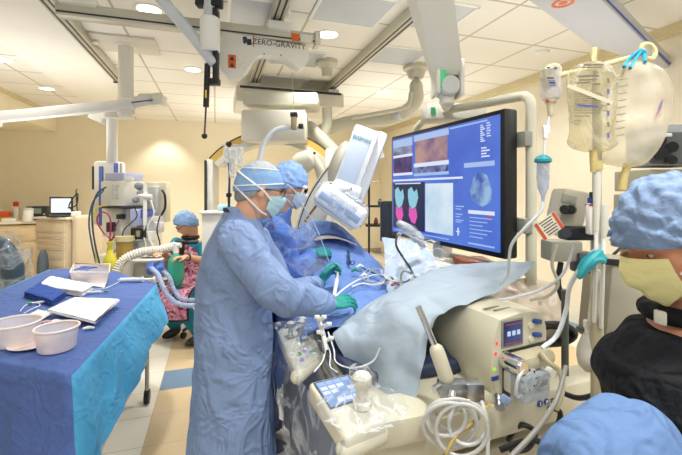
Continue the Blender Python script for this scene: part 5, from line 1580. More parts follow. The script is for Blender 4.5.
hRd = (at(358, 297, 1.86) - wrR); hLd = (at(332, 266, 2.12) - wrL)
t, h, sv = person_standing('nearest standing person in pale blue gown, tied headband and mask, shown in profile', fw, hd, (CR * .87 + CF * .47 + V((0, 0, -.20))), 1.05, nk, rows, hem, shR, elR, wrR, shL, elL, wrL,
    (hRd, V((0, 0, -1)) + CF * .5, 1, (.40, .45, .5, .6)), (hLd, CR * .7 - CF * .5 + V((0, 0, -.4)), -1, (1.0, 1.1, 1.1, 1.2)), feet, pelc, GOWN, None, 1.3)
HAIRG = M('grey_hair', '#8d8f93', .7, bump=.8, bs=90, var=.25, vs=60)
mb = MB(); bouffant(h, mb, tilt=.62, m=1.055, tmax=1.62, puff=.003, seed=5); mb.build('grey_hair', HAIRG, t, sharp=0)
# surgical cap: grey translucent crown + blue headband
mb = MB()
def band(u, v):
    a = 2 * PI * u
    lo_ = .03 + .22 * math.cos(a); hi_ = .86 + .10 * math.cos(a)
    el = lo_ + v * (hi_ - lo_)
    return h.p(a, el, 1.115 + .03 * math.sin(v * PI) + .010 * noise.noise(V((math.cos(a) * 3, math.sin(a) * 3, v * 4))))
mb.surf(band, 60, 14); mb.build('headband', M('headband_blue', '#7fa6d6', .75, bump=.4, bs=50, var=.1), t, sharp=0)
mb = MB(); bouffant(h, mb, tilt=-.02, m=1.115, tmax=.86, puff=.003, seed=11); mb.build('cap_crown', M('crown_grey', '#a9b2bb', .7, bump=.6, bs=60, var=.25, vs=25), t, sharp=0)
mb = MB()
strap(h, mb, [(x, .18 + .20 * math.cos(x), 1.155) for x in [2 * PI * i / 24 for i in range(25)]], .0035)
mb.tube([h.p(x, .74 + .12 * math.cos(x), 1.15) for x in [2 * PI * i / 40 for i in range(41)]], .003, 6)
mb.build('headband_tie', STRAPM, t)
mb = MB(); face_mask(h, mb); mb.build('face_mask', MASKM, t, sharp=0)
mb = MB()
for s in (-1, 1):
    strap(h, mb, [(s * 1.15, -.28, 1.10), (s * 1.6, -.02, 1.16), (s * 2.3, .25, 1.17), (s * 2.9, .42, 1.17), (PI * s, .46, 1.17)], .0042)
    strap(h, mb, [(s * 1.0, -.82, 1.12), (s * 1.5, -.72, 1.10), (s * 2.1, -.42, 1.06), (s * 2.7, -.10, 1.10), (s * PI, .02, 1.15)], .0042)
mb.build('mask_tie', STRAPM, t)
glasses(h, t, BLACK, CLEAR('lens_clear', '#f2f4f6', .12, .05, 3, .08, bump=0)); eyes(h, t)
mb = MB(); mb.tube([nk + (sv * math.cos(a) * .078 + fw * math.sin(a) * .080) + V((0, 0, .005 - .035 * math.sin(a))) for a in [2 * PI * i / 24 for i in range(25)]], .010, 10); mb.build('dark_collar', M('navy_collar', '#20273d', .7), t)
for a in (.2, -.1, .5):
    mb = MB(); q = nk + (sv * math.cos(a) * .086 + fw * math.sin(a) * .088) + V((0, 0, .005 - .035 * math.sin(a))); mb.ell(q, (.004, .004, .005)); mb.build('collar_dot', WHITE, t)
# ------------------------------------------------------------------ surgeon, behind
fw = (CR * .93 + CF * .25).normalized()
hd = at(287.5, 187.5, 2.36); nk = at(281, 213, 2.38)
base = V((.19, 2.5, 0))
pelc = V((.20, 2.5, .95))
rows = [(V((.22, 2.49, 1.05)), .20, .15), (V((.27, 2.47, 1.22)), .20, .15), (V((.32, 2.44, 1.36)), .20, .135), (V((.35, 2.43, 1.44)), .16, .10), (nk + V((0, 0, -.005)), .08, .075), (nk + V((.01, 0, .04)), .066, .064)]
hem = [(V((.20, 2.5, .20)), .25, .17), (V((.20, 2.5, .5)), .24, .165), (V((.20, 2.5, .85)), .22, .155)]
shR, elR, wrR = V((.33, 2.24, 1.38)), at(292, 278, 2.28), at(313, 254, 2.34)
shL, elL, wrL = V((.38, 2.62, 1.38)), at(308, 262, 2.62), at(330, 258, 2.62)
feet = [V((.21, 2.40, .05)), V((.23, 2.62, .05))]
t, h, sv = person_standing('second standing person behind, deep blue gown, puffed blue cap, dark glasses and mask', fw, hd, (fw + V((0, 0, -.28)) + CF * .16), 1.06, nk, rows, hem, shR, elR, wrR, shL, elL, wrL,
    (at(333, 249, 2.42) - wrR, V((0, 0, -1)) + CF * .6, 1, (.9, 1.0, 1.0, 1.1)), (at(345, 262, 2.62) - wrL, V((0, 0, -1)), -1, (.7, .7, .8, .9)), feet, pelc, GOWN2, None, 4.1)
mb = MB(); bouffant(h, mb, tilt=.32, m=1.22, tmax=1.62, puff=.012, seed=8, squash=1.06); mb.build('bouffant_cap', M('cap_film', '#7fa3da', .6, bump=.5, bs=40, var=.2, vs=12), t, sharp=0)
mb = MB(); face_mask(h, mb); mb.build('face_mask', M('mask_white', '#d3e2ea', .75, bump=.2, bs=60), t, sharp=0)
mb = MB()
for s in (-1, 1):
    strap(h, mb, [(s * 1.0, -.3, 1.12), (s * 1.6, .0, 1.2), (s * 2.4, .2, 1.22)], .004); strap(h, mb, [(s * .9, -.8, 1.12), (s * 1.7, -.55, 1.10), (s * 2.6, -.3, 1.1)], .004)
mb.build('mask_tie', STRAPM, t)
glasses(h, t, M('dark_red_frame', '#4a2630', .3), M('dark_lens', '#33202a', .1), r=.023); eyes(h, t)
# clear drape / shield between the two
g = [[(266, 206, 2.14), (279, 199, 2.14), (291, 196, 2.13), (302, 207, 2.12)], [(263, 240, 2.15), (282, 232, 2.13), (302, 225, 2.12), (318, 238, 2.12)], [(266, 275, 2.16), (285, 268, 2.13), (306, 262, 2.12), (327, 263, 2.11)], [(280, 300, 2.15), (296, 300, 2.13), (312, 298, 2.11), (326, 292, 2.10)], [(296, 322, 2.12), (304, 324, 2.11), (314, 322, 2.10), (322, 314, 2.10)]]
mb = MB(); mb.surf(patch([[at(*q) for q in r] for r in g], 1, 1, .016, 11.0, 2.0), 44, 60)
tag(mb.build('clear_shield_drape', CLEAR('film_shield', '#e4edfb', .34, .10, 6, .07), sharp=0), 'clear plastic shield drape hanging between the two standing surgeons', 'plastic sheet')
t = thing('radiation_shield', 'thin clear-edged shield bar at the top of the plastic between the surgeons', 'shield', at(296, 202, 2.12))
mb = MB(); mb.tube([at(276, 200, 2.14), at(292, 195, 2.13), at(303, 206, 2.12), at(318, 232, 2.12), at(329, 262, 2.11)], .003, 8, k=5); mb.build('edge_bar', M('edge_bar', '#9fb6d8', .2), t)
mb = MB(); mb.tube([at(301, 195, 2.1), at(304, 188.5, 2.1)], .006, 8); mb.ell(at(305, 187.5, 2.1), (.014, .014, .010)); mb.build('white_knob', WHITE, t)
# syringe held by the near surgeon, forceps, catheter coils on the drape
t = thing('syringe', 'steel-tipped clear syringe held upright in the left glove over the drape', 'syringe', at(335, 294, 2.0))
mb = MB(); mb.tube([at(331.5, 302, 1.98), at(334, 296, 2.0)], .003, 8); mb.build('needle', STEEL, t)
mb = MB(); mb.tube([at(334, 296, 2.0), at(337, 279, 2.06)], .011, 14); mb.build('barrel', MATS['syringe_body'], t)
mb = MB(); mb.tube([at(337, 279, 2.06), at(338, 272, 2.08)], .006, 10); mb.build('plunger', WHITE, t)
CATH = M('catheter_grey', '#9aa2aa', .3); CATHW = M('catheter_white', '#d5dade', .3)
def loop(pts, r, m, label, dz=.012, k=8):
    mb = MB(); mb.tube([onp(x, y, dz) if len(q) == 2 else at(*q) for q in pts for x, y in (q[:2],)], r, 8, k=k)
    return tag(mb.build('catheter_tubing', m), label, 'tubing')
cx_, cy_ = 371, 280
loop([(cx_ + 12 * math.cos(a) + i * .5, cy_ + 7.5 * math.sin(a)) for i, a in enumerate([.55 * j for j in range(23)])], .0038, CATH, 'grey coiled catheter lying on the blue drape near the white sheet', .016)
loop([(335, 300), (345, 291), (356, 285), (366, 281), (378, 277), (392, 278, 2.0), (404, 281, 1.95)], .0045, CATHW, 'white catheter running from the glove across the drape to the right')
loop([(360, 268), (366, 274), (380, 278), (392, 281, 2.0), (405, 282, 1.95), (412, 277, 1.95)], .004, BLACK, 'black lead crossing the drape edge toward the plastic sheet')
loop([(352, 292), (362, 288), (372, 291), (382, 288), (386, 282)], .0045, CATHW, 'short white tubing on the drape below the coiled catheter', .018)
loop([(398, 232, 2.2), (396, 244, 2.1), (402, 256, 2.0), (410, 268, 1.95), (414, 276, 1.93)], .006, BLACK, 'black cable hanging from the handset under the display')
loop([(402, 284, 1.93), (401, 276, 1.95), (404, 271, 1.96), (410, 273, 1.95), (416, 278, 1.92)], .005, M('olive_cable', '#7d7f68', .4), 'olive cable loop at the foot of the plastic sheet')
t = thing('hemostat', 'small dark clamp standing on the blue drape right of the gloves', 'clamp', onp(349, 262))
a = onp(348, 257, .02); b_ = onp(350, 268, .02)
mb = MB(); mb.tube([a, b_], .007, 8); mb.build('jaw', M('gunmetal', '#4a5868', .35, metal=.6), t)
for s in (-1, 1):
    mb = MB(); c = b_ + V((s * .012, -.012, .004)); mb.tube([c + (CR * math.cos(q) + CZ * math.sin(q)) * .012 for q in [2 * PI * i / 12 for i in range(13)]], .003, 6); mb.build('finger_ring', MATS['gunmetal'], t)
for k, (x, y) in enumerate(((352, 273), (357, 270), (361, 278), (387, 280), (392, 285))):
    p = onp(x, y, .008) if k < 3 else at(x, y, 1.98)
    mb = MB(); mb.tube([p, p + CR * .02 + CZ * .012, p + CR * .035 + CZ * .002], [.007, .009, .006], 10, round_=True)
    tag(mb.build('stopcock', (GREENP, WHITE, WHITE, M('dark_blue_cap', '#22325c', .4), RED)[k]), ('green stopcock', 'white stopcock beside the green one', 'white stopcock before the coil', 'dark blue stopcock at the drape edge', 'red stopcock at the drape edge')[k] + ' on the patient drape', 'stopcock')
# ------------------------------------------------------------------ table-side controls
def qprism(top, down, m, name, parent, bev=.01):
    """box from four top corners and a downward offset"""
    t_ = bmesh.new()
    A = [t_.verts.new(V(p)) for p in top]; B = [t_.verts.new(V(p) + down) for p in top]
    t_.faces.new(A); t_.faces.new(B[::-1])
    for i in range(4): t_.faces.new((A[i], B[i], B[(i + 1) % 4], A[(i + 1) % 4]))
    bmesh.ops.recalc_face_normals(t_, faces=t_.faces)
    if bev: bmesh.ops.bevel(t_, geom=list(t_.edges), offset=bev, segments=3, affect='EDGES', profile=.5)
    mb = MB(); mb.add(t_); return mb.build(name, m, parent)
def onquad(c, u, v, off=0.0):
    n_ = (c[1] - c[0]).cross(c[3] - c[0]).normalized()
    if n_.z < 0: n_ = -n_
    return c[0].lerp(c[1], u).lerp(c[3].lerp(c[2], u), v) + n_ * off
c = [at(308, 382, 1.30), at(350, 372, 1.36), at(388, 421, 1.13), at(345, 439, 1.06)]
ctr = sum(c, V((0, 0, 0))) / 4
t = thing('touch_control_panel', 'cream table-side control panel with a lit blue touch screen and a plastic-wrapped joystick', 'control panel', ctr)
qprism(c, V((.0, .0, -.065)), M('panel_cream', '#dbd8c6', .4), 'panel_body', t, .014)
mb = MB(); a_, b_ = c[3].lerp(c[2], .05), c[3].lerp(c[2], .95); mb.tube([a_ + V((0, 0, -.050)) + (c[0] - c[3]) * .09 + (c[1] - c[0]) * .06, b_ + V((0, 0, -.050)) + (c[0] - c[3]) * .09 - (c[1] - c[0]) * .06], .030, 20, round_=True); mb.build('rounded_front', MATS['panel_cream'], t)
def onsub(u0, v0, u1, v1, off): return [onquad(c, u0, v0, off), onquad(c, u1, v0, off), onquad(c, u1, v1, off), onquad(c, u0, v1, off)]
mb = MB(); mb.quad(*onsub(.08, .05, .92, .56, .0015)); sc_ = mb.build('screen_bezel', DARK, t, smooth=False)
mb = MB(); mb.quad(*onsub(.11, .07, .89, .54, .0025)); ts = mb.build('touch_screen', EMIT('touch_blue', '#7ea6e6', .95), t, smooth=False)
for i in range(4):
    for j in range(5):
        if j == 0 or (i + j) % 5 != 4:
            u0 = .14 + i * .185; v0 = .09 + j * .087
            mb = MB(); mb.quad(*onsub(u0, v0, u0 + .155, v0 + .066, .0035)); mb.build('touch_button', EMIT('touch_white', '#e6f0fc', 1.0) if (i * 3 + j) % 3 else EMIT('touch_mid', '#a9c6f2', .95), ts, smooth=False)
n_ = (c[1] - c[0]).cross(c[3] - c[0]).normalized(); n_ = n_ if n_.z > 0 else -n_
j0 = onquad(c, .72, .66); 
mb = MB(); mb.lathe(j0, V((0, 0, 1)), [(.030, 0), (.028, .015), (.020, .02), (.018, .055), (.024, .062), (.030, .075), (.030, .09), (.022, .10), (.008, .103)], 24); mb.build('joystick', M('wrapped_white', '#e4e0d2', .35, bump=.8, bs=50), t)
mb = MB()
def f(u, v):
    a = 2 * PI * u; r = .040 + .10 * (v ** 3)
    p = j0 + V((math.cos(a) * r, math.sin(a) * r, .11 * (1 - v) + .006))
    return p + V((noise.noise(p * 30), noise.noise(p * 30 + V((4, 0, 0))), 0)) * .008
mb.surf(f, 32, 14); mb.build('plastic_wrap', CLEAR('film_wrap', '#f4f6f8', .5, .15, 16, .06), t, sharp=0)
mb = MB(); mb.tube([ctr + V((.03, 0, -.06)), ctr + V((.12, .02, -.10))], .03, 14); mb.build('mounting_arm', STEEL, t)
# second panel, farther along
c = [at(277, 329, 1.80), at(308, 323, 1.86), at(322, 352, 1.66), at(297, 374, 1.54)]
ctr = sum(c, V((0, 0, 0))) / 4
t = thing('lever_control_panel', 'cream table-side control panel with levers and coloured keys under plastic, beside the near gown', 'control panel', ctr)
qprism(c, V((0, 0, -.06)), MATS['panel_cream'], 'panel_body', t, .014)
mb = MB(); mb.tube([c[3].lerp(c[2], .09) + V((0, 0, -.035)) + (c[0] - c[3]) * .08, c[3].lerp(c[2], .91) + V((0, 0, -.035)) + (c[0] - c[3]) * .08], .030, 18, round_=True); mb.build('rounded_front', MATS['panel_cream'], t)
KEY = [EMIT('key_green', '#6fcf8a', .5), EMIT('key_violet', '#b9a5ea', .6), EMIT('key_white', '#eef0f4', .5)]
for i in range(3):
    for j in range(2):
        mb = MB(); mb.cyl(onquad(c, .3 + i * .2, .72 + j * .13, 0), onquad(c, .3 + i * .2, .72 + j * .13, .006), .010, n=14); mb.build('key', KEY[(i + j) % 3], t)
for (u_, v_, h_) in ((.3, .25, .06), (.6, .35, .07), (.75, .15, .05)):
    q = onquad(c, u_, v_); mb = MB(); mb.lathe(q, (0, 0, 1), [(.020, 0), (.012, .01), (.010, h_ * .6), (.018, h_ * .7), (.018, h_), (.008, h_ + .006)], 16); mb.build('lever', LGREY, t)
mb = MB()
def f(u, v):
    p = onquad(c, -.08 + 1.16 * u, -.08 + 1.16 * v)
    return p + V((0, 0, .015 + .055 * math.sin(PI * u) * math.sin(PI * min(1, v * 1.2)) + noise.noise(p * 22) * .014))
mb.surf(f, 30, 30); mb.build('plastic_cover', CLEAR('film_wrap', '', 0), t, sharp=0)
# white stopcock manifold + tubing
t = thing('stopcock_manifold', 'white stopcock manifold with clear tubing standing before the near glove', 'manifold', at(324, 352, 1.62))
mb = MB(); mb.tube([at(319, 319, 1.66), at(327, 350, 1.60)], .010, 12); mb.build('manifold_body', WHITE, t)
for i, (x, y) in enumerate(((317, 320), (329, 327), (319, 335), (331, 341), (324, 320))):
    mb = MB(); p0 = at(320 + (y - 319) * .26, y, 1.63); p1 = at(x, y - 3, 1.60); mb.tube([p0, p1], .0085, 10, round_=True); mb.box(p1, (.022, .012, .016), CAMROT, .004); mb.build('stopcock', WHITE, t)
for k, pts in enumerate(([(322, 336, 1.63), (330, 352, 1.58), (330, 366, 1.50), (337, 372, 1.42)], [(328, 332, 1.63), (334, 350, 1.56), (336, 362, 1.48), (352, 368, 1.42), (372, 362, 1.4), (380, 348, 1.4)], [(326, 350, 1.6), (322, 362, 1.5), (314, 372, 1.45)])):
    mb = MB(); mb.tube([at(*q) for q in pts], .0032, 8, k=7); tag(mb.build('clear_tubing', M('clear_tubing', '#d9e0e6', .2)), ('clear tubing dropping from the manifold to the touch panel', 'clear tubing looping from the manifold over the pale drape', 'short clear tubing ending left of the touch panel')[k], 'tubing')
# lead skirt under the table rail + clear plastic hanging in front
mb = MB()
mb.surf(lambda u, v: V((.405 + .012 * math.sin(u * 40) * v + .004 * noise.noise(V((u * 9, v * 4, 0))), 1.20 + 1.30 * u, .89 - .70 * v)), 60, 14)
tag(mb.build('lead_skirt', M('skirt_grey', '#8f95a6', .7, var=.06), sharp=0), 'grey radiation skirt hanging from the near side of the patient table', 'skirt')
g = [[(268, 330, 1.92), (280, 334, 1.80), (296, 374, 1.56), (318, 402, 1.32), (346, 442, 1.06)],
     [(262, 370, 1.92), (276, 378, 1.78), (294, 410, 1.54), (312, 445, 1.30), (336, 500, 1.06)],
     [(258, 410, 1.92), (272, 425, 1.78), (290, 460, 1.54), (308, 500, 1.30), (330, 570, 1.06)],
     [(262, 440, 1.90), (276, 462, 1.76), (292, 500, 1.54), (308, 560, 1.30), (332, 640, 1.06)]]
mb = MB(); mb.surf(patch([[at(*q) for q in r] for r in g], 1, 1, .016, 9.0, 12.0), 60, 40)
tag(mb.build('clear_plastic_drape', CLEAR('film_side', '#eef2f8', .45, .12, 6, .05), sharp=0), 'clear plastic drape hanging from the table side beside the near gown', 'plastic sheet')
# ------------------------------------------------------------------ pump
pn = (-CF * .90 + CR * .43).normalized(); pa = (CR * .90 + CF * .43).normalized(); pz = V((0, 0, 1))
pc = at(518, 349.5, 1.43)
t = thing('infusion_pump_console', 'big beige pump console with a small lit screen and roller head', 'pump', pc - pn * .15 + V((0, 0, -.16)))
prof = [(-.105, .128), (-.128, .075), (-.142, .01), (-.142, -.06), (-.125, -.12), (-.10, -.155), (.115, -.155), (.14, -.12), (.147, .04), (.13, .105), (.10, .13), (0, .138)]
def pf(a, b_, off=0.0): return pc + pa * a + pz * b_ + pn * off
rr = []
for off, k in ((-.38, .80), (-.36, .92), (-.31, .985), (-.1, 1.02), (0, 1.0), (.008, .97)):
    rr.append([pf(a * k, b_ * k, off) for a, b_ in [((cat([V((*q, 0)) for q in prof + [prof[0]]], 3)[i]).x, (cat([V((*q, 0)) for q in prof + [prof[0]]], 3)[i]).y) for i in range(36)]])
mb = MB(); mb.rings(rr); mb.build('console_body', PUMPC, t, sharp=50)
def prect(name, a0, b0, a1, b1, off, th, m, parent=None, bev=.003):
    mb = MB(); mb.box(pf((a0 + a1) / 2, (b0 + b1) / 2, off + th / 2 - .002), (a1 - a0, th, b1 - b0), mat3(pa, -pn, pz), bev); return mb.build(name, m, parent or t)
prect('screen_bezel', -.095, .022, .015, .122, .008, .006, M('bezel_grey', '#8f8d80', .4))
ps = prect('screen', -.087, .030, .007, .114, .013, .003, EMITN('pump_screen', '#101c3c', '#33509c', 9, .7), None, .001)
for i in range(3): prect('screen_digit', -.070 + i * .024, .064, -.056 + i * .024, .080, .0155, .003, EMIT('digit', '#cfe0f8', .9), ps, 0)
prect('screen_line', -.08, .036, .0, .041, .0155, .003, EMIT('digit_red', '#a0405a', .7), ps, 0)
prect('screen_line', -.08, .102, .0, .107, .0155, .003, EMIT('digit_red', '#a0405a', .7), ps, 0)
for b_, nm in ((.095, 'blue_button'), (.045, 'blue_button')):
    mb = MB(); mb.box(pf(.085, b_, .014), (.045, .012, .018), mat3(pa, -pn, pz) @ Matrix.Rotation(.2, 3, 'Y'), .005); mb.build(nm, NAVY, t)
    mb = MB(); mb.cyl(pf(.055, b_ - .012, .006), pf(.055, b_ - .012, .014), .012, n=14); mb.build('round_key', BEIGE, t)
for a, b_, m in ((-.115, .045, EMIT('red_led', '#ff4030', 1.5)), (-.12, .010, EMIT('red_led', '', 1)), (-.128, -.045, EMIT('green_led', '#9fe03a', 1.2)), (-.126, -.045, EMIT('green_led', '', 1))):
    mb = MB(); mb.ell(pf(a, b_, .004), (.008, .008, .008)); mb.build('indicator_lamp', m, t)
prect('blue_key', -.138, -.085, -.105, -.068, .004, .008, NAVY)
prect('dark_recess', -.088, -.155, .145, .012, .004, .012, BLACK)
prect('roller_housing', -.085, -.045, .100, .010, .012, .075, M('housing_beige', '#bdb69a', .4), None, .02)
mb = MB(); mb.cyl(pf(-.078, -.018, .085), pf(-.078, -.018, .012), .030, n=22); mb.cyl(pf(-.078, -.018, .09), pf(-.078, -.018, .07), .022, n=22); mb.build('chrome_roller', CHROME, t)
prect('roller_block', -.09, -.125, -.005, -.048, .012, .05, M('white_block', '#d6d4ca', .35), None, .01)
mb = MB(); wq = pf(-.045, -.066, .062); mb.cyl(wq, wq + pn * .022, .044, n=32, bev=.003); wh = mb.build('white_wheel', M('wheel_white', '#dcdad4', .35), t)
for i in range(8):
    a = 2 * PI * i / 8; q = wq + pn * .0225 + (pa * math.cos(a) + pz * math.sin(a)) * .034
    mb = MB(); mb.cyl(q, q + pn * .001, .0045, n=10); mb.build('wheel_hole', DARK, wh)
mb = MB(); mb.cyl(wq + pn * .022, wq + pn * .026, .012, n=14); mb.build('hub', LGREY, wh)
mb = MB(); mb.cyl(pf(.055, -.056, .02), pf(.055, -.056, .075), .036, n=24, bev=.004); mb.cyl(pf(.055, -.056, .075), pf(.055, -.056, .10), .016, n=16); mb.build('side_reel', WHITE, t)
mb = MB(); mb.box(pf(-.03, -.088, .075), (.125, .06, .085), mat3(pa, -pn, pz), .004); mb.build('clear_guard', CLEAR('guard', '#dbe4ef', .30, .1, 3, .15, bump=0), t)
mb = MB(); mb.tube([pf(-.075, -.02, .085), pf(-.105, -.045, .09), pf(-.11, -.08, .085), pf(-.10, -.11, .08), pf(-.075, -.115, .08)], .006, 8, k=6); mb.build('pump_tube', CATHW, t)
for i in range(3): prect('top_print', 0, 0, .001, .001, -.5, .001, PUMPC) if False else None
for i in range(4):
    mb = MB(); q = pf(-.045 + .05 * (i % 2) - .01 * i, .1395 - .001, -.05 - .03 * (i // 2)); mb.box(q, (.042, .012, .0025), mat3(pa, -pn, pz)); mb.build('printed_text', M('faded_print', '#8c8768', .6), t, smooth=False)
mb = MB(); mb.cyl(pf(-.10, -.166, -.05), pf(-.10, -.150, -.05), .02, n=14); mb.build('foot', DARK, t); mb = MB(); mb.cyl(pf(.11, -.166, -.05), pf(.11, -.150, -.05), .02, n=14); mb.build('foot', DARK, t)
# blue-handled clamp knob
t = thing('clamp_knob', 'small steel clamp with a pale blue wing knob below the pump console', 'clamp', at(503, 405, 1.32))
mb = MB(); mb.cyl(at(499, 396, 1.34), at(500, 408, 1.30), .016, n=14); mb.build('clamp_body', STEEL, t)
mb = MB(); mb.box(at(505, 400, 1.29), (.035, .012, .030), CAMROT @ Matrix.Rotation(.6, 3, 'Y'), .005); mb.build('wing_knob', M('wing_blue', '#8fa3c9', .35), t)
# dark drum behind the drape, left of the pump
t = thing('dark_drum', 'dark blue-grey drum half hidden between the pale drape and the pump', 'drum', at(420, 400, 1.62))
mb = MB(); mb.lathe(at(432, 372, 1.70), (at(416, 372, 1.50) - at(432, 372, 1.70)), [(.02, 0), (.125, .005), (.135, .02), (.135, .16), (.12, .18), (.05, .185)], 30); mb.build('drum_body', M('drum_dark', '#25303c', .4), t)
mb = MB(); mb.ell(at(421, 347, 1.50), (.008, .008, .008)); mb.build('amber_lamp', EMIT('amber_led', '#f0c060', 1.0), t)
# steel pole with cream handle and coiled hoses
t = thing('table_pole', 'slanting steel pole with cream lower grip clamped at the foot of the table', 'pole', at(448, 388, 1.26))
mb = MB(); mb.tube([at(418, 306, 1.30), at(438, 353, 1.27)], .0105, 16); mb.build('steel_rod', CHROME, t)
mb = MB(); mb.tube([at(437, 351, 1.27), at(446, 377, 1.255)], .024, 18, round_=True); mb.build('grip', PUMPC, t)
mb = MB(); mb.box(at(452, 388, 1.26), (.09, .05, .05), CAMROT, .008); mb.box(at(472, 390, 1.28), (.07, .05, .06), CAMROT, .008); mb.build('clamp_block', STEEL, t)
mb = MB(); mb.tube([at(440, 386, 1.235), at(434, 390, 1.22)], .012, 12); mb.build('lever', STEEL, t)
mb = MB(); mb.tube([at(452, 392, 1.22), at(452, 402, 1.20), at(462, 407, 1.2), at(470, 403, 1.21)], .014, 12, k=5); mb.build('hook', CHROME, t)
HW = M('hose_white', '#c6c9c9', .35)
for k, (cx2, cy2, rx, ry, dd, ph_) in enumerate(((455, 415, 24, 16, 1.18, 0), (450, 425, 27, 22, 1.15, .6), (462, 430, 26, 26, 1.13, 1.3), (446, 418, 20, 18, 1.16, 2.1), (468, 424, 19, 21, 1.15, 2.9))):
    mb = MB(); mb.tube([at(cx2 + rx * math.cos(a + ph_), cy2 + ry * math.sin(a + ph_), dd + .02 * math.sin(a)) for a in [2 * PI * i / 30 * 1.1 for i in range(31)]], .0058, 10)
    tag(mb.build('coiled_hose', HW), ('upper small loop of pale hose', 'middle loop of pale hose', 'lowest wide loop of pale hose', 'leftmost small loop of pale hose', 'rightmost narrow loop of pale hose')[k] + ' hanging below the table pole', 'hose')
mb = MB(); mb.tube([at(482, 402, 1.22), at(486, 418, 1.15), at(488, 436, 1.12), at(487, 470, 1.1)], .0058, 10, k=5); tag(mb.build('hanging_hose', HW), 'straight pale hose hanging at the right of the hose loops', 'hose')
mb = MB(); mb.tube([at(490, 404, 1.24), at(470, 425, 1.17), at(452, 442, 1.13), at(444, 475, 1.12), at(442, 590, 1.2), at(440, 715, 1.2)], .004, 8, k=5); tag(mb.build('yellow_tube', M('yellow_tube', '#b9a252', .4)), 'thin yellow tube slanting behind the hose loops', 'tubing')
mb = MB(); mb.tube([at(566, 366, 1.27), at(558, 396, 1.22), at(549, 412, 1.18), at(533, 434, 1.12), at(510, 458, 1.08)], .0075, 12, k=5); tag(mb.build('grey_hose', M('grey_hose', '#8b8a84', .4)), 'thick grey hose slanting down in front of the beam to the bottom edge', 'hose')
for k, pts in enumerate(([(508, 440, 1.45), (520, 425, 1.42), (535, 432, 1.4), (528, 448, 1.4), (510, 452, 1.4)], [(530, 415, 1.5), (545, 408, 1.48), (560, 412, 1.45), (556, 432, 1.45)], [(500, 450, 1.35), (530, 440, 1.35), (548, 446, 1.32)], [(560, 392, 1.45), (580, 398, 1.42), (604, 392, 1.4)])):
    mb = MB(); mb.tube([at(*q) for q in pts], .010, 8, k=6); tag(mb.build('black_cable', BLACK), ('curled black cable low under the beam', 'black cable hanging from the beam beside the blue sleeve', 'lowest black cable at the bottom edge under the beam', 'black cable right of the beam above the blue sleeve')[k], 'cable')
# tan plastic bag behind the pump
t = tag(None, None, None) if False else None
g = [[(492, 296, 2.0), (512, 282, 2.0), (540, 280, 2.0), (566, 290, 2.0)], [(490, 310, 1.9), (512, 306, 1.85), (542, 306, 1.85), (568, 308, 1.9)], [(494, 326, 1.85), (514, 330, 1.8), (542, 332, 1.8), (566, 330, 1.85)], [(498, 345, 1.9), (516, 350, 1.86), (542, 350, 1.86), (564, 346, 1.9)]]
mb = MB(); mb.surf(patch([[at(*q) for q in r] for r in g], 1, 1, .02, 13.0, 21.0), 40, 40)
tag(mb.build('tan_bag', M('tan_bag', '#d8c8b4', .35, bump=.5, bs=25, var=.25, vs=10), sharp=0), 'tan crinkled plastic bag behind the pump console', 'bag')
# red tray + box under the display
t = thing('red_tray_box', 'low cream box with an orange-red tray under the big display', 'box', at(470, 285, 2.35))
mb = MB(); mb.box(at(462, 274, 2.4), (.36, .25, .14), CAMROT, .01); mb.build('box_body', OFFW, t)
mb = MB(); mb.box(at(473, 261, 2.34), (.19, .2, .03), CAMROT, .006); mb.build('red_tray', M('tray_red', '#b5502f', .45), t)
mb = MB(); mb.box(at(470, 380, 2.45), (.36, .28, 1.0), CAMROT, .01); mb.build('cart_column', M('col_grey', '#8d8f90', .5), t)
# ------------------------------------------------------------------ IV pole
ip = at(597, 300, 1.32)
t = thing('fluid_pole', 'cream fluid pole with a hooked crossbar holding the fluid bags at upper right', 'IV pole', V((ip.x, ip.y, 0)))
POLE = M('pole_cream', '#bdb597', .35, metal=.2)
ztop = at(600, 62, 1.32).z
mb = MB(); mb.cyl(V((ip.x, ip.y, .06)), V((ip.x, ip.y, ztop)), .014, n=18); mb.build('pole', POLE, t)
mb = MB(); mb.cyl(V((ip.x, ip.y, .9)), V((ip.x, ip.y, 1.52)), .019, n=18); mb.build('pole_sleeve', POLE, t)
hb = [at(556, 76, 1.28), at(575, 72, 1.29), at(600, 66, 1.31), at(625, 59, 1.33), at(645, 54, 1.34)]
mb = MB(); mb.tube(hb, .009, 10); mb.build('crossbar', M('bar_cream', '#d9cf9f', .4), t)
def hook(p, s):
    return [p, p + CR * s * .012 + CZ * .02, p + CR * s * .002 + CZ * .034, p - CR * s * .022 + CZ * .030, p - CR * s * .036 + CZ * .006, p - CR * s * .026 - CZ * .016, p - CR * s * .006 - CZ * .014]
for p, s in ((hb[0], 1), (hb[4], -1)):
    mb = MB(); mb.tube(hook(p, s), .0075, 10, k=4); mb.build('hook', MATS['bar_cream'], t)
mb = MB(); mb.tube([at(594, 48, 1.30), at(593, 60, 1.30), at(596, 70, 1.31)], .010, 10); mb.build('centre_peg', MATS['bar_cream'], t)
for i in range(5):
    a = 2 * PI * i / 5 + .3; e_ = V((ip.x + math.cos(a) * .27, ip.y + math.sin(a) * .27, .075))
    mb = MB(); mb.tube([V((ip.x, ip.y, .09)), e_], [.022, .016], 10); lg = mb.build('leg', M('base_grey', '#7f8285', .4), t)
    mb = MB(); s_ = V((-math.sin(a), math.cos(a), 0)) * .014; w_ = V((e_.x, e_.y, .032)); mb.cyl(w_ - s_, w_ + s_, .032, n=14); mb.build('caster', BLACK, lg)
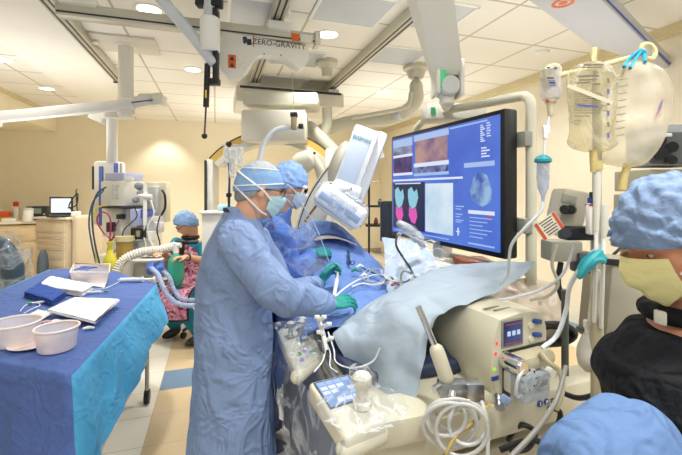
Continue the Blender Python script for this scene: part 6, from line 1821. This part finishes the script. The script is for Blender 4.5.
# fluid bags
def bagmesh(cx, pts, dd, th, m, name, parent, seed=0.0):
    """pts: list of (y, x_left, x_right); pillow-shaped bag"""
    ys = [p[0] for p in pts]
    P = cat([V((p[0], p[1], p[2])) for p in pts], 5)
    rr = []
    for i, q in enumerate(P):
        k = i / (len(P) - 1)
        tk = th * math.sin(PI * min(.96, .04 + k * .95)) ** .6
        n_ = 28; rg = []
        for j in range(n_):
            a = 2 * PI * j / n_
            x = (q.y + q.z) / 2 + (q.z - q.y) / 2 * math.copysign(abs(math.cos(a)) ** .9, math.cos(a))
            p = at(x, q.x, dd) + CF * (tk / 2 * math.sin(a))
            p = p + CF * noise.noise(V((x * .06 + seed, q.x * .06, 1))) * .01
            rg.append(p)
        rr.append(rg)
    mb = MB(); mb.rings(rr); return mb.build(name, m, parent, sharp=60)
def outline(pts, dd):  return None
BAGC = CLEAR('bag_film', '#efecdd', .42, .15, 6, .14, body='#e4e1d0', bump=.3)
BAGM = CLEAR('bag_milky', '#f2efe4', .44, .25, 2.5, .30, body='#ece8da', bump=.15)
d1 = 1.24
t = thing('fluid_bag', 'clear printed fluid bag with a slanting white strap, hung at the middle of the crossbar', 'fluid bag', at(593, 155, d1), 'fluid bags')
bagmesh(0, [(62, 584, 603), (68, 572, 612), (82, 567, 618), (105, 568, 616), (128, 570, 614), (143, 568, 616), (149, 574, 612), (152, 584, 604)], d1, .06, BAGC, 'bag', t)
dp = d1 - .036
PRT = M('bag_print', '#6f6a58', .6); PRB = M('bag_print_blue', '#4a5fa8', .6)
def pline(px0, py0, px1, py1, wpx, m, name='printed_text', dd=None):
    dd = dd or dp
    w2 = wpx / FOC * dd / 2
    a = at(px0, py0, dd); b_ = at(px1, py1, dd); nn = (b_ - a).normalized().cross(CF).normalized() * w2
    mb = MB(); mb.quad(a - nn, b_ - nn, b_ + nn, a + nn); return mb.build(name, m, t, smooth=False)
random.seed(3)
for y, x0, x1, w_ in ((64.5, 583, 604, 2), (67, 581, 603, 1.4), (76, 577, 599, 2), (79.5, 579, 597, 1.6), (82.5, 575, 590, 1.6), (84, 592, 600, 2)): pline(x0, y + .5, x1, y, w_, PRT)
for i in range(11):
    y = 93 + i * 1.75; pline(574, y, 600 + random.random() * 8, y + .4, .8, PRT)
pline(577, 105, 598, 107, 2, PRB)
for y, x1 in ((113, 600), (116, 590), (121, 582), (124, 580)): pline(574, y, x1, y, 1, PRT)
for i in range(6): pline(608, 78 + i * 11, 608.5, 83 + i * 11, 2.2, PRB if i % 2 else PRT)
pline(568, 85.5, 613, 103, 4, M('strap_cream', '#c9c3ac', .6), 'white_strap', dp - .004)
mb = MB(); mb.tube([at(593, 150, d1), at(594, 172, d1)], .011, 12); mb.build('port_tube', M('amber_port', '#cdbb7d', .35), t)
mb = MB(); mb.tube([at(593, 62, d1), at(593, 57, 1.28), at(594, 54, 1.295)], .004, 8); mb.build('hanging_tab', M('tab_yellow', '#d9c98e', .4), t)
d2 = 1.30
t = thing('fluid_bag', 'big milky fluid bag tied with blue cord, hung at the right hook', 'fluid bag', at(632, 160, d2), 'fluid bags')
bagmesh(0, [(62, 630, 648), (68, 622, 660), (78, 618, 668), (104, 614, 671), (128, 610, 667), (146, 605, 660), (158, 602, 652), (164, 606, 644), (167, 618, 634)], d2, .085, BAGM, 'bag', t, 4.0)
dp = d2 - .05
for i in range(9): pline(619 - i * .5, 80 + i * 7, 628 - i * .5, 78.5 + i * 7, .7, PRT, dd=dp)
for i in range(5): pline(655 + i, 118 - i * 3, 662 + i * .5, 108 - i * 3, 2.2, M('faint_blue', '#9fa8c4', .6) if i % 2 else M('faint_red', '#d9a9a0', .6), dd=dp)
CORD = M('blue_cord', '#1f9cc0', .5)
for k, pts in enumerate(([(624, 67, d2 - .03), (630, 58, 1.32), (640, 50.5, 1.32), (645, 52, 1.32)], [(630, 68, d2 - .03), (638, 56, 1.31), (643, 51, 1.31), (646, 54, 1.31)], [(645, 62, d2 - .03), (644, 54, 1.31), (642, 50, 1.31)])):
    mb = MB(); mb.tube([at(*q) for q in pts], .0055, 8, k=5); mb.build('blue_cord', CORD, t)
mb = MB(); mb.tube([at(628, 164, d2), at(624, 176, d2), at(622, 190, d2)], .012, 12); mb.build('port_tube', MATS['amber_port'], t)
# vial with drip set
d3 = 1.26
t = thing('drip_bottle', 'small clear bottle upside down on the left hook with a red-ringed neck', 'bottle', at(550, 112, d3))
mb = MB(); mb.lathe(at(551, 68, d3), (0, 0, -1), [(.004, -.006), (.022, 0), (.030, .008), (.030, .085), (.026, .10), (.016, .105)], 22); mb.build('bottle_body', CLEAR('vial_film', '#e6e6e6', .5, .1, 8, .28, body='#e9e9ea', bump=.1), t)
dp = d3 - .031
for i in range(4): pline(547 + i, 78 + i * 2.3, 554 + i * .8, 78 + i * 2.3, 1.5, PRB if i % 2 else INK)
pline(547, 67.5, 550, 67.5, 1.6, INK); pline(554, 68, 557, 68, 1.6, INK)
mb = MB(); mb.lathe(at(550.5, 98, d3), (0, 0, -1), [(.014, 0), (.018, .004), (.018, .014), (.012, .02), (.009, .055), (.006, .06)], 18); mb.build('neck', M('neck_cream', '#dcd3b4', .35), t)
mb = MB(); mb.ell(at(547.5, 101, d3 - .014), (.005, .005, .005)); mb.build('red_dot', RED, t)
t = thing('drip_chamber', 'clear drip chamber with a teal cap hanging on tubing right of the display', 'drip chamber', at(543, 200, d3))
mb = MB(); mb.tube([at(550, 114, d3), at(547, 128, d3), at(545, 140, d3), at(543.5, 156, d3)], .0045, 8, k=4); mb.build('upper_tubing', M('clear_tubing', '', .2), t)
mb = MB(); mb.box(at(546, 130, d3), (.022, .015, .03), CAMROT, .004); mb.box(at(545, 136, d3), (.014, .014, .02), CAMROT, .004); mb.build('roller_clamp', WHITE, t)
mb = MB(); mb.lathe(at(543, 155, d3), (0, 0, -1), [(.010, 0), (.020, .006), (.026, .014), (.026, .022), (.020, .026)], 20); mb.build('teal_cap', TEALP, t)
mb = MB(); mb.lathe(at(543, 162, d3), (0, 0, -1), [(.018, 0), (.019, .05), (.016, .085), (.006, .11), (.004, .13)], 20); mb.build('chamber', CLEAR('chamber_film', '#dfe6f2', .55, .1, 6, .25, body='#ccd6ea', bump=.1), t)
mb = MB(); mb.tube([at(543, 202, d3), at(540, 212, d3), at(525, 228, 1.28), at(512, 244, 1.32), at(509, 260, 1.4), at(507, 276, 1.5), at(500, 284, 1.58)], .0055, 8, k=6); mb.build('lower_tubing', MATS['clear_tubing'], t)
# pump on the pole, clamp, tag
t = thing('pole_device', 'beige box device with black knobs on the left of the fluid pole', 'medical device', at(566, 225, 1.42))
drot = CAMROT @ Matrix.Rotation(.22, 3, 'Y')
mb = MB(); mb.box(at(567, 208, 1.44), (.095, .10, .135), drot, .014); mb.build('case', M('dev_beige', '#cfcabd', .4), t)
mb = MB(); mb.box(at(569, 199, 1.388), (.055, .006, .03), drot, .002); mb.build('display', M('dev_display', '#a9ada2', .3, var=.2, vs=80), t)
for x, y in ((572, 209.5), (566, 209.5)):
    mb = MB(); mb.cyl(at(x, y, 1.40), at(x - 1.5, y, 1.34), .016, n=18, bev=.003); mb.build('black_knob', BLACK, t)
mb = MB(); mb.box(at(559, 230, 1.50), (.05, .06, .04), CAMROT, .006); mb.build('bracket', LGREY, t)
t = thing('pole_clamp', 'black clamp bar gripping the fluid pole', 'clamp', at(590, 240, 1.32))
mb = MB(); mb.box(at(577, 233, 1.33), (.105, .06, .045), CAMROT, .008); mb.build('clamp_bar', BLACK, t)
mb = MB(); mb.cyl(at(566, 233, 1.30), at(566, 233, 1.27), .016, n=18); mb.build('screw_head', DARK, t)
mb = MB(); mb.box(at(607, 233, 1.33), (.05, .04, .022), CAMROT, .006); mb.build('blue_bar', M('clamp_blue', '#3d5378', .4), t)
mb = MB(); mb.cyl(at(612, 234, 1.33), at(622, 234, 1.33), .010, n=14); mb.ell(at(622, 233, 1.33), (.024, .024, .022)); mb.build('black_knob', BLACK, t)
t = thing('paper_tag', 'tilted white printed tag with orange stripes hanging left of the fluid pole', 'tag', at(548, 240, 1.30))
tr = CAMROT @ Matrix.Rotation(-.60, 3, 'Y')
tcx = at(549, 226, 1.30)
mb = MB(); mb.box(tcx, (.082, .002, .062), tr); mb.build('card', M('card_cream', '#e3dcc8', .6), t, smooth=False)
for xo in (-.034, .034):
    mb = MB(); mb.box(tcx + tr @ V((xo, -.0015, 0)), (.010, .002, .062), tr); mb.build('orange_stripe', M('tag_orange', '#c9552a', .5), t, smooth=False)
for i in range(6):
    mb = MB(); mb.box(tcx + tr @ V((0, -.0015, .024 - i * .0095)), (.05 - .006 * (i % 3), .0015, .003), tr); mb.build('printed_line', INK, t, smooth=False)
# pressure syringes / transducers on the pole
for k, (x, y0, y1, dd) in enumerate(((597, 165, 232, 1.24), (592, 198, 232, 1.26), (604, 205, 238, 1.25))):
    t = thing('drip_tube', ('long clear drip tube with an amber top in front of the fluid pole', 'white transducer block with a blue cap left of the long drip tube', 'thin clear drip tube right of the long one, on the fluid pole')[k], 'drip tube', at(x, y1, dd), None)
    if k == 1:
        mb = MB(); mb.box(at(x, (y0 + y1) / 2 + 4, dd), (.032, .025, .10), CAMROT, .006); mb.build('block', WHITE, t)
        mb = MB(); mb.cyl(at(x, 204, dd), at(x, 192, dd), .008, n=12); mb.build('stem', DARK, t)
        mb = MB(); mb.cyl(at(x, 203, dd), at(x, 198, dd), .013, n=14); mb.build('blue_cap', NAVY, t)
        mb = MB(); mb.box(at(x, 205, dd), (.03, .027, .006), CAMROT); mb.build('red_band', RED, t)
    else:
        mb = MB(); mb.tube([at(x, y0, dd), at(x, y0 + 25, dd), at(x - 1, y1, dd)], [.013, .012, .008], 14); mb.build('tube_body', M('tube_milky', '#dcdccf', .25), t)
        if k == 0:
            mb = MB(); mb.tube([at(x, y0 - 4, dd), at(x, y0 + 5, dd)], .016, 14); mb.build('amber_top', MATS['amber_port'], t)
        mb = MB(); mb.tube([at(x - 1, y1, dd), at(x - 1, y1 + 30, dd), at(x - 3, y1 + 90, dd + .05)], .006, 8, k=5); mb.build('lower_line', WHITE, t)
mb = MB(); P_ = [(577, 268), (583, 258), (590, 252), (598, 249), (604, 252), (606, 258), (598, 262), (592, 268), (585, 277), (580, 279)]
rr = [[at(x, y, 1.27) for x, y in P_], [at(x, y, 1.22) + V((noise.noise(V((x, y, 0)) * .2) * .02, 0, noise.noise(V((y, x, 3)) * .2) * .015)) for x, y in P_]]
mb.rings(rr)
for k in range(4): mb.tube([at(580 + k * 2, 276 - k * 2, 1.215), at(588 + k * 3, 263 - k, 1.205), at(600 + k, 252 + k * 3, 1.215)], .010, 8, k=3, round_=True)
tag(mb.build('teal_rag', M('teal_rag', '#33a3ae', .6, var=.1), sharp=40), 'crumpled teal rag tied to the fluid pole', 'rag')
t = thing('squeeze_bulb', 'white rubber squeeze bulb hanging in front of the grey cabinet', 'bulb', at(588, 372, 1.35))
mb = MB(); mb.lathe(at(588, 332, 1.35), (0, 0, -1), [(.010, 0), (.022, .02), (.034, .055), (.036, .085), (.030, .115), (.012, .135)], 24); mb.build('bulb', M('bulb_white', '#d3d2c8', .35), t)
mb = MB(); mb.box(at(590, 324, 1.35), (.04, .02, .03), CAMROT, .005); mb.cyl(at(588, 326, 1.35), at(588, 334, 1.35), .010, n=12); mb.build('valve', WHITE, t)
mb = MB(); mb.tube([at(590, 322, 1.35), at(593, 300, 1.33), at(597, 270, 1.30)], .010, 10, k=4); mb.build('tube', M('tube_milky', '', .2), t)
# ------------------------------------------------------------------ equipment at the right
t = thing('grey_cabinet', 'flat grey-beige equipment housing behind the fluid pole', 'equipment cabinet', at(625, 345, 1.95))
gr = CAMROT @ Matrix.Rotation(.09, 3, 'Y')
mb = MB(); mb.box(at(628, 298, 1.95), (.34, .22, .40), gr, .012); mb.build('housing', M('housing_grey', '#a8a493', .45), t)
mb = MB(); mb.box(at(611, 262, 1.835), (.10, .006, .03), gr, .002); mb.build('dark_slot', BLACK, t)
mb = MB(); mb.box(at(626, 340, 1.94), (.36, .24, .03), gr, .006); mb.build('base_strip', M('strip_blue', '#4a5870', .4), t)
mb = MB(); q = at(628, 345, 1.95); mb.box(V((q.x, q.y, q.z / 2)), (.08, .08, q.z), None, .01); mb.box(V((q.x, q.y, .04)), (.5, .5, .06), None, .02); mb.build('stand', GREY, t)
t = thing('equipment_rack', 'tall rack of grey amplifier units with green lights behind the masked person', 'equipment rack', V((at(665, 300, 2.35).x, at(665, 300, 2.35).y, 0)))
def rbx(name, x0, y0, x1, y1, dd, dep, m, bev=.006):
    mb = MB(); mb.box(at((x0 + x1) / 2, (y0 + y1) / 2, dd + dep / 2), ((x1 - x0) / FOC * dd, dep, (y1 - y0) / FOC * dd), CAMROT, bev); return mb.build(name, m, t)
u1 = rbx('top_unit', 642, 127, 692, 168, 2.2, .3, M('rack_grey', '#8b8f90', .45))
rbx('front_plate', 650, 132, 684, 164, 2.19, .02, M('plate_dark', '#4a4f52', .4))
for x, y, r in ((660, 141, .03), (660, 153, .035), (672, 147, .03), (672, 160, .025)):
    mb = MB(); mb.cyl(at(x, y, 2.19), at(x, y, 2.16), r, n=20); mb.build('black_knob', BLACK, t)
rbx('white_label', 660, 133, 672, 137, 2.185, .01, LGREY)
rbx('middle_unit', 629, 170, 700, 192, 2.25, .3, M('rack_beige', '#aaa994', .45))
for x in (634.5, 643.5):
    for dx in (0, 2.2):
        mb = MB(); mb.box(at(x + dx, 182, 2.245), (.010, .006, .022), CAMROT); mb.build('green_lamp', EMIT('rack_green', '#5fe08a', 1.0), t)
rbx('dark_gap', 629, 188, 662, 190, 2.24, .02, BLACK)
rbx('lower_unit', 628, 194, 700, 216, 2.25, .3, M('rack_low', '#98998c', .45))
rbx('lower_display', 630, 197, 650, 207, 2.245, .02, M('rack_disp', '#3a4a48', .3))
mb = MB(); mb.box(at(635, 201, 2.243), (.012, .006, .012), CAMROT); mb.build('cyan_lamp', EMIT('rack_cyan', '#7fe0e0', .8), t)
rbx('bottom_unit', 624, 220, 700, 250, 2.3, .3, MATS['rack_beige'])
mb = MB(); q = at(668, 250, 2.45); mb.box(V((q.x, q.y, q.z / 2)), (.42, .28, q.z), CAMROT, .02); mb.build('rack_frame', GREY, t)
for k, pts in enumerate(([(640, 218, 2.2), (634, 230, 2.15), (622, 246, 2.1), (612, 256, 2.1)], [(655, 225, 2.2), (640, 240, 2.1), (630, 252, 2.1), (618, 258, 2.15)])):
    mb = MB(); mb.tube([at(*q) for q in pts], .008, 8, k=5); tag(mb.build('rack_cable', M('cable_lt', '#c9c7b8', .4) if k else BLACK), ('black cable sagging from the equipment rack', 'pale cable sagging from the equipment rack')[k], 'cable')
# hanging dark post and cable bundle
t = thing('support_post', 'dark grey support post between pump and squeeze bulb', 'post', V((at(565, 300, 1.6).x, at(565, 300, 1.6).y, 0)))
q = at(565, 290, 1.6); mb = MB(); mb.cyl(V((q.x, q.y, .02)), V((q.x, q.y, q.z)), .014, n=14); mb.build('post', M('post_grey', '#4f5450', .4), t)
mb = MB(); mb.lathe(V((q.x, q.y, 0)), (0, 0, 1), [(.09, 0), (.09, .015), (.03, .03)], 24); mb.build('base', DARK, t)
for k in range(5):
    mb = MB(); mb.tube([at(552 + 24 * math.cos(a) * (1 - .08 * k), 334 + (11 - k) * math.sin(a), 1.75 + .02 * k + .03 * math.sin(a)) for a in [2 * PI * i / 22 for i in range(23)]], .010, 8)
    tag(mb.build('black_cable_loop', BLACK), ('outermost', 'second', 'third', 'fourth', 'innermost')[k] + ' loop of the black cable coil behind the pump console', 'cable')
for k, (pts, cl) in enumerate((([(608, 342, 1.7), (622, 352, 1.65), (640, 366, 1.6), (656, 384, 1.6)], '#3c566e'), ([(612, 360, 1.6), (628, 348, 1.62), (646, 352, 1.6), (660, 366, 1.6)], '#2f4456'), ([(620, 338, 1.8), (632, 346, 1.75), (640, 358, 1.7), (638, 372, 1.7)], '#a39c7c'))):
    mb = MB(); mb.tube([at(*q) for q in pts], .014, 10, k=5); tag(mb.build('hose', M('rhose%d' % k, cl, .4)), ('slate-blue hose below the grey cabinet, upper one', 'darker slate hose crossing below the grey cabinet', 'tan hose below the grey cabinet')[k], 'hose')
# bits under the pole device
t = thing('cable_box', 'small grey junction unit with cables below the paper tag', 'junction box', at(560, 262, 1.75))
mb = MB(); mb.box(at(561, 250, 1.75), (.14, .10, .09), CAMROT, .01); mb.build('case', M('jb_grey', '#9c9c90', .4), t)
mb = MB(); mb.box(at(583, 262, 1.72), (.08, .08, .09), CAMROT, .01); mb.build('dark_module', M('jb_dark', '#4d555e', .4), t)
mb = MB(); mb.tube([at(561, 262, 1.75), at(558, 282, 1.75), at(563, 300, 1.7)], .012, 10, k=4); mb.build('cable', BLACK, t)
for k, (pts, r, m) in enumerate((([(556, 245, 1.5), (552, 265, 1.45), (558, 284, 1.45), (548, 296, 1.5), (530, 300, 1.55)], .006, MATS['cable_lt']), ([(600, 245, 1.3), (585, 262, 1.3), (570, 286, 1.35), (566, 310, 1.38), (557, 335, 1.38), (542, 348, 1.36)], .008, MATS['clear_tubing']), ([(575, 245, 1.4), (562, 275, 1.4), (540, 290, 1.45), (515, 297, 1.5), (500, 300, 1.52)], .005, MATS['clear_tubing']), ([(540, 352, 1.36), (548, 362, 1.34), (560, 372, 1.33), (562, 392, 1.3), (556, 410, 1.28)], .009, M('tube_tan', '#b5ab8c', .35)))):
    mb = MB(); mb.tube([at(*q) for q in pts], r, 8, k=7); tag(mb.build('tubing', m), ('pale cable dropping from the tag toward the pump', 'thick clear tube sweeping from the fluid pole down to the roller head', 'thin clear tube crossing above the tan bag', 'tan tube hanging over the front of the beam')[k], 'tubing')
# ------------------------------------------------------------------ masked person at the right edge
fw = (-CR * .95 + CF * .22).normalized()
sv = fw.cross(V((0, 0, 1))).normalized()
hd = at(680, 240, .83)
nk = at(692, 312, .86)
pelc = at(700, 520, .86)
t = thing('person', 'person in blue cap, yellow mask and black apron, cut by the right edge, looking left', 'person', V((pelc.x, pelc.y, 0)))
h = Head(hd, fw + V((0, 0, -.52)), k=1.0)
chest = at(690, 410, .86); shc = at(686, 366, .86)
shL, elL, wrL = at(634, 446, .70), at(584, 474, .66), at(556, 540, .76)
shR, elR, wrR = at(694, 385, 1.03), at(664, 455, 1.06), at(600, 510, 1.02)
ft = [V((pelc.x, pelc.y, .05)) + sv * .12, V((pelc.x, pelc.y, .05)) - sv * .12]
mb = MB(); h.build(mb); h.neck(mb, nk + V((0, 0, -.03)))
torso(mb, [(pelc + V((0, 0, -.1)), .13, .10), (pelc, .16, .12), (pelc.lerp(chest, .5), .14, .11), (chest, .16, .12), (shc, .14, .09), (nk, .065, .06)], sv, fw)
for a, b_, c in ((shR, elR, wrR), (shL, elL, wrL)): limb(mb, [a, b_, c], [.050, .042, .028])
hand(mb, wrL, wrL - elL, V((0, 0, -1)), 1, k=.95); hand(mb, wrR, wrR - elR, V((0, 0, -1)), -1, k=.95)
for s, f_ in ((1, ft[0]), (-1, ft[1])):
    hp = pelc + sv * s * .09 + V((0, 0, -.04)); limb(mb, [hp, hp.lerp(f_, .5) + fw * .02, V((f_.x, f_.y, .09))], [.085, .058, .04])
link_mesh('body', remesh(mb, .005, 3), [M('skin_warm', '#d99a78', .5, var=.05, vs=20, sub=.05)], t, True, 0)
mb = MB(); bouffant(h, mb, tilt=.34, m=1.22, tmax=1.60, puff=.012, seed=14, n=90, q=36, squash=1.0); mb.build('bouffant_cap', M('cap_dusty', '#7890b4', .75, bump=.5, bs=45, var=.14, vs=12, crease=[(10, .3, (1, 1, .6))]), t, sharp=0)
mb = MB(); face_mask(h, mb, n=40, q=24, m=1.13, az=.95, el1=.15); mb.build('face_mask', M('mask_yellow', '#e6dfa0', .75, bump=.3, bs=60, var=.05), t, sharp=0)
mb = MB()
for s in (-1, 1):
    strap(h, mb, [(s * .98, -.3, 1.12), (s * 1.4, -.12, 1.14), (s * 1.75, .0, 1.16)], .0035); strap(h, mb, [(s * .9, -.75, 1.13), (s * 1.4, -.4, 1.13), (s * 1.75, -.1, 1.16)], .0035)
mb.build('ear_loop', STRAPM, t); eyes(h, t)
BLK = M('black_apron', '#0f1218', .75, spec=.25, bump=.4, bs=60, var=.1, crease=CLOTHC)
SCB = M('scrub_blue', '#5c7cab', .8, bump=.3, bs=60, var=.06, crease=CLOTHC)
mb = MB(); torso(mb, [(pelc + V((0, 0, -.45)), .22, .17), (pelc, .21, .17), (pelc.lerp(chest, .5), .19, .15), (chest, .195, .152), (shc + V((0, 0, -.05)) + fw * .015, .19, .152), (shc + V((0, 0, .0)) + fw * .015, .165, .142), (shc + V((0, 0, .03)) + fw * .01, .13, .125), (nk + V((0, 0, -.035)) + fw * .02, .10, .095)], sv, fw)
link_mesh('lead_apron', remesh(mb, .010, 4, folds(.008, 8, 3, 2.2)), [BLK], t, True, 0)
mb = MB(); mb.tube([shc + V((0, 0, .015)) + (sv * math.cos(a) * .140 + fw * (math.sin(a) * .130 + .015)) + V((0, 0, -.02 * math.sin(a))) for a in [2 * PI * i / 30 for i in range(31)]], .023, 14, cap=False); mb.build('padded_collar', M('black_collar', '#0c0e13', .7, spec=.25, bump=.3, bs=70), t, sharp=0)
mb = MB(); mb.tube([nk + V((0, 0, .0)) + (sv * math.cos(a) * .078 + fw * math.sin(a) * .080) for a in [2 * PI * i / 24 for i in range(25)]], .020, 12, cap=False); mb.build('thyroid_shield', BLK, t, sharp=0)
mb = MB(); mb.box(nk + fw * .09 - sv * .06 + V((0, 0, .0)), (.025, .006, .03), mat3(sv, fw, V((0, 0, 1))) @ rotz(.5), .004); mb.build('white_tag', M('tag_white', '#d9d6c6', .6, bump=.2), t)
mb = MB()
for a, b_, c in ((shR, elR, wrR), (shL, elL, wrL)): mb.tube([a + (a - b_) * .12, a, a.lerp(b_, .5), b_, b_.lerp(c, .6)], [.07, .088, .084, .075, .06], 20, k=5, round_=True)
torso(mb, [(pelc, .17, .13), (chest, .17, .13), (shc, .15, .10)], sv, fw)
link_mesh('scrub_top', remesh(mb, .008, 5, folds(.006, 9, 4, 7.0)), [SCB], t, True, 0)
for s, f_ in ((1, ft[0]), (-1, ft[1])):
    hp = pelc + sv * s * .09 + V((0, 0, -.04)); mb = MB(); mb.tube([hp, hp.lerp(f_, .5) + fw * .02, V((f_.x, f_.y, .10))], [.10, .085, .075], 18, k=5); mb.build('trouser_leg', SCB, t, sharp=0)
    mb = MB(); rot = mat3(sv, fw, V((0, 0, 1))); mb.ell(V((f_.x, f_.y, .05)) + fw * .07, (.05, .14, .05), rot); mb.build('shoe', MATS['shoe_dark'], t)
# ------------------------------------------------------------------ far background: rack, IV stand in the arch, small cart
t = thing('shelf_stand', 'black shelf stand with two shelves far behind, left of the display', 'shelf', V((at(373, 250, 6.2).x, at(373, 250, 6.2).y, 0)))
q = at(369, 178, 6.2); 
mb = MB(); mb.cyl(V((q.x, q.y, .03)), V((q.x, q.y, q.z)), .018, n=12); mb.build('pole', BLACK, t)
mb = MB(); mb.tube([V((q.x, q.y, q.z - .06)), V((q.x, q.y, q.z - .06)) + CR * .16, V((q.x, q.y, q.z)) + CR * .17], .007, 6); mb.tube([V((q.x, q.y, q.z - .03)), V((q.x, q.y, q.z - .03)) - CR * .1], .007, 6); mb.build('hook', STEEL, t)
for y in (206, 225):
    c_ = at(376, y, 6.25); mb = MB(); mb.box(c_, (.34, .3, .03), CAMROT, .006); mb.build('shelf', BLACK, t)
mb = MB(); mb.box(V((q.x + .08, q.y, .03)), (.5, .45, .05), CAMROT, .015); mb.build('base', BLACK, t)
for k, (x, y, m, lab, nm) in enumerate(((376, 222, M('brown_jar', '#7a4c38', .4), 'small brown jar on the lower black shelf far behind', 'jar'), (380, 203, M('slate_bottle', '#5a646c', .4), 'small grey bottle on the upper black shelf far behind', 'bottle'))):
    c_ = at(x, 225 if k == 0 else 206, 6.22) + V((0, 0, .0155)); mb = MB(); mb.lathe(c_, (0, 0, 1), [(.03, 0), (.035, .01), (.035, .06), (.02, .08), (.02, .10)], 14); tag(mb.build(nm, m), lab, nm)
q = at(229, 210, 3.7)
t = thing('fluid_stand', 'dark fluid stand seen through the arch, left of the near headband', 'IV pole', V((q.x, q.y, 0)))
z1 = at(229, 142, 3.7).z
mb = MB(); mb.cyl(V((q.x, q.y, .03)), V((q.x, q.y, z1)), .013, n=12); mb.build('pole', DARK, t)
for y in (144, 165, 195):
    mb = MB(); mb.box(at(229, y, 3.69), (.045, .045, .04), CAMROT, .008); mb.build('clamp', BLACK, t)
mb = MB(); mb.lathe(V((q.x, q.y, 0)), (0, 0, 1), [(.22, 0), (.22, .02), (.03, .05)], 24); mb.build('base', DARK, t)
mb = MB(); mb.tube([V((q.x, q.y, z1 - .03)) - CR * .06, V((q.x, q.y, z1 - .03)) + CR * .14], .008, 8); mb.build('hook_bar', STEEL, t)
for k, (x, y0, y1, w_, lab) in enumerate(((227, 147, 164, 3.5, 'small clear fluid bag on the stand in the arch, left one'), (232, 147, 178, 3.2, 'tall clear fluid bag on the stand in the arch, middle one'), (239.5, 147, 168, 3.6, 'clear fluid bag on the stand in the arch, right one'))):
    t = thing('small_fluid_bag', lab, 'fluid bag', at(x, y1, 3.66), 'small fluid bags in the arch')
    bagmesh(0, [(y0, x - 1, x + 1), (y0 + 2, x - w_, x + w_), ((y0 + y1) / 2, x - w_, x + w_), (y1 - 2, x - w_, x + w_), (y1, x - 1, x + 1)], 3.66, .03, CLEAR('bag_small', '#f4f4f0', .65, .15, 9, .35), 'bag', t)
    mb = MB(); mb.tube([at(x, y1, 3.66), at(x + 1, y1 + 14, 3.66), at(x, y1 + 36, 3.68)], .005, 6, k=4); mb.build('drip_line', WHITE, t)
t = thing('supply_cart', 'white supply cart with teal packs glimpsed behind the near shoulder', 'cart', V((at(222, 240, 3.9).x, at(222, 240, 3.9).y, 0)))
q = at(222, 215, 3.95); zc = at(222, 213, 3.95).z
mb = MB(); mb.box(V((q.x, q.y, zc / 2 + .03)), (.30, .32, zc - .06), CAMROT, .01); mb.build('cabinet', OFFW, t)
mb = MB(); mb.box(V((q.x, q.y, zc + .012)), (.34, .36, .025), CAMROT, .006); mb.build('top', WHITE, t)
for k in range(3):
    mb = MB(); mb.box(V((q.x, q.y, .25 + k * .28)) - CF * .165, (.26, .015, .22), CAMROT, .004); mb.build('drawer', WHITE, t)
p = V((q.x, q.y, zc + .026)); mb = MB(); mb.box(p + V((0, 0, .03)) + CR * .03, (.14, .16, .06), CAMROT @ rotz(.2), .015); tag(mb.build('teal_pack', M('teal_pack', '#a9d0d6', .6)), 'pale teal pack on the supply cart behind the near shoulder', 'pack')
# ------------------------------------------------------------------ light
w = bpy.data.worlds.new('world'); sc.world = w; w.use_nodes = True
w.node_tree.nodes['Background'].inputs['Color'].default_value = (1.0, .99, .97, 1)
w.node_tree.nodes['Background'].inputs['Strength'].default_value = .55
def area(name, loc, rot, sx, sy, e, col=(1, .985, .96)):
    l = bpy.data.lights.new(name, 'AREA'); l.shape = 'RECTANGLE'; l.size = sx; l.size_y = sy; l.energy = e; l.color = col
    o = bpy.data.objects.new(name, l); COL.objects.link(o); o.location = loc; o.rotation_euler = rot; return o
def spot(name, loc, e, ang=1.9, blend=.8, r=.09, col=(1, .975, .93)):
    l = bpy.data.lights.new(name, 'SPOT'); l.energy = e; l.spot_size = ang; l.spot_blend = blend; l.shadow_soft_size = r; l.color = col
    o = bpy.data.objects.new(name, l); COL.objects.link(o); o.location = loc; return o
for i, p in enumerate(DL):
    spot('downlight_lamp', (p.x, p.y, CEIL - .03), 150, r=.09)
for x, y in ((-1.9, .6), (.9, .3), (2.9, .8), (-2.0, 4.4), (.95, 2.0), (3.0, 3.5), (1.0, 7.6), (-1.6, 7.0), (2.9, 6.5)):  # added spots under the ceiling, no fixtures, to brighten the room
    spot('room_fill', (x, y, CEIL - .02), 170, 2.6, .9, .12)
area('front_fill', (-.6, -.9, CEIL - .02), (0, 0, 0), 1.2, .6, 28)  # unseen fill pair added behind the camera
area('front_fill', (1.6, -.9, CEIL - .02), (0, 0, 0), 1.2, .6, 28)
for x, y, e_ in ((-.9, 1.2, 9), (2.6, 2.2, 9), (-2.2, 5.2, 14), (2.8, 5.6, 12), (.6, 7.6, 14)):  # added up-facing fill, unseen from below, to whiten the ceiling
    area('ceiling_fill', (x, y, 2.0), (PI, 0, 0), 1.6, 1.6, e_, (.92, .96, 1))
spot('wall_wash', (at(162, 110, 8.2).x, YB - .45, CEIL - .03), 60, 1.7, .6, .06)
# ------------------------------------------------------------------ camera
cd = bpy.data.cameras.new('camera'); cam = bpy.data.objects.new('camera', cd); COL.objects.link(cam)
cam.location = CAM
cam.rotation_euler = (PI / 2, 0, -YAW)
cd.sensor_fit = 'HORIZONTAL'; cd.sensor_width = 36; cd.lens = 36 * FOC / 682
cd.shift_y = -(227.5 - 190.0) / 682
cd.clip_start = .05
sc.camera = cam
sc.view_settings.view_transform = 'Standard'
sc.view_settings.exposure = 0.0
